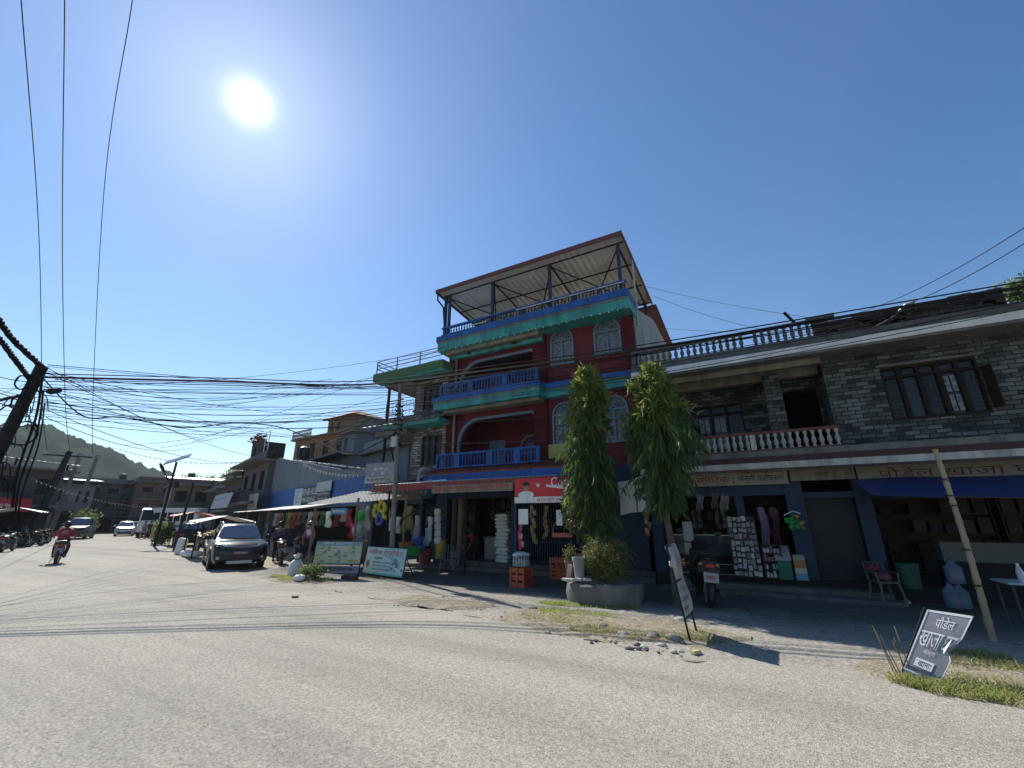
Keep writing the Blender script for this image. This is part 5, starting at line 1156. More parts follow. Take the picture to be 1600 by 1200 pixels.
# ================================================================= planter and its pots
pl = thing('planter', 'round mossy concrete planter ring carrying the pots, the shrub and the taller tree', 'planter', (-3.25, 9.9, 0))
b = MB(m_conc); b.lathe([(.8, 0), (.83, .2), (.82, .38), (.78, .42), (.66, .42), (.64, .3)], (-3.25, 9.9, 0), 40, cap=False); b.v = [v+Vector((v.x+3.25, v.y-9.9, 0))*.06*MN.noise(v*2.6)+Vector((0, 0, .03*MN.noise(v*3.7) if v.z > .3 else 0)) for v in b.v]; b.build('ring', pl, smooth=True)
b = MB(m_dirt); b.lathe([(.66, .34), (.01, .37)], (-3.25, 9.9, 0), 24, cap=False); b.build('soil', pl)
def pot(label, c, r, h, mat):
    t = thing('flower_pot', label, 'flower pot', c); MB(mat).lathe([(r*.65, 0), (r*.95, h*.85), (r*1.06, h*.86), (r*1.06, h), (r*.9, h), (r*.85, h*.8)], c, 20, cap=False).build('body', t, smooth=True); MB(m_dirt).lathe([(r*.88, h*.85), (.002, h*.87)], c, 14, cap=False).build('soil', t)
pot('tall tapering white pot on the planter edge', (-3.62, 9.4, .44), .14, .48, m_plaster); pot('brown clay pot behind the white pot on the planter', (-3.95, 9.75, .44), .15, .38, C(.22, .09, .06, .8))
b = MB(m_whitebal); b.obox((-3.9, 9.5, .6), (.1, .06, .3), (0, .2, .3)); tag(b.build('tile', origin=(-3.9, 9.5, .45)), 'broken white tile standing behind the white pot', 'tile')
b = MB(m_rk2)
for k in range(4): b.obox((-3.85+k*.14, 9.24+.02*k, .47+.01*k), (.2, .16, .05), (U(-.1, .1), U(-.1, .1), U(0, 3)))
tag(b.build('stone_slabs', origin=(-3.8, 9.3, .44), bev=.01), 'loose flat stones lying on the planter rim', 'stone')
# ================================================================= roadside signs
ws = thing('sign', 'narrow bent white poster board on an iron frame seen nearly edge on', 'sign', (-1.2, 7.35, 0))
a0 = Vector((-1.22, 7.3, .0)); dn = Vector((.02, 1, 0)).normalized()
b = MB(m_whitebal); pts = []
for i in range(9):
    z = .32+.98*i/8; w0 = .0; w1 = .62-.06*(i in (5, 6)); wob = .02*math.sin(i*1.3); pts += [a0+Vector((wob+.06-.2*z/1.33, 0, z)), a0+dn*w1+Vector((wob+.09-.2*z/1.33, 0, z+.03))]
b.add(pts, [(2*i, 2*i+1, 2*i+3, 2*i+2) for i in range(8)]); b.add([p+Vector((-.02, 0, 0)) for p in pts], [(2*i, 2*i+2, 2*i+3, 2*i+1) for i in range(8)]); b.build('board', ws, norm=False)
q = MB(C(.45, .14, .07)); ud = Vector((-.02, 0, 1)).normalized()
q.scrawl(a0+Vector((.012, .05, .98)), .42, .14, xd=dn, up=ud, seed=6, off=.02); q.m(C(.07, .07, .08)); 
for i in range(4): q.scrawl(a0+Vector((.012, .05, .78-.13*i)), .45, .07, xd=dn, up=ud, seed=7+i, off=.02)
q.build('lettering', ws, norm=False)
b = MB(m_poled)
for o_ in (Vector((0, 0, 0)), dn*.62): b.tube([a0+o_+Vector((.06, 0, -.0)), a0+o_+Vector((-.14, 0, 1.33))], .016, 6)
for z_ in (.3, .8, 1.3): b.tube([a0+Vector((.06-.15*z_, 0, z_)), a0+dn*.62+Vector((.06-.15*z_, 0, z_))], .012, 5)
b.build('frame', ws)
rg = MB(m_whitebal).ell((-1.3, 7.32, 1.08), (.05, .05, .09), 9, 6, .3); tag(rg.build('cloth_rag', origin=(-1.3, 7.32, 1.05)), 'white rag tied to the edge of the narrow bent white sign', 'rag')
# fallen grey sign: leans on its lower corner, bent on the right edge
fs_ = thing('sign', 'torn dark grey sign with white hand lettering tilted over in the grass by the road', 'sign', (1.45, 7.0, 0))
TL, TR, BL, BR = Vector((1.54, 7.25, .69)), Vector((1.9, 7.15, .67)), Vector((1.13, 6.95, .10)), Vector((1.38, 6.85, .0))
def fp(u, v, off=0):
    p = (BL.lerp(BR, u)).lerp(TL.lerp(TR, u), v); n = (TR-TL).cross(TL-BL).normalized(); n = n if n.y < 0 else -n
    k = max(0, u-.45)*max(0, 1-abs(v-.5)/.16); return p+n*(off-.1*k)+Vector((-.12*k, 0, .0))
def fgrid(b, u0, u1, v0, v1, off, nu=10, nv=14):
    vs = [fp(u0+(u1-u0)*i/nu, v0+(v1-v0)*j/nv, off) for i in range(nu+1) for j in range(nv+1)]
    b.add(vs, [(i*(nv+1)+j, (i+1)*(nv+1)+j, (i+1)*(nv+1)+j+1, i*(nv+1)+j+1) for i in range(nu) for j in range(nv)]); return b
b = MB(C(.2, .2, .215, .5)); fgrid(b, 0, 1, 0, 1, 0); fgrid(b, 0, 1, 0, 1, -.012); b.build('board', fs_, norm=False, smooth=True)
b = MB(m_white); fgrid(b, 0, 1, .965, 1, .004); fgrid(b, 0, .035, 0, 1, .005); fgrid(b, .965, 1, 0, .44, .004); fgrid(b, .965, 1, .6, 1, .004); fgrid(b, 0, 1, 0, .03, .004); b.build('white_border', fs_, norm=False)
def ftext(b, s_, u0, u1, v0, v1):
    vs, fs, x0, x1, z0, z1 = textmesh(s_); b.add([fp(u0+(u1-u0)*(x-x0)/(x1-x0), v0+(v1-v0)*(z-z0)/(z1-z0), .006) for x, z in vs], fs)
b = MB(m_white); ftext(b, 'पौडेल', .3, .72, .74, .92); ftext(b, 'खाजा घर', .08, .95, .42, .66); ftext(b, 'नास्ता', .3, .6, .3, .38); fgrid(b, .2, .68, .12, .24, .006, 4, 3); b.m(m_black)
ftext(b, 'खाना', .28, .6, .14, .21); b.v[-len(textmesh('खाना')[0]):] = [v+Vector((0, -.003, .001)) for v in b.v[-len(textmesh('खाना')[0]):]]
b.build('lettering', fs_, norm=False)
MB(m_poled).tube([BL+Vector((-.02, .02, -.05)), TL+Vector((-.01, .02, .02))], .012, 5).build('frame_rod', fs_)
b = MB(m_wood)
for k in range(6): b.tube([(1.05+.03*k, 6.95, 0), (.93+.05*k+U(-.05, .05), 7.0, .3+U(0, .25))], .006, 4)
tag(b.build('dry_stalks', origin=(1.05, 6.95, 0)), 'dry bare stalks standing at the left corner of the fallen grey sign', 'weed')
# two poster boards
def poster(name, label, bl, br, tl, tr, mat, deco, legs):
    bl, br, tl, tr = map(Vector, (bl, br, tl, tr)); t = thing('sign', label, 'sign', ((bl.x+br.x)/2, (bl.y+br.y)/2, 0))
    X_ = (br-bl).normalized(); Z_ = (tl-bl).normalized(); n = X_.cross(Z_)
    b = MB(mat); b.add([bl, br, tr, tl]+[p-n*.03 for p in (bl, br, tr, tl)], [(0, 1, 2, 3), (7, 6, 5, 4), (0, 4, 5, 1), (1, 5, 6, 2), (2, 6, 7, 3), (3, 7, 4, 0)]); b.build('panel', t)
    deco(t, bl, X_, Z_, (br-bl).length, (tl-bl).length)
    b = MB(m_poled)
    for p, q in ((bl, br), (tl, tr), (bl, tl), (br, tr)): b.tube([p, q], .018, 4)
    for p, q in legs: b.tube([p, q], .018, 5)
    b.build('frame', t); return t
def deco1(t, o, x, z, w_, h):
    b = MB(C(.3, .42, .12)); rr = random.Random(4)
    n = x.cross(z)
    def blob(b, u, v, ru, rv, off):
        c = o+x*u*w_+z*v*h+n*off; b.add([c+x*ru*w_*math.cos(a)+z*rv*h*math.sin(a) for a in [i*.7854 for i in range(8)]], [tuple(range(8))])
    b = MB(C(.16, .26, .3)); q = o+n*.003; b.quad(q+z*h*.8, q+x*w_+z*h*.8, q+x*w_+z*h, q+z*h); b.build('header_band', t, norm=False)
    b = MB()
    for k in range(60):
        b.m((C(.45, .36, .04), C(.12, .25, .06), C(.4, .42, .25), C(.2, .26, .18))[k % 4]); u = rr.random()**1.5*.9+.05; blob(b, u, rr.uniform(.08, .75), rr.uniform(.015, .05), rr.uniform(.02, .07), .004+.0002*k)
    b.build('printed_patches', t, norm=False)
    b = MB(m_white); b.text('गरिमा एग्रोभेट'.replace('रि', 'िर'), o+x*w_*.14+z*h*.82, x, z, h*.15, w_*.62, .006); b.build('lettering', t, norm=False)
s1_ = poster('sign', 'standing poster board with green and yellow printing on two iron legs', (-12.15, 9.15, .42), (-10.75, 9.75, .42), (-12.2, 9.25, 1.06), (-10.8, 9.85, 1.06), C(.4, .42, .33, .4), deco1,
    [((-12.1, 9.1, 0), (-12.15, 9.15, .42)), ((-10.72, 9.7, 0), (-10.75, 9.75, .42))])
b = MB(C(.2, .22, .26)); b.add([(-12.13, 9.13, .17), (-10.74, 9.73, .17), (-10.76, 9.75, .37), (-12.15, 9.15, .37)], [(0, 1, 2, 3)]); b.build('lower_panel', s1_, norm=False)
b = MB(C(.04, .04, .045)); b.scrawl((-12.0, 9.185, .24), 1.2, .09, xd=(.919, .394, 0), seed=71); b.build('lettering', s1_, norm=False)
def deco2(t, o, x, z, w_, h):
    b = MB(C(.4, .04, .06)); b.text('गरिमा एग्रोभेट'.replace('रि', 'िर'), o+x*w_*.08+z*h*.68, x, z, h*.24, w_*.84, .006); b.build('lettering', t, norm=False)
    b = MB(C(.06, .12, .12)); b.scrawl(o+x*w_*.24+z*h*.56, w_*.24, h*.08, x, z, .006, seed=1); 
    for i in range(3): b.scrawl(o+x*w_*.22+z*h*(.42-.12*i), w_*.46, h*.055, x, z, .006, seed=60+i)
    b.build('lettering', t, norm=False)
    n = x.cross(z); b = MB(); rr = random.Random(8)
    for k in range(16):
        b.m((C(.1, .2, .18), C(.3, .3, .28), C(.12, .16, .14))[k % 3]); c = o+x*w_*rr.uniform(.7, .95)+z*h*rr.uniform(.16, .58)+n*(.004+.0003*k); b.add([c+x*w_*.025*math.cos(a)+z*h*.05*math.sin(a) for a in [i*.7854 for i in range(8)]], [tuple(range(8))])
    b.build('printed_patches', t, norm=False); b = MB(C(.25, .1, .08)); c = o+x*w_*.1+z*h*.38+n*.006; b.add([c+x*w_*.04*math.cos(a)+z*h*.14*math.sin(a) for a in [i*.7854 for i in range(8)]], [tuple(range(8))])
    b.build('printed_figure', t, norm=False)
    b = MB(C(.12, .35, .28)); q = o+n*.004; b.quad(q, q+x*w_, q+x*w_+z*h*.08, q+z*h*.08); b.build('printed_band', t, norm=False); b = MB(C(.25, .42, .38)); q = o+n*.005; b.add([q+x*w_*.45+z*h*.7, q+x*w_+z*h*.4, q+x*w_+z*h*.99, q+x*w_*.5+z*h*.99], [(0, 1, 2, 3)]); b.build('printed_band', t, norm=False)
poster('sign', 'pale mint poster board with large red lettering leaning back on the ground', Y(565, 896, 10.2), Y(628, 904, 10.12), Y(575, 853, 10.4), Y(638, 858, 10.36), C(.42, .52, .5, .4), deco2, [((-10.9, 10.5, 0), (-10.9, 10.4, .7)), ((-9.5, 10.8, 0), (-9.6, 10.4, .7))])
for lab, x, y, rz_ in (('dark brick nearest the post of the printed hoarding', -10.95, 9.45, .2), ('dark brick lying right of the hoarding post', -10.6, 9.4, .5)):
    b = MB(C(.05, .04, .04, .9)); b.obox((x, y, .07), (.26, .14, .13), (0, 0, rz_)); tag(b.build('brick', origin=(x, y, 0), bev=.012), lab, 'brick')
# ================================================================= vehicles
def wheel(parent, c, r, w_, rim=m_steel, axis='Y', name='wheel'):
    t = [(r*.72, -w_/2), (r*.93, -w_/2), (r, -w_*.32), (r, w_*.32), (r*.93, w_/2), (r*.72, w_/2)]
    rm = Matrix.Rotation(R(90), 4, 'X')
    wo = MB(m_rubber).lathe(t+[t[0]], c, 20, rm, cap=False).build(name, parent, smooth=True)
    b = MB(rim); b.lathe([(r*.7, -w_*.4), (r*.72, -w_*.42), (r*.74, -w_*.3), (r*.74, w_*.3), (r*.72, w_*.42), (r*.7, w_*.4)], c, 20, rm, cap=False)
    for k in range(5):
        a = k*1.2566; d_ = Vector((math.cos(a), 0, math.sin(a)))
        for s_ in (-1, 1): b.tube([Vector(c)+Vector((0, s_*w_*.34, 0)), Vector(c)+d_*r*.72+Vector((0, s_*w_*.36, 0))], [.05*r/.3, .035*r/.3], 5)
    b.lathe([(r*.16, -w_*.4), (r*.16, w_*.4)], c, 10, rm); b.build('rim', wo, smooth=True)
    b = MB(m_black); b.lathe([(r*.68, -w_*.1), (r*.68, w_*.1)], c, 14, rm); b.build('brake_disc', wo); return wo
m_wscreen = M('windscreen_glass', (.16, .2, .24), .12, .1, 2, metal=.55)
def car(label, loc, rz, body, L_=4.2, W_=1.75, hh=1.6, suv=True, group=None, cat='car', plate=True, rails=False):
    t = thing('car', label, cat, (0, 0, 0)); hw = W_/2; l2 = L_/2; wr_ = .33 if suv else .29; gz = .2 if suv else .16
    bz = .62*hh; fz = .57*hh
    # stations: x, bottom, belt, roof(None=bonnet), half width, roof half width
    st_ = [(l2, gz+.12, .42*hh, .44*hh, hw*.78, hw*.7), (l2-.06, gz+.05, .5*hh, .52*hh, hw*.92, hw*.8), (l2-.25, gz, fz, fz+.03, hw*.98, hw*.82), (l2-.75, gz, fz+.03, fz+.06, hw, hw*.84), (l2-1.15, gz, bz, bz+.03, hw, hw*.84),
           (l2-1.75, gz, bz+.01, hh*.955, hw, hw*.68), (l2-2.2, gz, bz+.02, hh, hw, hw*.69), (l2-3.0, gz, bz+.03, hh*.995, hw, hw*.68), (-l2+.55, gz, bz+.05, hh*.95, hw*.99, hw*.66), (-l2+.18, gz+.05, bz+.04, hh*(.72 if suv else .68), hw*.96, hw*.72), (-l2, gz+.14, bz-.1, bz-.06, hw*.86, hw*.74)]
    def sec(s_):
        x, zb, zw, zr, w0, w1 = s_; h_ = [(0, zb), (w0*.86, zb), (w0*.97, zb+.12), (w0, (zb+zw)/2), (w0*.985, zw-.05), (w0*.93, zw), (w1, max(zw+.01, zr-.05)), (w1*.86, max(zw+.015, zr-.008)), (0, max(zw+.02, zr))]
        return [(x, y, z) for y, z in h_]+[(x, -y, z) for y, z in h_[-2:0:-1]]
    b = MB(body); vs = []; n = 16
    for s_ in st_: vs += sec(s_)
    fs = [(i*n+j, i*n+(j+1) % n, i*n+n+(j+1) % n, i*n+n+j) for i in range(len(st_)-1) for j in range(n)]+[tuple(range(n)), tuple(range((len(st_)-1)*n, len(st_)*n))]
    b.add(vs, fs); b.build('body', t, smooth=True, ang=32)
    def on(i, f, side, k, off=.008):   # point on the side glass: between stations, k from belt to roof
        a = st_[i]; c = st_[min(i+1, len(st_)-1)]; q = [a[m_]+(c[m_]-a[m_])*f for m_ in range(6)]
        y0, z0, y1, z1 = q[4]*.93, q[2], q[5], q[3]-.05; return Vector((q[0], side*(y0+(y1-y0)*k+off), z0+(z1-z0)*k))
    for s_ in (-1, 1):
        for i0, f0, i1, f1 in ((4, .5, 6, .55), (6, .65, 7, .6), (7, .7, 8, .45)):
            MB(m_glass).add([on(i0, f0, s_, .12), on(i1, f1, s_, .12), on(i1, f1, s_, .9), on(max(i0, 5) if i0 == 4 else i0, (.1 if i0 == 4 else f0), s_, .88)], [(0, 1, 2, 3)]).build('side_window', t, norm=False)
    def scr(xa, za, wa, xb, zb_, wb_, name):
        d_ = Vector((za-zb_, 0, xb-xa)).normalized(); d_ = d_ if d_.z > 0 else -d_
        MB(m_wscreen).add([Vector(p)+d_*.012 for p in ((xa, -wa, za), (xa, wa, za), (xb, wb_, zb_), (xb, 0, zb_+.012), (xb, -wb_, zb_))], [(0, 1, 2, 3, 4)]).build(name, t, norm=False)
    s4, s5 = st_[4], st_[5]; scr(s4[0]-.04, s4[3]+.03, s4[5]*.98, s5[0]+.03, s5[3]-.02, s5[5]*.88, 'windscreen')
    s8, s9 = st_[8], st_[9]; scr(s9[0]+.03, s9[3]+.02, s9[5]*.88, s8[0]-.03, s8[3]-.03, s8[5]*.86, 'rear_window')
    for sx in (l2-.82, -l2+.8):
        for s_ in (-1, 1):
            wheel(t, (sx, s_*(hw-.09), wr_), wr_, .2)
            ar = MB(m_black); ar.tube([(sx+(wr_+.06)*math.cos(a), s_*(hw-.015), wr_+(wr_+.06)*math.sin(a)) for a in [R(-12+204*i/14) for i in range(15)]], .05, 6); ar.lathe([(wr_+.04, -.1), (wr_+.04, .085)], (sx, s_*(hw-.1), wr_), 18, Matrix.Rotation(R(90), 4, 'X')); ar.build('wheel_arch', t)
    b = MB(m_black); b.box(l2-.05, -hw*.74, fz-.2, l2+.015, hw*.74, fz-.1); b.box(l2-.03, -hw*.7, gz+.12, l2+.02, hw*.7, gz+.3); b.box(-hw*.0+(-l2+.9), -hw*1.005, gz-.02, l2-1.0, -hw*.98, gz+.12); b.box(-l2+.9, hw*.98, gz-.02, l2-1.0, hw*1.005, gz+.12); b.build('grille', t)
    MB(m_chrome).tube([(l2+.0, -hw*.72, fz-.1), (l2+.035, 0, fz-.16), (l2+.0, hw*.72, fz-.1)], .018, 5).build('grille_strip', t)
    b = MB(m_steel); b.box(l2-.04, -hw*.45, gz+.0, l2+.02, hw*.45, gz+.1); b.build('skid_plate', t, bev=.015)
    for s_ in (-1, 1):
        MB(m_lamp).add([(l2-.02, s_*hw*.52, fz-.1), (l2-.2, s_*hw*.93, fz-.07), (l2-.24, s_*hw*.97, fz+.0), (l2-.06, s_*hw*.6, fz-.02)], [(0, 1, 2, 3)]).build('headlight', t, norm=False)
        MB(m_steel).box(l2-.08, s_*hw*.72-.09, gz+.16, l2+.0, s_*hw*.72+.09, gz+.26).build('fog_lamp', t)
        MB(body).ell((l2-1.32, s_*(hw+.12), bz+.1), (.07, .12, .085), 8, 6).build('mirror', t, smooth=True)
        MB(C(.35, .02, .02, .3)).box(-l2-.005, s_*hw*.68-.1, bz-.25, -l2+.06, s_*hw*.68+.1, bz-.1).build('tail_lamp', t)
    if plate:
        pb = MB(C(.2, .02, .02)).box(l2+.012, -.24, gz+.3, l2+.03, .24, gz+.42).build('number_plate', t); MB(m_white).scrawl((l2+.03, -.2, gz+.33), .4, .06, xd=(0, 1, 0), seed=2).build('plate_lettering', pb, norm=False)
    if rails:
        for s_ in (-1, 1): MB(m_steel).tube([(l2-1.95, s_*hw*.62, hh+.0), (l2-2.1, s_*hw*.62, hh+.05), (-l2+.95, s_*hw*.62, hh+.05), (-l2+.8, s_*hw*.62, hh-.0)], .018, 6).build('roof_rail', t)
    t.location = loc; t.rotation_euler = (0, 0, rz); return t
m_suv = M('dark_metallic_paint', (.02, .023, .028), .2, .05, 3, metal=.6); m_blk = M('black_car_paint', (.012, .013, .016), .18, .05, 3, metal=.3); m_slv = M('silver_car_paint', (.45, .45, .46), .25, .05, 3, metal=.5); m_wcar = M('white_car_paint', (.7, .7, .69), .25, .05, 3)
c0 = (G(330, 890)+G(402, 884))/2; rz0 = R(-23); hd = Vector((math.cos(rz0), math.sin(rz0), 0))
car('dark grey suv parked facing the road beside the motorcycle row', c0-hd*1.28, rz0, m_suv, 4.2, 1.78, 1.56, True, rails=True)
p_ = (G(250, 853)+G(304, 853))/2; car('black hatchback parked side on beyond the grey suv', Vector((p_.x, p_.y+.6, 0)), RZ2+R(178), m_blk, 3.7, 1.6, 1.5, True)
p_ = D(195, 830, 66); p_.z = 0; car('white hatchback parked far down the street before the blue grey house', p_, R(-20), m_slv, 3.9, 1.65, 1.55, False, plate=False)
p_ = D(122, 830, 58); p_.z = 0; car('dark green jeep with a pale roof standing beyond the red motorcyclist', p_, R(-28), C(.03, .05, .035, .3), 4.0, 1.8, 1.9, True, plate=False)
p_ = D(225, 829, 70); p_.z = 0; car('small pinkish silver car half hidden by the walkers', p_, R(20), M('dusty_pink_paint', (.35, .25, .25), .3, .05, 3), 3.6, 1.6, 1.5, False, plate=False)
def bus(label, loc, rz, L_=7.5):
    t = thing('bus', label, 'bus'); W_ = 1.15; b = MB(m_wcar); prof = [(-L_/2, .5), (L_/2-.05, .5), (L_/2, .9), (L_/2-.12, 1.6), (L_/2-.55, 2.7), (L_/2-.9, 2.85), (-L_/2+.2, 2.85), (-L_/2, 2.6)]
    mt = Matrix.Translation((0, W_, 0)) @ Matrix.Rotation(R(90), 4, 'X'); b.prism(prof, 2*W_, mt); b.build('body', t, bev=.08)
    for s_ in (-1, 1):
        for i in range(6):
            x = -L_/2+.5+i*(L_-2)/6; y = s_*(W_+.006); MB(m_glass).add([(x, y, 1.55), (x+(L_-2)/6-.12, y, 1.55), (x+(L_-2)/6-.12, y, 2.4), (x, y, 2.4)], [(0, 1, 2, 3)]).build('window', t, norm=False)
        MB(C(.05, .2, .3)).box(-L_/2+.2, s_*W_-.01, .95, L_/2-.3, s_*W_+.01, 1.2).build('side_stripe', t)
        for x in (L_/2-1.3, -L_/2+1.5): wheel(t, (x, s_*(W_-.1), .42), .42, .25)
        MB(m_lamp).box(L_/2-.06, s_*.8-.16, .75, L_/2+.01, s_*.8+.16, .92).build('headlight', t)
        MB(m_black).box(L_/2-.3, s_*1.35-.1, 1.9, L_/2-.2, s_*1.35+.1, 2.3).build('mirror', t)
    MB(m_glass).add([(L_/2-.1, -W_+.12, 1.62), (L_/2-.1, W_-.12, 1.62), (L_/2-.5, W_-.15, 2.62), (L_/2-.5, -W_+.15, 2.62)], [(0, 1, 2, 3)]).build('windscreen', t, norm=False); WMB = t
    t.children[-1].location = (.03, 0, .01)
    t.location = loc; t.rotation_euler = (0, 0, rz); return t
p_ = D(240, 829, 62); bus('white bus parked nearest the walkers at the bend of the street', Vector((p_.x, p_.y, 0)), R(-25)); p_ = D(275, 829, 58); bus('second white bus parked right of the first behind the black hatchback', Vector((p_.x, p_.y, 0)), R(-160), 6.8)
# motorcycles
def moto(label, loc, rz, tank, scooter=False, group=None, steer=0., lean=0.):
    t = thing('scooter' if scooter else 'motorcycle', label, 'scooter' if scooter else 'motorcycle', group=group); wb = .6; r = .29 if not scooter else .24; wt = .09 if not scooter else .1
    wheel(t, (-wb, 0, r), r, wt); wheel(t, (wb, 0, r), r, wt*.85)
    MB(m_steel).tube([(wb, .06, r), (wb-.2, .06, .82)], .02, 6).tube([(wb, -.06, r), (wb-.2, -.06, .82)], .02, 6).build('fork', t, smooth=True)
    MB(m_black).tube([(wb-.24, -.34, .98), (wb-.2, -.14, .96), (wb-.17, 0, .9), (wb-.2, .14, .96), (wb-.24, .34, .98)], .014, 6).build('handlebar', t, smooth=True)
    for s_ in (-1, 1):
        MB(m_black).tube([(wb-.24, s_*.26, .98), (wb-.2, s_*.32, 1.12)], .008, 4).ell((wb-.2, s_*.34, 1.17), (.015, .07, .045), 10, 6).build('mirror', t, smooth=True)
        MB(C(.5, .2, .02, .3)).ell((wb-.05, s_*.16, .78), (.03, .035, .025), 8, 5).build('indicator', t); MB(C(.5, .2, .02, .3)).ell((-wb-.12, s_*.13, .68), (.03, .035, .025), 8, 5).build('indicator', t)
    if not scooter:
        MB(tank).ell((.1, 0, .76), (.26, .13, .13), 14, 8).build('fuel_tank', t, smooth=True)
        MB(m_black).ell((-.32, 0, .76), (.36, .12, .06), 14, 7).build('seat', t, smooth=True)
        MB(tank).ell((-.62, 0, .72), (.2, .09, .07), 10, 6).build('tail_fairing', t, smooth=True)
        b = MB(m_greyc); b.obox((.08, 0, .42), (.34, .22, .3), (0, .2, 0)); b.lathe([(.1, -.14), (.1, .14)], (.02, 0, .36), 12, Matrix.Rotation(R(90), 4, 'X'))
        for k in range(5): b.obox((.2, 0, .46+.035*k), (.17, .2, .014), (0, .3, 0))
        b.build('engine', t)
        MB(m_greyc).tube([(.2, -.1, .4), (.24, -.14, .25), (.0, -.15, .2), (-.35, -.16, .26), (-.8, -.17, .34)], [.02, .02, .022, .05, .05], 8).build('exhaust', t, smooth=True)
        MB(m_black).tube([(.38, 0, .82), (.25, 0, .5), (.1, 0, .25), (-.3, 0, .28), (-.25, 0, .66), (.2, 0, .7)], .025, 6).tube([(-.25, 0, .3), (-wb, .07, r)], .022, 6).tube([(-.25, 0, .3), (-wb, -.07, r)], .022, 6).build('frame', t)
        for s_ in (-1, 1): MB(m_steel).tube([(-wb+.04, s_*.1, r), (-.42, s_*.1, .68)], .022, 6).build('shock_absorber', t)
        MB(tank).obox((wb-.08, 0, .84), (.14, .2, .2), (0, -.3, 0)).build('headlamp_cowl', t, bev=.03)
        b = MB(m_chrome); b.tube([(-.35, -.15, .8), (-.8, -.14, .82), (-.84, 0, .83), (-.8, .14, .82), (-.35, .15, .8)], .012, 5); b.build('grab_rail', t)
    else:
        MB(tank).prism([(-.78, .5), (-.72, .74), (-.1, .72), (.0, .42), (.1, .3), (.36, .3), (.42, .55), (.36, .9), (.46, .92), (.54, .5), (.46, .22), (.0, .2), (-.25, .22), (-.4, .42)], .34, Matrix.Translation((0, .17, 0)) @ Matrix.Rotation(R(90), 4, 'X')).build('body', t, bev=.045)
        MB(m_black).ell((-.36, 0, .77), (.4, .14, .06), 14, 7).build('seat', t, smooth=True)
        MB(m_black).tube([(-.6, -.16, .8), (-.9, -.14, .86), (-.92, 0, .87), (-.9, .14, .86), (-.6, .16, .8)], .016, 6).build('grab_rail', t)
        MB(tank).obox((wb-.2, 0, .95), (.16, .26, .16), (0, -.3, 0)).build('headlamp_cowl', t, bev=.04)
        MB(m_greyc).tube([(-.3, -.16, .24), (-.75, -.19, .28)], [.03, .055], 8).build('exhaust', t)
    MB(m_steel).ell((wb-.0, 0, .86 if not scooter else .94), (.03, .08, .07), 10, 6).build('headlight', t, smooth=True)
    MB(C(.4, .02, .02, .25)).ell((-.8, 0, .66), (.03, .07, .045), 10, 6).build('tail_lamp', t, smooth=True)
    fd = lambda cx, a0, a1, w_: MB(m_black).tube([(cx+(r+.05)*math.cos(R(a)), 0, r+(r+.05)*math.sin(R(a))) for a in range(a0, a1+1, 15)], w_, 6)
    fd(wb, 30, 165, .055).build('front_fender', t, smooth=True); fd(-wb, 60, 200, .06).build('rear_fender', t, smooth=True)
    pb = MB(m_whitebal).obox((-.93, 0, .5), (.012, .22, .15), (0, .25, 0)).build('number_plate', t); MB(C(.3, .03, .03)).scrawl((-.937, .09, .46), .18, .07, xd=(0, -1, 0), seed=9, off=.006).build('plate_lettering', pb, norm=False)
    MB(m_black).tube([(-.05, .1, .3), (-.12, .2, .03)], .012, 5).build('kickstand', t)
    t.location = loc; t.rotation_euler = (lean, 0, rz); t.scale = (1.08,)*3; return t
mr_ = G(88, 880); rdir = math.atan2(.32, -.947)
m1 = moto('black motorcycle ridden away by the red jacketed rider', mr_+Vector((.0, 0, 0)), rdir, m_black, lean=0)
GM = 'motorcycles parked beside the grey suv'
pk = [moto('black motorcycle with its tail to the road parked right beside the grey suv', G(432, 882)+Vector((-.5, .5, 0)), R(150), m_black, group=GM, lean=R(-8))]
for px, py, lab, rz_ in ((452, 874, 'motorcycle in the middle of the row beside the grey suv', 140), (470, 868, 'motorcycle at the right end of the row next to the helmeted woman', 128), (412, 868, 'motorcycle half hidden behind the rear of the grey suv', 150)):
    dup(pk[0], G(px, py)+Vector((-.5, .8, 0)), R(rz_), lab, GM)
dup(m1, G(306, 862), R(160), 'motorcycle parked in front of the black hatchback'); dup(m1, G(10, 862), R(150), 'motorcycle cut by the left edge of the photo')
GL = 'motorcycles parked at the far left kerb'
for k, (px, d_, lab) in enumerate(((18, 44, 'leftmost motorcycle of the far row under the white canopy'), (32, 43, 'second motorcycle from the left in the far row under the white canopy'), (55, 44, 'motorcycle of the far row standing just right of the painted pole foot'), (68, 48, 'motorcycle of the far row beside the jeep'))):
    p_ = D(px, 830, d_); dup(m1, Vector((p_.x, p_.y, 0)), R(100+10*k), lab, GL)
sp_ = G(1090, 948); sc0 = moto('black scooter with a red tail lamp parked behind the narrow white sign', sp_+Vector((.05, .68, 0)), R(90+14), m_black, scooter=True, lean=R(5)); sc0.scale = (1.22,)*3
b_ = G(575, 872); moto('dark scooter with a pale front parked behind the mint poster board', Vector((b_.x+1.1, b_.y-1.6, 0)), R(-40), M('blue_grey_scooter', (.1, .14, .2), .3, .05, 3), scooter=True)
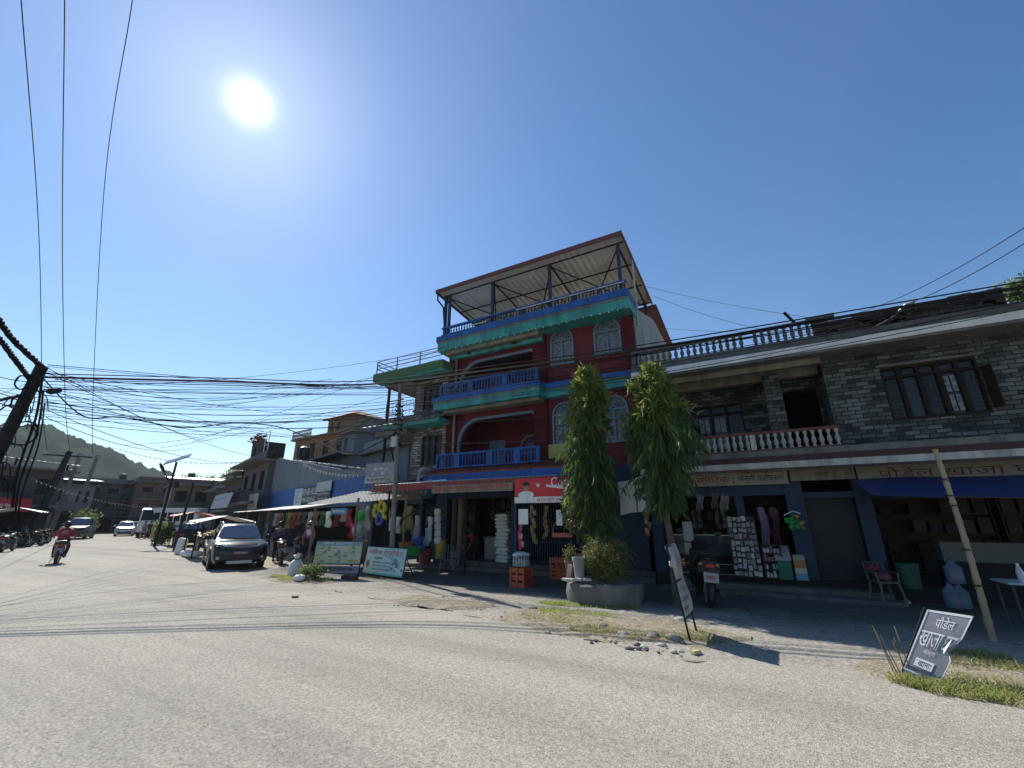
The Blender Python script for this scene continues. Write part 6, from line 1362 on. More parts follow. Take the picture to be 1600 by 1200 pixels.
# ================================================================= people
def skin(nodes, edges, mat, name, parent, sub=1):
    ks = list(nodes); me = bpy.data.meshes.new(name); me.from_pydata([nodes[k][0] for k in ks], [(ks.index(a), ks.index(b)) for a, b in edges], [])
    o = bpy.data.objects.new(name, me); COL.objects.link(o); sk = o.modifiers.new('s', 'SKIN'); o.modifiers.new('u', 'SUBSURF').levels = sub
    for i, k in enumerate(ks):
        r = nodes[k][1]; me.skin_vertices[0].data[i].radius = r if isinstance(r, tuple) else (r, r)
    me.skin_vertices[0].data[0].use_root = True
    bpy.context.view_layer.update(); m2 = bpy.data.meshes.new_from_object(o.evaluated_get(bpy.context.evaluated_depsgraph_get())); bpy.data.objects.remove(o); bpy.data.meshes.remove(me)
    m2.materials.clear(); m2.materials.append(mat); m2.shade_smooth(); o2 = bpy.data.objects.new(name, m2); COL.objects.link(o2); o2.parent = parent; return o2
def person(label, loc, rz, shirt, trousers, pose=None, helmet=None, scale=.95, skirt=None, hair_r=.105, long_sleeve=True):
    """faces +x; joints at their real heights for a 1.68 m adult"""
    J = dict(pelvis=(0, 0, .93), waist=(0, 0, 1.08), chest=(0, 0, 1.27), neck=(0, 0, 1.43), headb=(.02, 0, 1.5), head=(.03, 0, 1.58), crown=(.02, 0, 1.66))
    for s_, n_ in ((1, 'l'), (-1, 'r')):
        J.update({'sh'+n_: (0, .17*s_, 1.36), 'el'+n_: (-.02, .23*s_, 1.1), 'wr'+n_: (.08, .24*s_, .87), 'hip'+n_: (0, .09*s_, .9), 'kn'+n_: (.03, .1*s_, .5), 'an'+n_: (-.01, .1*s_, .08), 'toe'+n_: (.15, .11*s_, .03)})
    if pose: J.update(pose)
    RD = dict(pelvis=.112, waist=.1, chest=.118, neck=.05, headb=.065, head=.092, crown=.06)
    for n_ in 'lr': RD.update({'sh'+n_: .06, 'el'+n_: .042, 'wr'+n_: .028, 'hip'+n_: .085, 'kn'+n_: .055, 'an'+n_: .038, 'toe'+n_: .032})
    t = thing('person', label, 'person'); E = [('pelvis', 'waist'), ('waist', 'chest'), ('chest', 'neck'), ('neck', 'headb'), ('headb', 'head'), ('head', 'crown')]
    N_ = {k: (J[k], RD[k]) for k in ('pelvis', 'waist', 'chest', 'neck', 'headb', 'head', 'crown')}
    for n_ in 'lr':
        for k in ('sh', 'el', 'wr', 'hip', 'kn', 'an', 'toe'): N_[k+n_] = (J[k+n_], RD[k+n_])
        E += [('chest', 'sh'+n_), ('sh'+n_, 'el'+n_), ('el'+n_, 'wr'+n_), ('pelvis', 'hip'+n_), ('hip'+n_, 'kn'+n_), ('kn'+n_, 'an'+n_), ('an'+n_, 'toe'+n_)]
        w0 = Vector(J['wr'+n_]); d_ = (w0-Vector(J['el'+n_])).normalized(); sd = d_.cross(Vector((0, 0, 1))); sd = sd.normalized() if sd.length > .1 else Vector((0, 1, 0)); fwd = Vector((1, 0, 0))-d_*d_.x; fwd = fwd.normalized() if fwd.length > .1 else Vector((0, 0, -1))
        N_['pm'+n_] = (tuple(w0+d_*.07), (.034, .018)); E.append(('wr'+n_, 'pm'+n_))
        for q in range(4):
            k1 = 'f%d%s' % (q, n_); N_[k1] = (tuple(w0+d_*(.12+.008*(q in (1, 2)))+fwd*(.03-.02*q)), .0095); k2 = k1+'t'; N_[k2] = (tuple(w0+d_*(.145+.012*(q in (1, 2)))+fwd*(.03-.02*q)+sd*.015), .008); E += [('pm'+n_, k1), (k1, k2)]
        N_['th'+n_] = (tuple(w0+d_*.075+fwd*.05), .01); E.append(('wr'+n_, 'th'+n_))
    N_['nose'] = (tuple(Vector(J['head'])+(Vector((.115, 0, -.01)) if not pose or 'nose' not in pose else Vector(pose['nose']))), .014); E.append(('head', 'nose'))
    skin(N_, E, m_skin, 'body', t, 1)
    g = 1.16
    def sub(keys, f, edges): return {k: (J[k], tuple(x*f for x in RD[k]) if isinstance(RD[k], tuple) else RD[k]*f) for k in keys}, edges
    ks = ['waist', 'pelvis', 'chest', 'neck']+[a+n_ for a in ('sh', 'el') for n_ in 'lr']; ed = [('pelvis', 'waist'), ('waist', 'chest'), ('chest', 'neck')]+[e for n_ in 'lr' for e in (('chest', 'sh'+n_), ('sh'+n_, 'el'+n_))]
    if long_sleeve: ks += ['wrl', 'wrr']; ed += [('ell', 'wrl'), ('elr', 'wrr')]
    N1, E1 = sub(ks, 1.3, ed); skin(N1, E1, shirt, 'shirt', t, 1)
    ks = ['pelvis']+[a+n_ for a in ('hip', 'kn', 'an') for n_ in 'lr']; ed = [e for n_ in 'lr' for e in (('pelvis', 'hip'+n_), ('hip'+n_, 'kn'+n_), ('kn'+n_, 'an'+n_))]
    N2_, E2 = sub(ks, 1.25, ed); skin(N2_, E2, trousers, 'trousers', t, 1)
    for n_ in 'lr': a = Vector(J['an'+n_]); q = Vector(J['toe'+n_]); MB(m_black).ell((a+q)/2-Vector((0, 0, .02)), (.14, .05, .05), 10, 6).build('shoe', t, smooth=True, local=True)
    hc = Vector(J['head']); 
    if skirt: MB(skirt).lathe([(.17, 1.0), (.24, .6), (.3, .25)], (0, 0, 0), 14, cap=False).build('skirt', t, smooth=True, local=True)
    if helmet: MB(helmet).ell(hc+Vector((-.005, 0, .03)), (.145, .13, .135), 14, 9).build('helmet', t, smooth=True, local=True); MB(m_glass).ell(hc+Vector((.05, 0, .0)), (.105, .112, .06), 12, 6).build('visor', t, smooth=True, local=True)
    else: MB(m_hair).ell(hc+Vector((-.03, 0, .035)), (hair_r, hair_r*.92, hair_r), 12, 8).build('hair', t, smooth=True, local=True)
    for s_ in (1, -1): MB(m_skin).ell(hc+Vector((-.005, .098*s_, -.01)), (.02, .012, .032), 8, 5).build('ear', t, local=True)
    if not helmet:
        b = MB(m_black)
        for s_ in (1, -1): b.ell(hc+Vector((.088, .034*s_, .012)), (.009, .014, .008), 6, 4)
        b.ell(hc+Vector((.09, 0, -.052)), (.007, .024, .006), 6, 4); b.build('face_features', t, local=True)
    t.location = loc; t.rotation_euler = (0, 0, rz); t.scale = (scale,)*3; return t
m_redj = M('red_jacket', (.28, .015, .03), .7, .25, 8); m_drk = M('dark_trousers', (.03, .03, .036), .85, .3, 8)
rp = dict(pelvis=(-.22, 0, .86), waist=(-.2, 0, 1.0), chest=(-.1, 0, 1.19), neck=(-.03, 0, 1.34), headb=(.0, 0, 1.4), head=(.02, 0, 1.48), crown=(.01, 0, 1.56))
for s_, n_ in ((1, 'l'), (-1, 'r')): rp.update({'sh'+n_: (-.09, .19*s_, 1.27), 'el'+n_: (.06, .33*s_, 1.08), 'wr'+n_: (.32, .32*s_, 1.0), 'hip'+n_: (-.2, .12*s_, .83), 'kn'+n_: (.18, .2*s_, .66), 'an'+n_: (.0, .18*s_, .3), 'toe'+n_: (.16, .18*s_, .27)})
person('rider in a red jacket and dark helmet seen from behind on the black motorcycle', mr_, rdir, m_redj, m_drk, rp, helmet=m_black, scale=1.0)
p_ = G(478, 876); wp = person('helmeted woman in a pink and white top at the end of the motorcycle row', Vector((p_.x, p_.y, 0)), R(-60), C(.5, .1, .2, .8), m_drk, helmet=C(.25, .24, .24, .35))
sh = MB(m_white); sh.ell((.1, 0, 1.22), (.06, .12, .14), 10, 6); sh.build('white_bib', wp, local=True, smooth=True)
wk = {'anl': (.22, .1, .1), 'knl': (.15, .1, .52), 'toel': (.36, .11, .06), 'anr': (-.2, -.1, .12), 'knr': (.0, -.1, .5), 'toer': (-.08, -.11, .03), 'wrl': (-.1, .24, .9), 'wrr': (.2, -.24, .95)}
for px, d_, lab, a_, tr_, rz_, sk_ in ((222, 842, 'walker in grey clothes crossing the far street alone', C(.3, .29, .28, .8), C(.22, .2, .2, .8), 200, None), (231, 842, 'walker in black clothes beside the walker in grey', C(.03, .03, .03, .8), m_drk, 190, None), (238, 845, 'woman in an orange pink dress by the dark bush', C(.55, .2, .14, .8), C(.5, .2, .15, .8), 20, C(.55, .2, .14, .8)), (242, 851, 'bystander in dark red standing against the dark bush', C(.25, .04, .04, .8), m_drk, 30, None)):
    p_ = G(px, d_); person(lab, Vector((p_.x, p_.y, 0)), R(rz_), a_, tr_, wk if sk_ is None else None, skirt=sk_)
p_ = D(437, 830, 22); person('dark clothed shopper under the long white awning behind the suv', Vector((p_.x, p_.y, 0)), R(120), C(.12, .1, .11, .8), m_drk)
bd_ = dict(pelvis=(-.15, 0, .8), waist=(-.05, 0, .92), chest=(.14, 0, 1.0), neck=(.3, 0, 1.02), headb=(.36, 0, 1.02), head=(.43, 0, 1.0), crown=(.47, 0, .98), nose=(.06, 0, -.09))
for s_, n_ in ((1, 'l'), (-1, 'r')): bd_.update({'sh'+n_: (.18, .17*s_, 1.0), 'el'+n_: (.28, .22*s_, .75), 'wr'+n_: (.4, .18*s_, .55), 'hip'+n_: (-.13, .1*s_, .78), 'kn'+n_: (.02, .12*s_, .44)})
person('shopkeeper in a red top bending over inside the grocery beside the grey drum', (-9.55, 13.95, .3), R(-100), C(.3, .02, .05, .8), m_drk, bd_, scale=.85)
# ================================================================= shop goods
def sackmesh(b, c, w_, d_, h_, rz=0):
    rot = Matrix.Rotation(rz, 4, 'Z'); vs = []; fs = []; c = Vector(c); nx, nz = 10, 6
    for j in range(nz+1):
        for i in range(nx):
            a = 2*math.pi*i/nx; p = math.sin(math.pi*j/nz)**.45; x = math.copysign(abs(math.cos(a))**.6, math.cos(a))*w_/2*p; y = math.copysign(abs(math.sin(a))**.6, math.sin(a))*d_/2*p
            vs.append(c+rot @ Vector((x, y, h_*(.5-.5*math.cos(math.pi*j/nz)))))
    for j in range(nz):
        for i in range(nx): q = (i+1) % nx; fs.append((j*nx+i, j*nx+q, j*nx+nx+q, j*nx+nx+i))
    return b.add(vs, fs)
src = None
for k in range(13):
    z = .3+.122*k
    if src is None:
        src = sackmesh(MB(m_sack), (0, 0, 0), .56, .4, .145).build('grain_sack', smooth=True, local=True); tag(src, 'white woven grain sack in the tall stack beside the blue folding gate', 'sack', 'stacked grain sacks'); o = src
    else: o = src.copy(); COL.objects.link(o)
    o.location = (-7.86+U(-.03, .03)+.03*math.sin(k), 13.35, z); o.rotation_euler = (U(-.04, .04), U(-.05, .05), U(-.1, .1))
b = MB(m_sack).lathe([(.17, 0), (.21, .04), (.2, .2), (.185, .38), (.13, .48), (.05, .53), (.09, .6), (.12, .66)], n=14); b.v = [v*(1+.16*MN.noise(v*7)) for v in b.v]; o = b.build('sack', smooth=True, local=True, ang=85); o.location = G(460, 902); tag(o, 'tied white sack standing on the road edge in front of the printed hoarding', 'sack')
MB(m_greyc).lathe([(.065, .51), (.07, .53), (.065, .55)], n=12).build('neck_tie', o, local=True)
o = MB(m_white).ell((0, 0, .1), (.2, .14, .1), 14, 9, .06).build('plastic_bag', local=True, smooth=True, ang=85); o.location = G(467, 909); tag(o, 'small white plastic bag lying below the tied white sack', 'bag')
o = MB(m_white).ell((0, 0, .08), (.28, .02, .16), 16, 8).build('plate', local=True, smooth=True); o.location = Vector((-11.95, 8.98, .12)); tag(o, 'pale oval board leaning under the left leg of the printed hoarding', 'board')
p_ = G(283, 866); o = MB(m_sack).prism([(-.28, 0), (.28, 0), (.26, .78), (-.25, .8)], .25, Matrix.Rotation(R(90), 4, 'X')).build('sack', local=True, bev=.06); o.location = p_; o.rotation_euler = (0, .1, .3); tag(o, 'upright pale sack standing on the road before the black hatchback', 'sack')
for k, (px, py, lab) in enumerate(((292, 870, 'left one of the two pale sacks lying on the road'), (301, 871, 'right one of the two pale sacks lying on the road'))): o = sackmesh(MB(m_sack), (0, 0, 0), .8, .5, .3, .4*k).build('sack', smooth=True, local=True); o.location = G(px, py); tag(o, lab, 'sack', 'sacks lying on the road')
# red crate with shrink wrapped bottles on top
def crate(label, x, y, z, w_, d_, h_, mat, rz=0):
    t = thing('crate', label, 'crate', (x, y, z), rz); b = MB(mat); 
    for zz in (0, h_*.36, h_*.72):
        hh = h_*.26; b.box(-w_/2, -d_/2, zz, w_/2, -d_/2+.02, zz+hh); b.box(-w_/2, d_/2-.02, zz, w_/2, d_/2, zz+hh); b.box(-w_/2, -d_/2+.021, zz, -w_/2+.02, d_/2-.021, zz+hh); b.box(w_/2-.02, -d_/2+.021, zz, w_/2, d_/2-.021, zz+hh)
    for sx in (-1, 0, 1):
        for sy in (-1, 1): b.box(sx*w_/2-.03, sy*(d_/2+.004)-.012, 0, sx*w_/2+.03, sy*(d_/2+.004)+.012, h_)
    b.box(-w_/2+.02, -d_/2+.02, .01, w_/2-.02, d_/2-.02, .03); b.build('body', t, local=True); return t
crate('red plastic bottle crate standing on end by the awning post', -5.78, 10.75, .02, .42, .36, .48, C(.4, .07, .03, .45), R(-8))
bt_ = thing('bottle_pack', 'plastic wrapped pack of bottles standing on the red crate by the post', 'bottles', (-5.78, 10.75, .5))
for i in range(5):
    for j in range(3):
        bb = MB(C(.25, .28, .3, .2)).lathe([(.035, 0), (.037, .14), (.02, .2), (.014, .25)], (-.16+i*.08, -.1+j*.1, .02), 8).build('bottle', bt_, local=True, smooth=True); MB(C(.4, .05, .04)).lathe([(.016, .25), (.016, .275)], (-.16+i*.08, -.1+j*.1, .02), 8).build('cap', bb, local=True)
MB(C(.5, .5, .52, .25)).ell((0, 0, .31), (.26, .2, .07), 12, 6, .12).build('plastic_wrap', bt_, local=True, smooth=True)
crate('orange crate with its back to the blue folding gate', -5.35, 12.4, .06, .5, .4, .32, C(.4, .09, .03, .45), .2); crate('orange red crate standing behind the first orange crate', -5.55, 12.8, .06, .45, .36, .55, C(.36, .06, .03, .45), -.1)
d_ = thing('drum', 'green yellow painted tin drum beside the orange crates', 'drum', (-5.0, 12.65, .06)); MB(C(.25, .3, .1, .5)).lathe([(.25, 0), (.25, .3), (.262, .31), (.25, .33), (.25, .65), (.26, .67), (.24, .67), (.24, .62)], n=20).build('shell', d_, local=True, smooth=True); b = MB(C(.4, .38, .12)); b.lathe([(.253, .36), (.253, .58)], n=20, cap=False); b.build('label_band', d_, local=True, smooth=True)
d_ = thing('drum', 'grey bucket drum on the grocery step beside the bending shopkeeper', 'drum', (-9.75, 13.15, .16)); MB(m_plaster).lathe([(.16, 0), (.19, .42), (.2, .42), (.2, .45), (.17, .45)], n=16).build('shell', d_, local=True, smooth=True)
# hanging strings of packets and the two paper notices
def packets(label, x, y, z0, z1, w_, cols, n, group=None):
    t = thing('packet_string', label, 'packets', (x, y, z0), group=group); MB(m_greyc).tube([(0, 0, 0), (0, 0, z1-z0)], .004, 3).build('string', t, local=True)
    for k in range(n):
        zz = (z1-z0)*(k+.5)/n; b = MB(cols[k % len(cols)]); b.obox((U(-w_, w_), U(-.03, .03), zz), (.1, .03, .14), (U(-.2, .2), U(-.3, .3), U(-.6, .6))); b.build('packet', t, local=True, bev=.01)
packets('string of red and pink snack packets hanging at the awning post', -5.83, 10.85, .95, 1.95, .05, [C(.4, .03, .04), C(.5, .25, .25), C(.35, .05, .08)], 14)
packets('string of brown and green snack packets hanging next to the red string', -5.5, 10.95, 1.1, 2.05, .08, [C(.2, .1, .05), C(.16, .18, .06), C(.3, .16, .05)], 14)
packets('third string of brown snack packets against the blue gate', -5.3, 11.3, 1.2, 2.05, .06, [C(.18, .1, .05), C(.24, .2, .1)], 10)
packets('string of red tinged packets hanging behind the gap between the two trees', -2.7, 12.2, 1.3, 2.6, .06, [C(.3, .1, .08), C(.35, .3, .25), C(.2, .1, .1)], 16)
for lab, x, y, z, w_ in (('white paper notice hung over the red packet string', -5.72, 10.78, 1.78, .3), ('narrow white paper notice hung right of the first notice', -4.72, 10.95, 1.75, .17)): b = MB(m_white).box(x-w_/2, y, z-.2, x+w_/2, y+.006, z+.2); tag(b.build('paper_notice', origin=(x, y, z)), lab, 'notice')
b = MB(C(.16, .1, .06)); b.tube([(-4.75+.28*math.cos(a), 11.2, 1.35+.38*math.sin(a)) for a in [R(180*i/12) for i in range(13)]], .02, 5); o = b.build('hanging_hoop', origin=(-4.75, 11.2, 1.35)); tag(o, 'hanging arched hoop with a red foot left of the taller tree', 'hanging rack'); MB(C(.4, .1, .07)).box(-5.03, 11.15, 1.25, -4.47, 11.25, 1.36).build('foot', o)
wb_ = thing('banner', 'crumpled white banner with black strokes hung tilted between the two trees', 'banner', (-2.65, 11.2, 2.3))
b = MB(m_white); vs = []
for i in range(7):
    for j in range(6): x = -.48+.96*i/6; z = -.42+.84*j/5; vs.append((x, .04*math.sin(i*1.4+j), z+.16*x+.02*math.sin(j*2+i)))
b.add(vs, [(i*6+j, i*6+6+j, i*6+7+j, i*6+j+1) for i in range(6) for j in range(5)]); b.build('cloth', wb_, local=True, norm=False, smooth=True)
b = MB(m_black); b.box(-.04, -.07, -.4, -.02, -.05, .42)
for x, z in ((.12, .1), (.25, .2), (.2, -.1), (.33, -.02)): b.ell((x, -.06, z), (.09, .01, .05), 8, 5, .2)
b.build('black_strokes', wb_, local=True)
# grocery shelves
m_dkwood = M('old_dark_shelf_wood', (.04, .03, .022), .8, .3, 5)
def shelf(label, x, y, z, w_, h_, rows, n, pal, depth=.3):
    t = thing('shelf', label, 'shelf', (x, y, z)); b = MB(m_dkwood)
    for k in range(rows+1): b.box(0, 0, h_*k/rows, w_, depth, h_*k/rows+.025)
    b.box(-.03, 0, 0, -.001, depth, h_); b.box(w_+.001, 0, 0, w_+.03, depth, h_); b.box(-.03, depth+.001, 0, w_+.03, depth+.02, h_+.025); b.build('rack', t, local=True)
    src = {}
    for k in range(rows):
        for i in range(n):
            if rl.random() < .12: continue
            c = pal[rl.randrange(len(pal))]; x_ = w_*(i+.5)/n; ww = w_/n*.38; hh = h_/rows*rl.choice((.5, .65, .78))
            key = (c.name, round(hh, 2))
            if key not in src:
                o = MB(c).box(-ww, -.1, 0, ww, .08, hh).build('packet', t, local=True); src[key] = o; o.location = (x_, .12, h_*k/rows+.026)
            else: childcopy(src[key], t, (x_, .12, h_*k/rows+.026))
    return t
PAL = [C(.07, .025, .016), C(.08, .07, .025), C(.03, .05, .07), C(.11, .1, .09), C(.025, .05, .025), C(.06, .012, .025), C(.13, .125, .12)]
shelf('stocked wall shelf deep inside the grocery behind the bending shopkeeper', -9.85, 15.6, .3, 2.2, 2.3, 5, 9, PAL)
shelf('narrow stocked shelf by the left jamb of the grocery', -10.33, 14.5, .3, .45, 2.2, 5, 3, PAL)
ct = thing('counter', 'pale shop counter inside the grocery beside the sack stack', 'counter', (-9.0, 14.3, .3)); MB(m_plaster).box(-.25, 0, 0, 1.0, .5, .75).build('body', ct, local=True, bev=.01); MB(m_wood).box(-.3, -.04, .752, 1.05, .54, .79).build('top', ct, local=True)
# cosmetics shop: display counter, card rack, bags, boxes
dc = thing('display_counter', 'glass fronted counter inside the cosmetics shop left of the card rack', 'counter', (-1.5, 13.15, .34)); MB(m_dim).box(-.75, 0, 0, .85, .5, .48).build('cabinet', dc, local=True); MB(glass('counter_glass', (.05, .06, .07))).box(-.74, .02, .482, .84, .48, .95).build('glass_case', dc, local=True); MB(m_steel).box(-.77, -.01, .952, .87, .51, .975).build('top_edge', dc, local=True)
for z_ in (.0, .24): MB(m_steel).box(-.76, -.012, z_, .86, -.002, z_+.015).build('trim', dc, local=True)
shelf('dark stocked shelf on the back wall of the cosmetics shop', -2.3, 15.9, .34, 2.8, 2.2, 5, 12, PAL)
rk = thing('card_rack', 'upright rack crowded with white cards and trinkets on the cosmetics shop step', 'rack', (-.48, 12.75, .34))
MB(m_black).obox((0, .04, .72), (.62, .03, 1.42), (R(-6), 0, 0)).build('panel', rk, local=True)
for k in range(58):
    i, j = k % 6, k//6; c = (C(.42, .42, .41), C(.28, .28, .28), C(.34, .31, .3), C(.12, .12, .13), C(.24, .19, .17))[rl.randrange(5)]
    MB(c).obox((-.26+.104*i+U(-.012, .012), .0+.1*(j*.14+.1-.72)-.0, .1+.142*j+U(-.02, .02)), (U(.06, .092), .012, U(.07, .13)), (R(-6), U(-.15, .15), 0)).build('card', rk, local=True)
for j, sx in ((0, -.28), (1, .28)): MB(m_greyc).tube([(sx, .1, 1.4), (sx, .45, 0)], .012, 5).build('leg', rk, local=True)
shelf('low rack of small dark packets right of the card rack', -.1, 12.8, .34, .36, .75, 4, 5, [C(.3, .25, .28), C(.45, .43, .42), C(.2, .12, .14)], .2)
bx = thing('storage_bin', 'dark green bin with a pale sloping lid right of the packet rack', 'bin', (.3, 12.75, .34)); MB(C(.02, .13, .1)).box(-.13, 0, 0, .15, .3, .42).build('body', bx, local=True, bev=.015); MB(m_plaster).add([(-.15, -.02, .425), (.17, -.02, .425), (.15, .32, .75), (-.13, .32, .75), (-.15, .34, .425), (.17, .34, .425)], [(0, 1, 2, 3), (3, 2, 5, 4), (0, 3, 4), (1, 5, 2), (0, 4, 5, 1)]).build('lid', bx, local=True)
for k, (c, lab) in enumerate(((C(.1, .3, .38), 'turquoise carton lowest in the little stack beside the dark green bin'), (C(.45, .42, .3), 'cream carton second from the bottom beside the dark green bin'), (C(.4, .16, .05), 'orange carton third from the bottom beside the dark green bin'), (C(.3, .25, .2), 'brown carton on top of the little stack beside the dark green bin'))):
    o = MB(c).box(-.12, 0, 0, .12, .2, .135).build('carton', local=True, bev=.006); o.location = (.62, 12.78, .34+.14*k); tag(o, lab, 'box')
fb = thing('toy_bundle', 'hanging bundle of green and orange plastic balls and windmills on the blue pier', 'toys', (.68, 12.7, 1.6))
for k in range(34):
    v = Vector((rl.gauss(0, 1), rl.gauss(0, .7), rl.gauss(0, 1))).normalized()*rl.uniform(.05, .2); c = (C(.03, .3, .06, .4), C(.05, .22, .05, .4), C(.45, .12, .02, .4), C(.05, .1, .35, .4))[0 if v.x < .03 and k % 4 else rl.randrange(4)]
    MB(c).ell(v, (.05, .05, .05), 8, 6).build('ball', fb, local=True, smooth=True)
MB(m_white).tube([(-.2, 0, .2), (0, -.05, .3), (.15, 0, .24)], .012, 5).build('ribbon', fb, local=True)
def cloth(name, label, c, w_, h_, mat, cat='clothing', kind='shirt', group=None, hanger=True):
    t = thing(name, label, cat, tuple(c), group=group); d_ = .05; b = MB(mat); vs = []; fs = []
    prof = {'shirt': [(.32, 0), (.5, .03), (.46, .22), (.33, .3), (.36, .6), (.38, 1)], 'dress': [(.2, 0), (.3, .05), (.22, .3), (.32, .6), (.5, 1)], 'strip': [(.4, 0), (.45, .2), (.5, .6), (.42, 1)]}[kind]
    nz = 12
    def wd(t_):
        for (a, p), (c_, q) in zip(prof, prof[1:]):
            if p <= t_ <= q: return a+(c_-a)*(t_-p)/(q-p)
        return prof[-1][0]
    nx = 8
    for side in (1, -1):
        for j in range(nz+1):
            for i in range(nx+1):
                x = (2*i/nx-1)*wd(j/nz)*w_; vs.append((x+.12*w_*math.sin(j*.5+w_*30), side*.03+.045*math.sin(i*2.1+j*.4)*j/nz, -h_*j/nz-.03*math.sin(i*1.3+h_*20)*j/nz))
    for s_ in (0, 1):
        o = s_*(nz+1)*(nx+1)
        for j in range(nz):
            for i in range(nx): a = o+j*(nx+1)+i; fs.append((a, a+1, a+nx+2, a+nx+1))
    b.add(vs, fs); b.build('fabric', t, local=True, norm=False, smooth=True)
    if hanger: MB(m_greyc).tube([(-.3*w_, 0, -.02), (0, 0, .06), (.3*w_, 0, -.02)], .006, 4).tube([(0, 0, .06), (0, 0, .2)], .006, 4).build('hanger', t, local=True)
    return t
cloth('scarf', 'lilac scarf hanging in the doorway behind the card rack', (.02, 12.95, 2.0), .18, 1.0, C(.16, .11, .2), 'scarf', 'strip'); cloth('shirt', 'dark red garment hanging in the dark doorway of the cosmetics shop', (.28, 13.2, 2.0), .2, .95, C(.1, .02, .05))
for k, (px, py, c, lab) in enumerate(((1092, 772, C(.17, .17, .19), 'pale grey hanging blouse under the cosmetics sign near the tree'), (1115, 770, C(.16, .08, .08), 'pinkish hanging garment under the middle of the cosmetics sign'), (1130, 772, C(.18, .17, .16), 'cream hanging strips under the cosmetics sign beside the pier'))): q = Y(px, py, 13.05); cloth('shirt', lab, (q.x, 13.05, q.z), .22, .42, c, kind='strip' if k == 2 else 'shirt')
for k in range(7): q = Y(1085+k*9, U(800, 850), 14.2); packets('small string of pale trinkets hanging inside the cosmetics shop', q.x, 14.2, q.z-.25, q.z+.2, .03, [C(.22, .22, .21), C(.1, .1, .1)], 5, group='trinket strings inside the cosmetics shop')
tb = MB(C(.3, .32, .32)).box(-1.86, 12.5, .85, -1.62, 12.53, 1.65); tag(tb.build('notice_board', origin=(-1.74, 12.5, .85)), 'pale grey board standing behind the wrapped tree trunk', 'board')
# snack shop on the right
tp = thing('tarpaulin', 'sagging blue tarpaulin stretched from the snack shop front towards the bamboo pole', 'tarpaulin', (3.4, 12, 2.2)); b = MB(m_tarp); vs = []; nx, ny = 18, 10
for i in range(nx+1):
    for j in range(ny+1):
        u, v = i/nx, j/ny; x = 2.0+4.6*u; y = 12.85-1.75*v; z = 2.5+.1*(1-v)-.32*v-.06*math.sin(u*math.pi)*v-.18*u*v+.025*math.sin(u*9+v*4)-.12*math.sin(v*math.pi)*(.4+.6*u); vs.append((x, y, z))
b.add(vs, [(i*(ny+1)+j, (i+1)*(ny+1)+j, (i+1)*(ny+1)+j+1, i*(ny+1)+j+1) for i in range(nx) for j in range(ny)]); b.build('sheet', tp, norm=False, smooth=True)
MB(m_poled).tube([vs[i*(ny+1)+ny] for i in range(nx+1)], .012, 4).build('hem_rope', tp); MB(m_greyc).tube([(2.66, 9.48, 2.05), vs[9*(ny+1)+ny]], .006, 4).build('guy_rope', tp)
cloth('tarp_flap', 'blue cloth flap hanging below the snack shop board', (3.3, 12.95, 2.55), 1.9, .4, m_blue_d, 'cloth', 'strip', hanger=False)
def chair(label, loc, rz, mat, group=None):
    t = thing('plastic_chair', label, 'chair', loc, rz, group); MB(mat).box(-.22, -.22, .4, .22, .22, .44).build('seat', t, local=True, bev=.015)
    for sx in (-1, 1):
        for sy in (-1, 1): MB(mat).tube([(sx*.2, sy*.2, .4), (sx*.25, sy*.25, 0)], [.03, .022], 6).build('leg', t, local=True)
        MB(mat).tube([(sx*.22, .2, .44), (sx*.24, .2, .64), (sx*.24, -.18, .64), (sx*.22, -.2, .44)], .02, 6).build('armrest', t, local=True)
    b = MB(mat); 
    for i in range(5): b.tube([(-.18+.09*i, .21, .44), (-.19+.095*i, .28, .84)], .018, 5)
    b.tube([(-.22, .2, .44), (-.23, .28, .84), (.23, .28, .84), (.22, .2, .44)], .024, 6); b.build('backrest', t, local=True); return t
q = Y(1380, 905, 12.3); chair('plastic chair holding pink bundles before the blue pier of the snack shop', (q.x, q.y, .1), R(20), C(.1, .093, .08, .5)).scale = (.85, .85, .85)
b = MB(C(.16, .04, .07)); b.ell((q.x, q.y, .55), (.17, .15, .1), 12, 7, .1); tag(b.build('cloth_bundle', origin=(q.x, q.y, .5), smooth=True), 'pink cloth bundle lying on the plastic chair', 'bundle')
b = MB(C(.12, .02, .03)); b.ell((q.x-.13, q.y+.08, .71), (.13, .11, .1), 12, 7, .1); tag(b.build('cloth_bundle', origin=(q.x-.16, q.y+.1, .65), smooth=True), 'dark red bundle heaped behind the pink one on the plastic chair', 'bundle')
def tableq(label, x, y, rz, w_, d_, h_, top):
    t = thing('table', label, 'table', (x, y, .03), rz); MB(top).box(-w_/2, -d_/2, h_, w_/2, d_/2, h_+.03).build('tabletop', t, local=True, bev=.006)
    for sx in (-1, 1):
        for sy in (-1, 1): MB(m_greyc).tube([(sx*(w_/2-.06), sy*(d_/2-.06), 0), (sx*(w_/2-.06), sy*(d_/2-.06), h_)], .02, 5).build('leg', t, local=True)
    return t
q = Y(1590, 940, 10.9); tableq('pale topped table with a bottle at the right edge before the snack shop', q.x+.45, 10.9, 0, 1.2, .7, .66, C(.38, .42, .46, .4))
bo_ = thing('bottle', 'clear plastic bottle standing on the pale topped table', 'bottle', (q.x+.08, 10.72, .72)); MB(C(.4, .45, .5, .15)).lathe([(.045, 0), (.048, .16), (.03, .22), (.018, .26)], n=12).build('body', bo_, local=True, smooth=True); MB(m_white).lathe([(.02, .26), (.02, .29)], n=10).build('cap', bo_, local=True)
wj = [(1480, 905), (1492, 903), (1486, 880)]
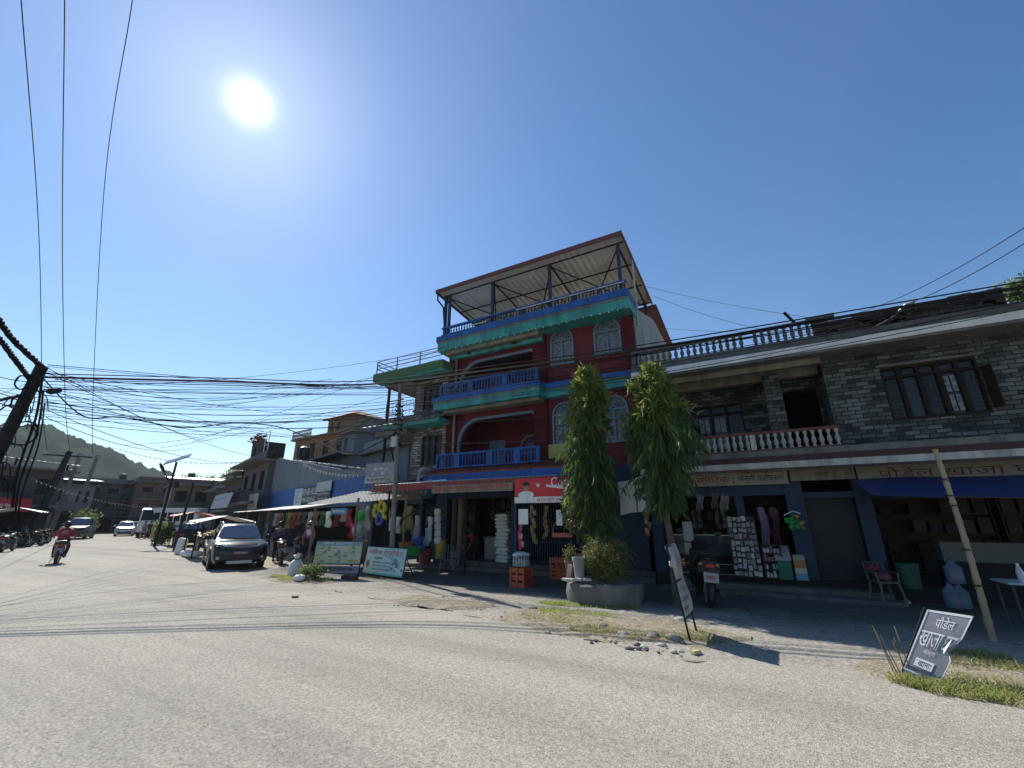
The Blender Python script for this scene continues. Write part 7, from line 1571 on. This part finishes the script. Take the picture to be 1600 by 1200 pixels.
for k, (px, py) in enumerate(wj):
    q = Y(px, py, 12.0); t = thing('water_jug', ('bluish water jar at the left of the three behind the bamboo pole', 'bluish water jar at the right of the three behind the bamboo pole', 'bluish water jar stacked on the other two behind the bamboo pole')[k], 'jar', (q.x, 12.0, .1 if k < 2 else .53), group='water jars by the snack shop')
    MB(C(.1, .14, .2, .25)).lathe([(.12, 0), (.14, .05), (.13, .1), (.14, .15), (.13, .2), (.14, .28), (.06, .36), (.04, .42)], n=16).build('body', t, local=True, smooth=True); MB(m_blue).lathe([(.045, .4), (.045, .44)], n=12).build('cap', t, local=True)
b = MB(C(.012, .07, .045)); q = Y(1422, 905, 12.4); b.lathe([(.16, .35), (.19, .8), (.2, .8), (.2, .83)], (q.x, 12.4, 0), 16); tag(b.build('bin', origin=(q.x, 12.4, .35), smooth=True), 'dark green bin standing right of the plastic chair', 'bin')
PAL2 = [C(.02, .01, .008), C(.025, .02, .012), C(.012, .016, .02), C(.05, .048, .045)]; shelf('stocked shelf inside the snack shop behind the bamboo pole', 2.6, 16.1, .34, 2.6, 2.0, 4, 8, PAL2); shelf('stocked shelf at the right end of the snack shop', 5.4, 16.1, .34, 2.6, 2.0, 4, 8, PAL2)
cs = thing('display_counter', 'pale counter case in the snack shop left of the table', 'counter', (3.9, 13.2, .34)); MB(m_dim).box(-.6, 0, 0, .9, .5, .5).build('cabinet', cs, local=True); MB(C(.1, .105, .1)).box(-.6, -.02, .505, .9, .5, .9).build('case', cs, local=True)
rock('pale round stone lying in the shade before the snack shop steps', G(1413, 945).x, G(1413, 945).y, .13, m_rk2)
b = MB(m_dkconc); q = G(1395, 940); b.obox((q.x, q.y+.3, .1), (.7, .5, .2), (0, 0, .3)); tag(b.build('stone_block', origin=(q.x, q.y+.3, 0), bev=.03), 'dark low stone block beside the pale round stone', 'block')
# clothes and toys shop under the tin awning
H_ = lambda px, py, y: Y(px, py, y)
wear = [(537, 798, C(.42, .25, .27), 'shirt', 'pale pink shirt hanging first from the left under the tin awning', .32, .5), (546, 800, C(.3, .03, .05), 'shirt', 'dark red shirt hanging beside the pale pink shirt', .3, .62), (551, 822, C(.5, .03, .05), 'dress', 'bright red frock hanging low under the tin awning', .34, .5), (514, 803, m_white, 'shirt', 'white and black patterned top hanging by the wooden awning post', .3, .6), (575, 795, C(.4, .36, .3), 'dress', 'cream frock hanging right of the green ball', .3, .85), (613, 812, m_white, 'shirt', 'white shirt hanging just left of the grey pole', .28, .5), (622, 812, C(.45, .45, .45), 'shirt', 'pale grey shirt hanging just right of the grey pole', .3, .55), (640, 795, C(.2, .16, .06), 'strip', 'olive brown cloth hanging behind the grey pole', .3, .8), (633, 806, C(.07, .22, .06), 'strip', 'green cloth hanging right of the grey pole', .2, .65), (652, 810, C(.3, .3, .34), 'strip', 'pale grey blue cloth hanging left of the white tins', .2, .75), (668, 830, C(.1, .28, .3), 'strip', 'turquoise cloth hanging low near the blue pier', .18, .55), (672, 812, C(.4, .42, .42), 'shirt', 'white trousers hanging near the blue pier of the left shop', .2, .8)]
for px, py, c, kd, lab, w_, h_ in wear: q = H_(px, py, 11.9); cloth('hanging_garment', lab, (q.x, 11.9, min(q.z+.1, 2.35)), w_, h_, c, kind=kd)
b = MB(C(.02, .35, .05, .4)); q = H_(563, 806, 11.6); b.ell(q, (.17, .17, .2), 14, 9); tag(b.build('toy_ball', origin=q, smooth=True), 'shiny green inflatable ball hanging under the tin awning', 'ball')
b = MB(C(.3, .36, .38, .4)); q = H_(559, 828, 11.6); b.ell(q, (.2, .2, .24), 14, 9); tag(b.build('toy_ball', origin=q, smooth=True), 'pale blue round net bag hanging below the green ball', 'bag')
for k, (px, py, c, lab) in enumerate(((588, 800, C(.5, .38, .02, .4), 'yellow inflatable toy hanging leftmost in the yellow cluster'), (596, 793, C(.45, .4, .05, .4), 'yellow inflatable toy hanging highest in the yellow cluster'), (603, 802, C(.4, .42, .06, .4), 'yellow green inflatable toy hanging rightmost in the cluster'), (592, 812, C(.06, .1, .3, .4), 'dark blue inflatable toy hanging under the yellow cluster'))):
    q = H_(px, py, 11.7); t = thing('inflatable_toy', lab, 'toy', tuple(q)); MB(c).tube([(.14*math.cos(a), .02, .16*math.sin(a)) for a in [i*.5236 for i in range(13)]], .065, 8).build('ring', t, local=True, smooth=True); MB(c).ell((0, -.05, .2), (.08, .08, .1), 10, 6).build('head', t, local=True, smooth=True); MB(m_greyc).tube([(0, 0, .28), (0, 0, .6)], .005, 3).build('string', t, local=True)
for k in range(5):
    q = H_(684, 800+k*11, 12.4); t = thing('tin', 'white round tin in the column hanging on the blue pier', 'tin', tuple(q), group='white tins on the blue pier'); MB(m_white).lathe([(.1, -.11), (.12, -.05), (.12, .07), (.09, .11)], n=12).build('body', t, local=True, smooth=True); MB(C(.3, .3, .3)).lathe([(.07, .11), (.07, .125)], n=10).build('lid', t, local=True)
def tub(label, px, py, y, r, h_, c):
    q = Y(px, py, y); t = thing('tub', label, 'tub', (q.x, y, max(.02, q.z))); MB(c).lathe([(r*.75, 0), (r, h_), (r*1.08, h_), (r*1.05, h_*.96), (r*.95, h_*.9), (r*.7, .02)], n=16, cap=False).build('body', t, local=True, smooth=True); MB(c).lathe([(r*.73, .01), (.01, .012)], n=16, cap=False).build('bottom', t, local=True)
tub('green plastic tub right of the mint poster board', 645, 868, 11.6, .27, .28, C(.03, .3, .05, .4)); tub('orange plastic tub above the green tub', 634, 856, 12.0, .27, .18, C(.5, .13, .03, .4)); tub('blue plastic tub beside the grey shop entrance', 655, 860, 12.4, .3, .45, C(.03, .08, .35, .4)); tub('dark red plastic tub beside the blue tub', 664, 882, 12.6, .25, .5, C(.2, .03, .05, .4)); tub('yellow plastic drum at the foot of the blue pier', 687, 872, 12.8, .2, .6, C(.45, .3, .03, .4)); tub('brown basket among the goods left of the scooter', 541, 862, 11.8, .3, .3, C(.25, .11, .04)); tub('orange basket piled behind the printed hoarding', 530, 862, 12.0, .3, .3, C(.4, .12, .04)); tub('straw coloured tall basket left of the pale scooter', 560, 872, 12.0, .25, .6, C(.3, .22, .08))
ch = chair('stool like plastic chair beside the green tub under the tin awning', (-9.3, 12.2, .02), .4, C(.1, .1, .12, .5))
for k in range(3): shelf(('dark stocked shelf in the left part of the clothes shop', 'dark stocked shelf in the middle of the clothes shop', 'dark stocked shelf in the right part of the clothes shop')[k], -14.0+1.05*k, 15.4, .15, .98, 2.2, 5, 5, PAL)
b = MB(C(.05, .2, .4)); b.box(-14.7, 11.6, 1.9, -13.8, 11.63, 2.12); o = tag(b.build('hanging_board', origin=(-14.2, 11.6, 1.9)), 'pale blue board hanging under the white awning left of the wooden post', 'sign'); MB(m_white).scrawl((-14.6, 11.6, 1.95), .7, .1, seed=91).build('lettering', o)
# goods under the gym house awning, far fruit stall
cols = [C(.16, .025, .03), C(.18, .15, .04), C(.03, .1, .04), C(.16, .09, .1), C(.26, .26, .25), C(.03, .04, .1), C(.14, .06, .03)]
nm = ['dark red', 'mustard', 'green', 'dusty pink', 'white', 'navy', 'rust brown']
for k in range(14): q = S(2.2+k*.95, .3, 2.1); cloth('hanging_garment', '%s garment hanging in the row under the gym wall, %s' % (nm[k % 7], 'nearer the grey suv' if k >= 7 else 'nearer the tin awning'), tuple(q), .45, U(.6, .95), cols[k % 7], group='garments hanging under the gym wall')
fs2 = G(325, 858); st_ = thing('fruit_stall', 'small fruit stall with a slanted tray under the cream canopy', 'stall', (fs2.x-3, fs2.y+1.5, 0), RZ2); MB(m_wood).obox((0, 0, .75), (2.4, 1.0, .08), (R(18), 0, 0)).build('tray', st_, local=True)
for sx in (-1, 1):
    for sy in (-1, 1): MB(m_wood).tube([(sx*1.1, sy*.4, 0), (sx*1.1, sy*.4, .7)], .035, 5).build('leg', st_, local=True)
so = None
for k in range(60):
    x = -1.05+.15*(k % 15); y = -.36+.22*(k//15); o = MB(C(.5, .2, .03, .5) if k % 15 < 8 else C(.45, .36, .1, .5)).ell((0, 0, 0), (.085, .085, .085), 7, 5).build('fruit', local=True, smooth=True) if k in (0, 8) else (so[0] if k % 15 < 8 else so[1]).copy()
    if k == 0: so = [o, None]
    elif k == 8: so[1] = o
    else: COL.objects.link(o)
    o.location = WM[st_.name] @ Vector((x+U(-.02, .02), y, .87+y*.32)); tag(o, 'orange round fruit on the slanted stall tray' if k % 15 < 8 else 'yellow round fruit on the slanted stall tray', 'fruit', 'oranges on the stall' if k % 15 < 8 else 'yellow fruit on the stall')
# litter on the road edge
for lab, px, py, s_, c in (('small reddish scrap lying on the road before the weeds', 461, 934, .07, C(.3, .1, .08)), ('dark flat block lying on the broken road edge', 832, 953, .09, m_rk3), ('pale yellow plank lying at the road edge by the shaded ramp', 1088, 1022, .07, C(.5, .42, .2))):
    q = G(px, py); b = MB(c); b.obox((q.x, q.y, .025), (s_*2, s_, .04), (0, 0, U(0, 3))); tag(b.build('litter', origin=(q.x, q.y, 0), bev=.006), lab, 'litter')
sh_ = thing('sheet_metal', 'white enamel wash stand behind the dark tub by the planter', 'stand', (-4.55, 10.4, 0)) if False else None
for o in list(bpy.data.objects):
    if o.type == 'MESH' and o.parent is None and o.name.split('.')[0] in ('road', 'ground', 'pavement', 'hill', 'verge'): o['kind'] = 'structure'
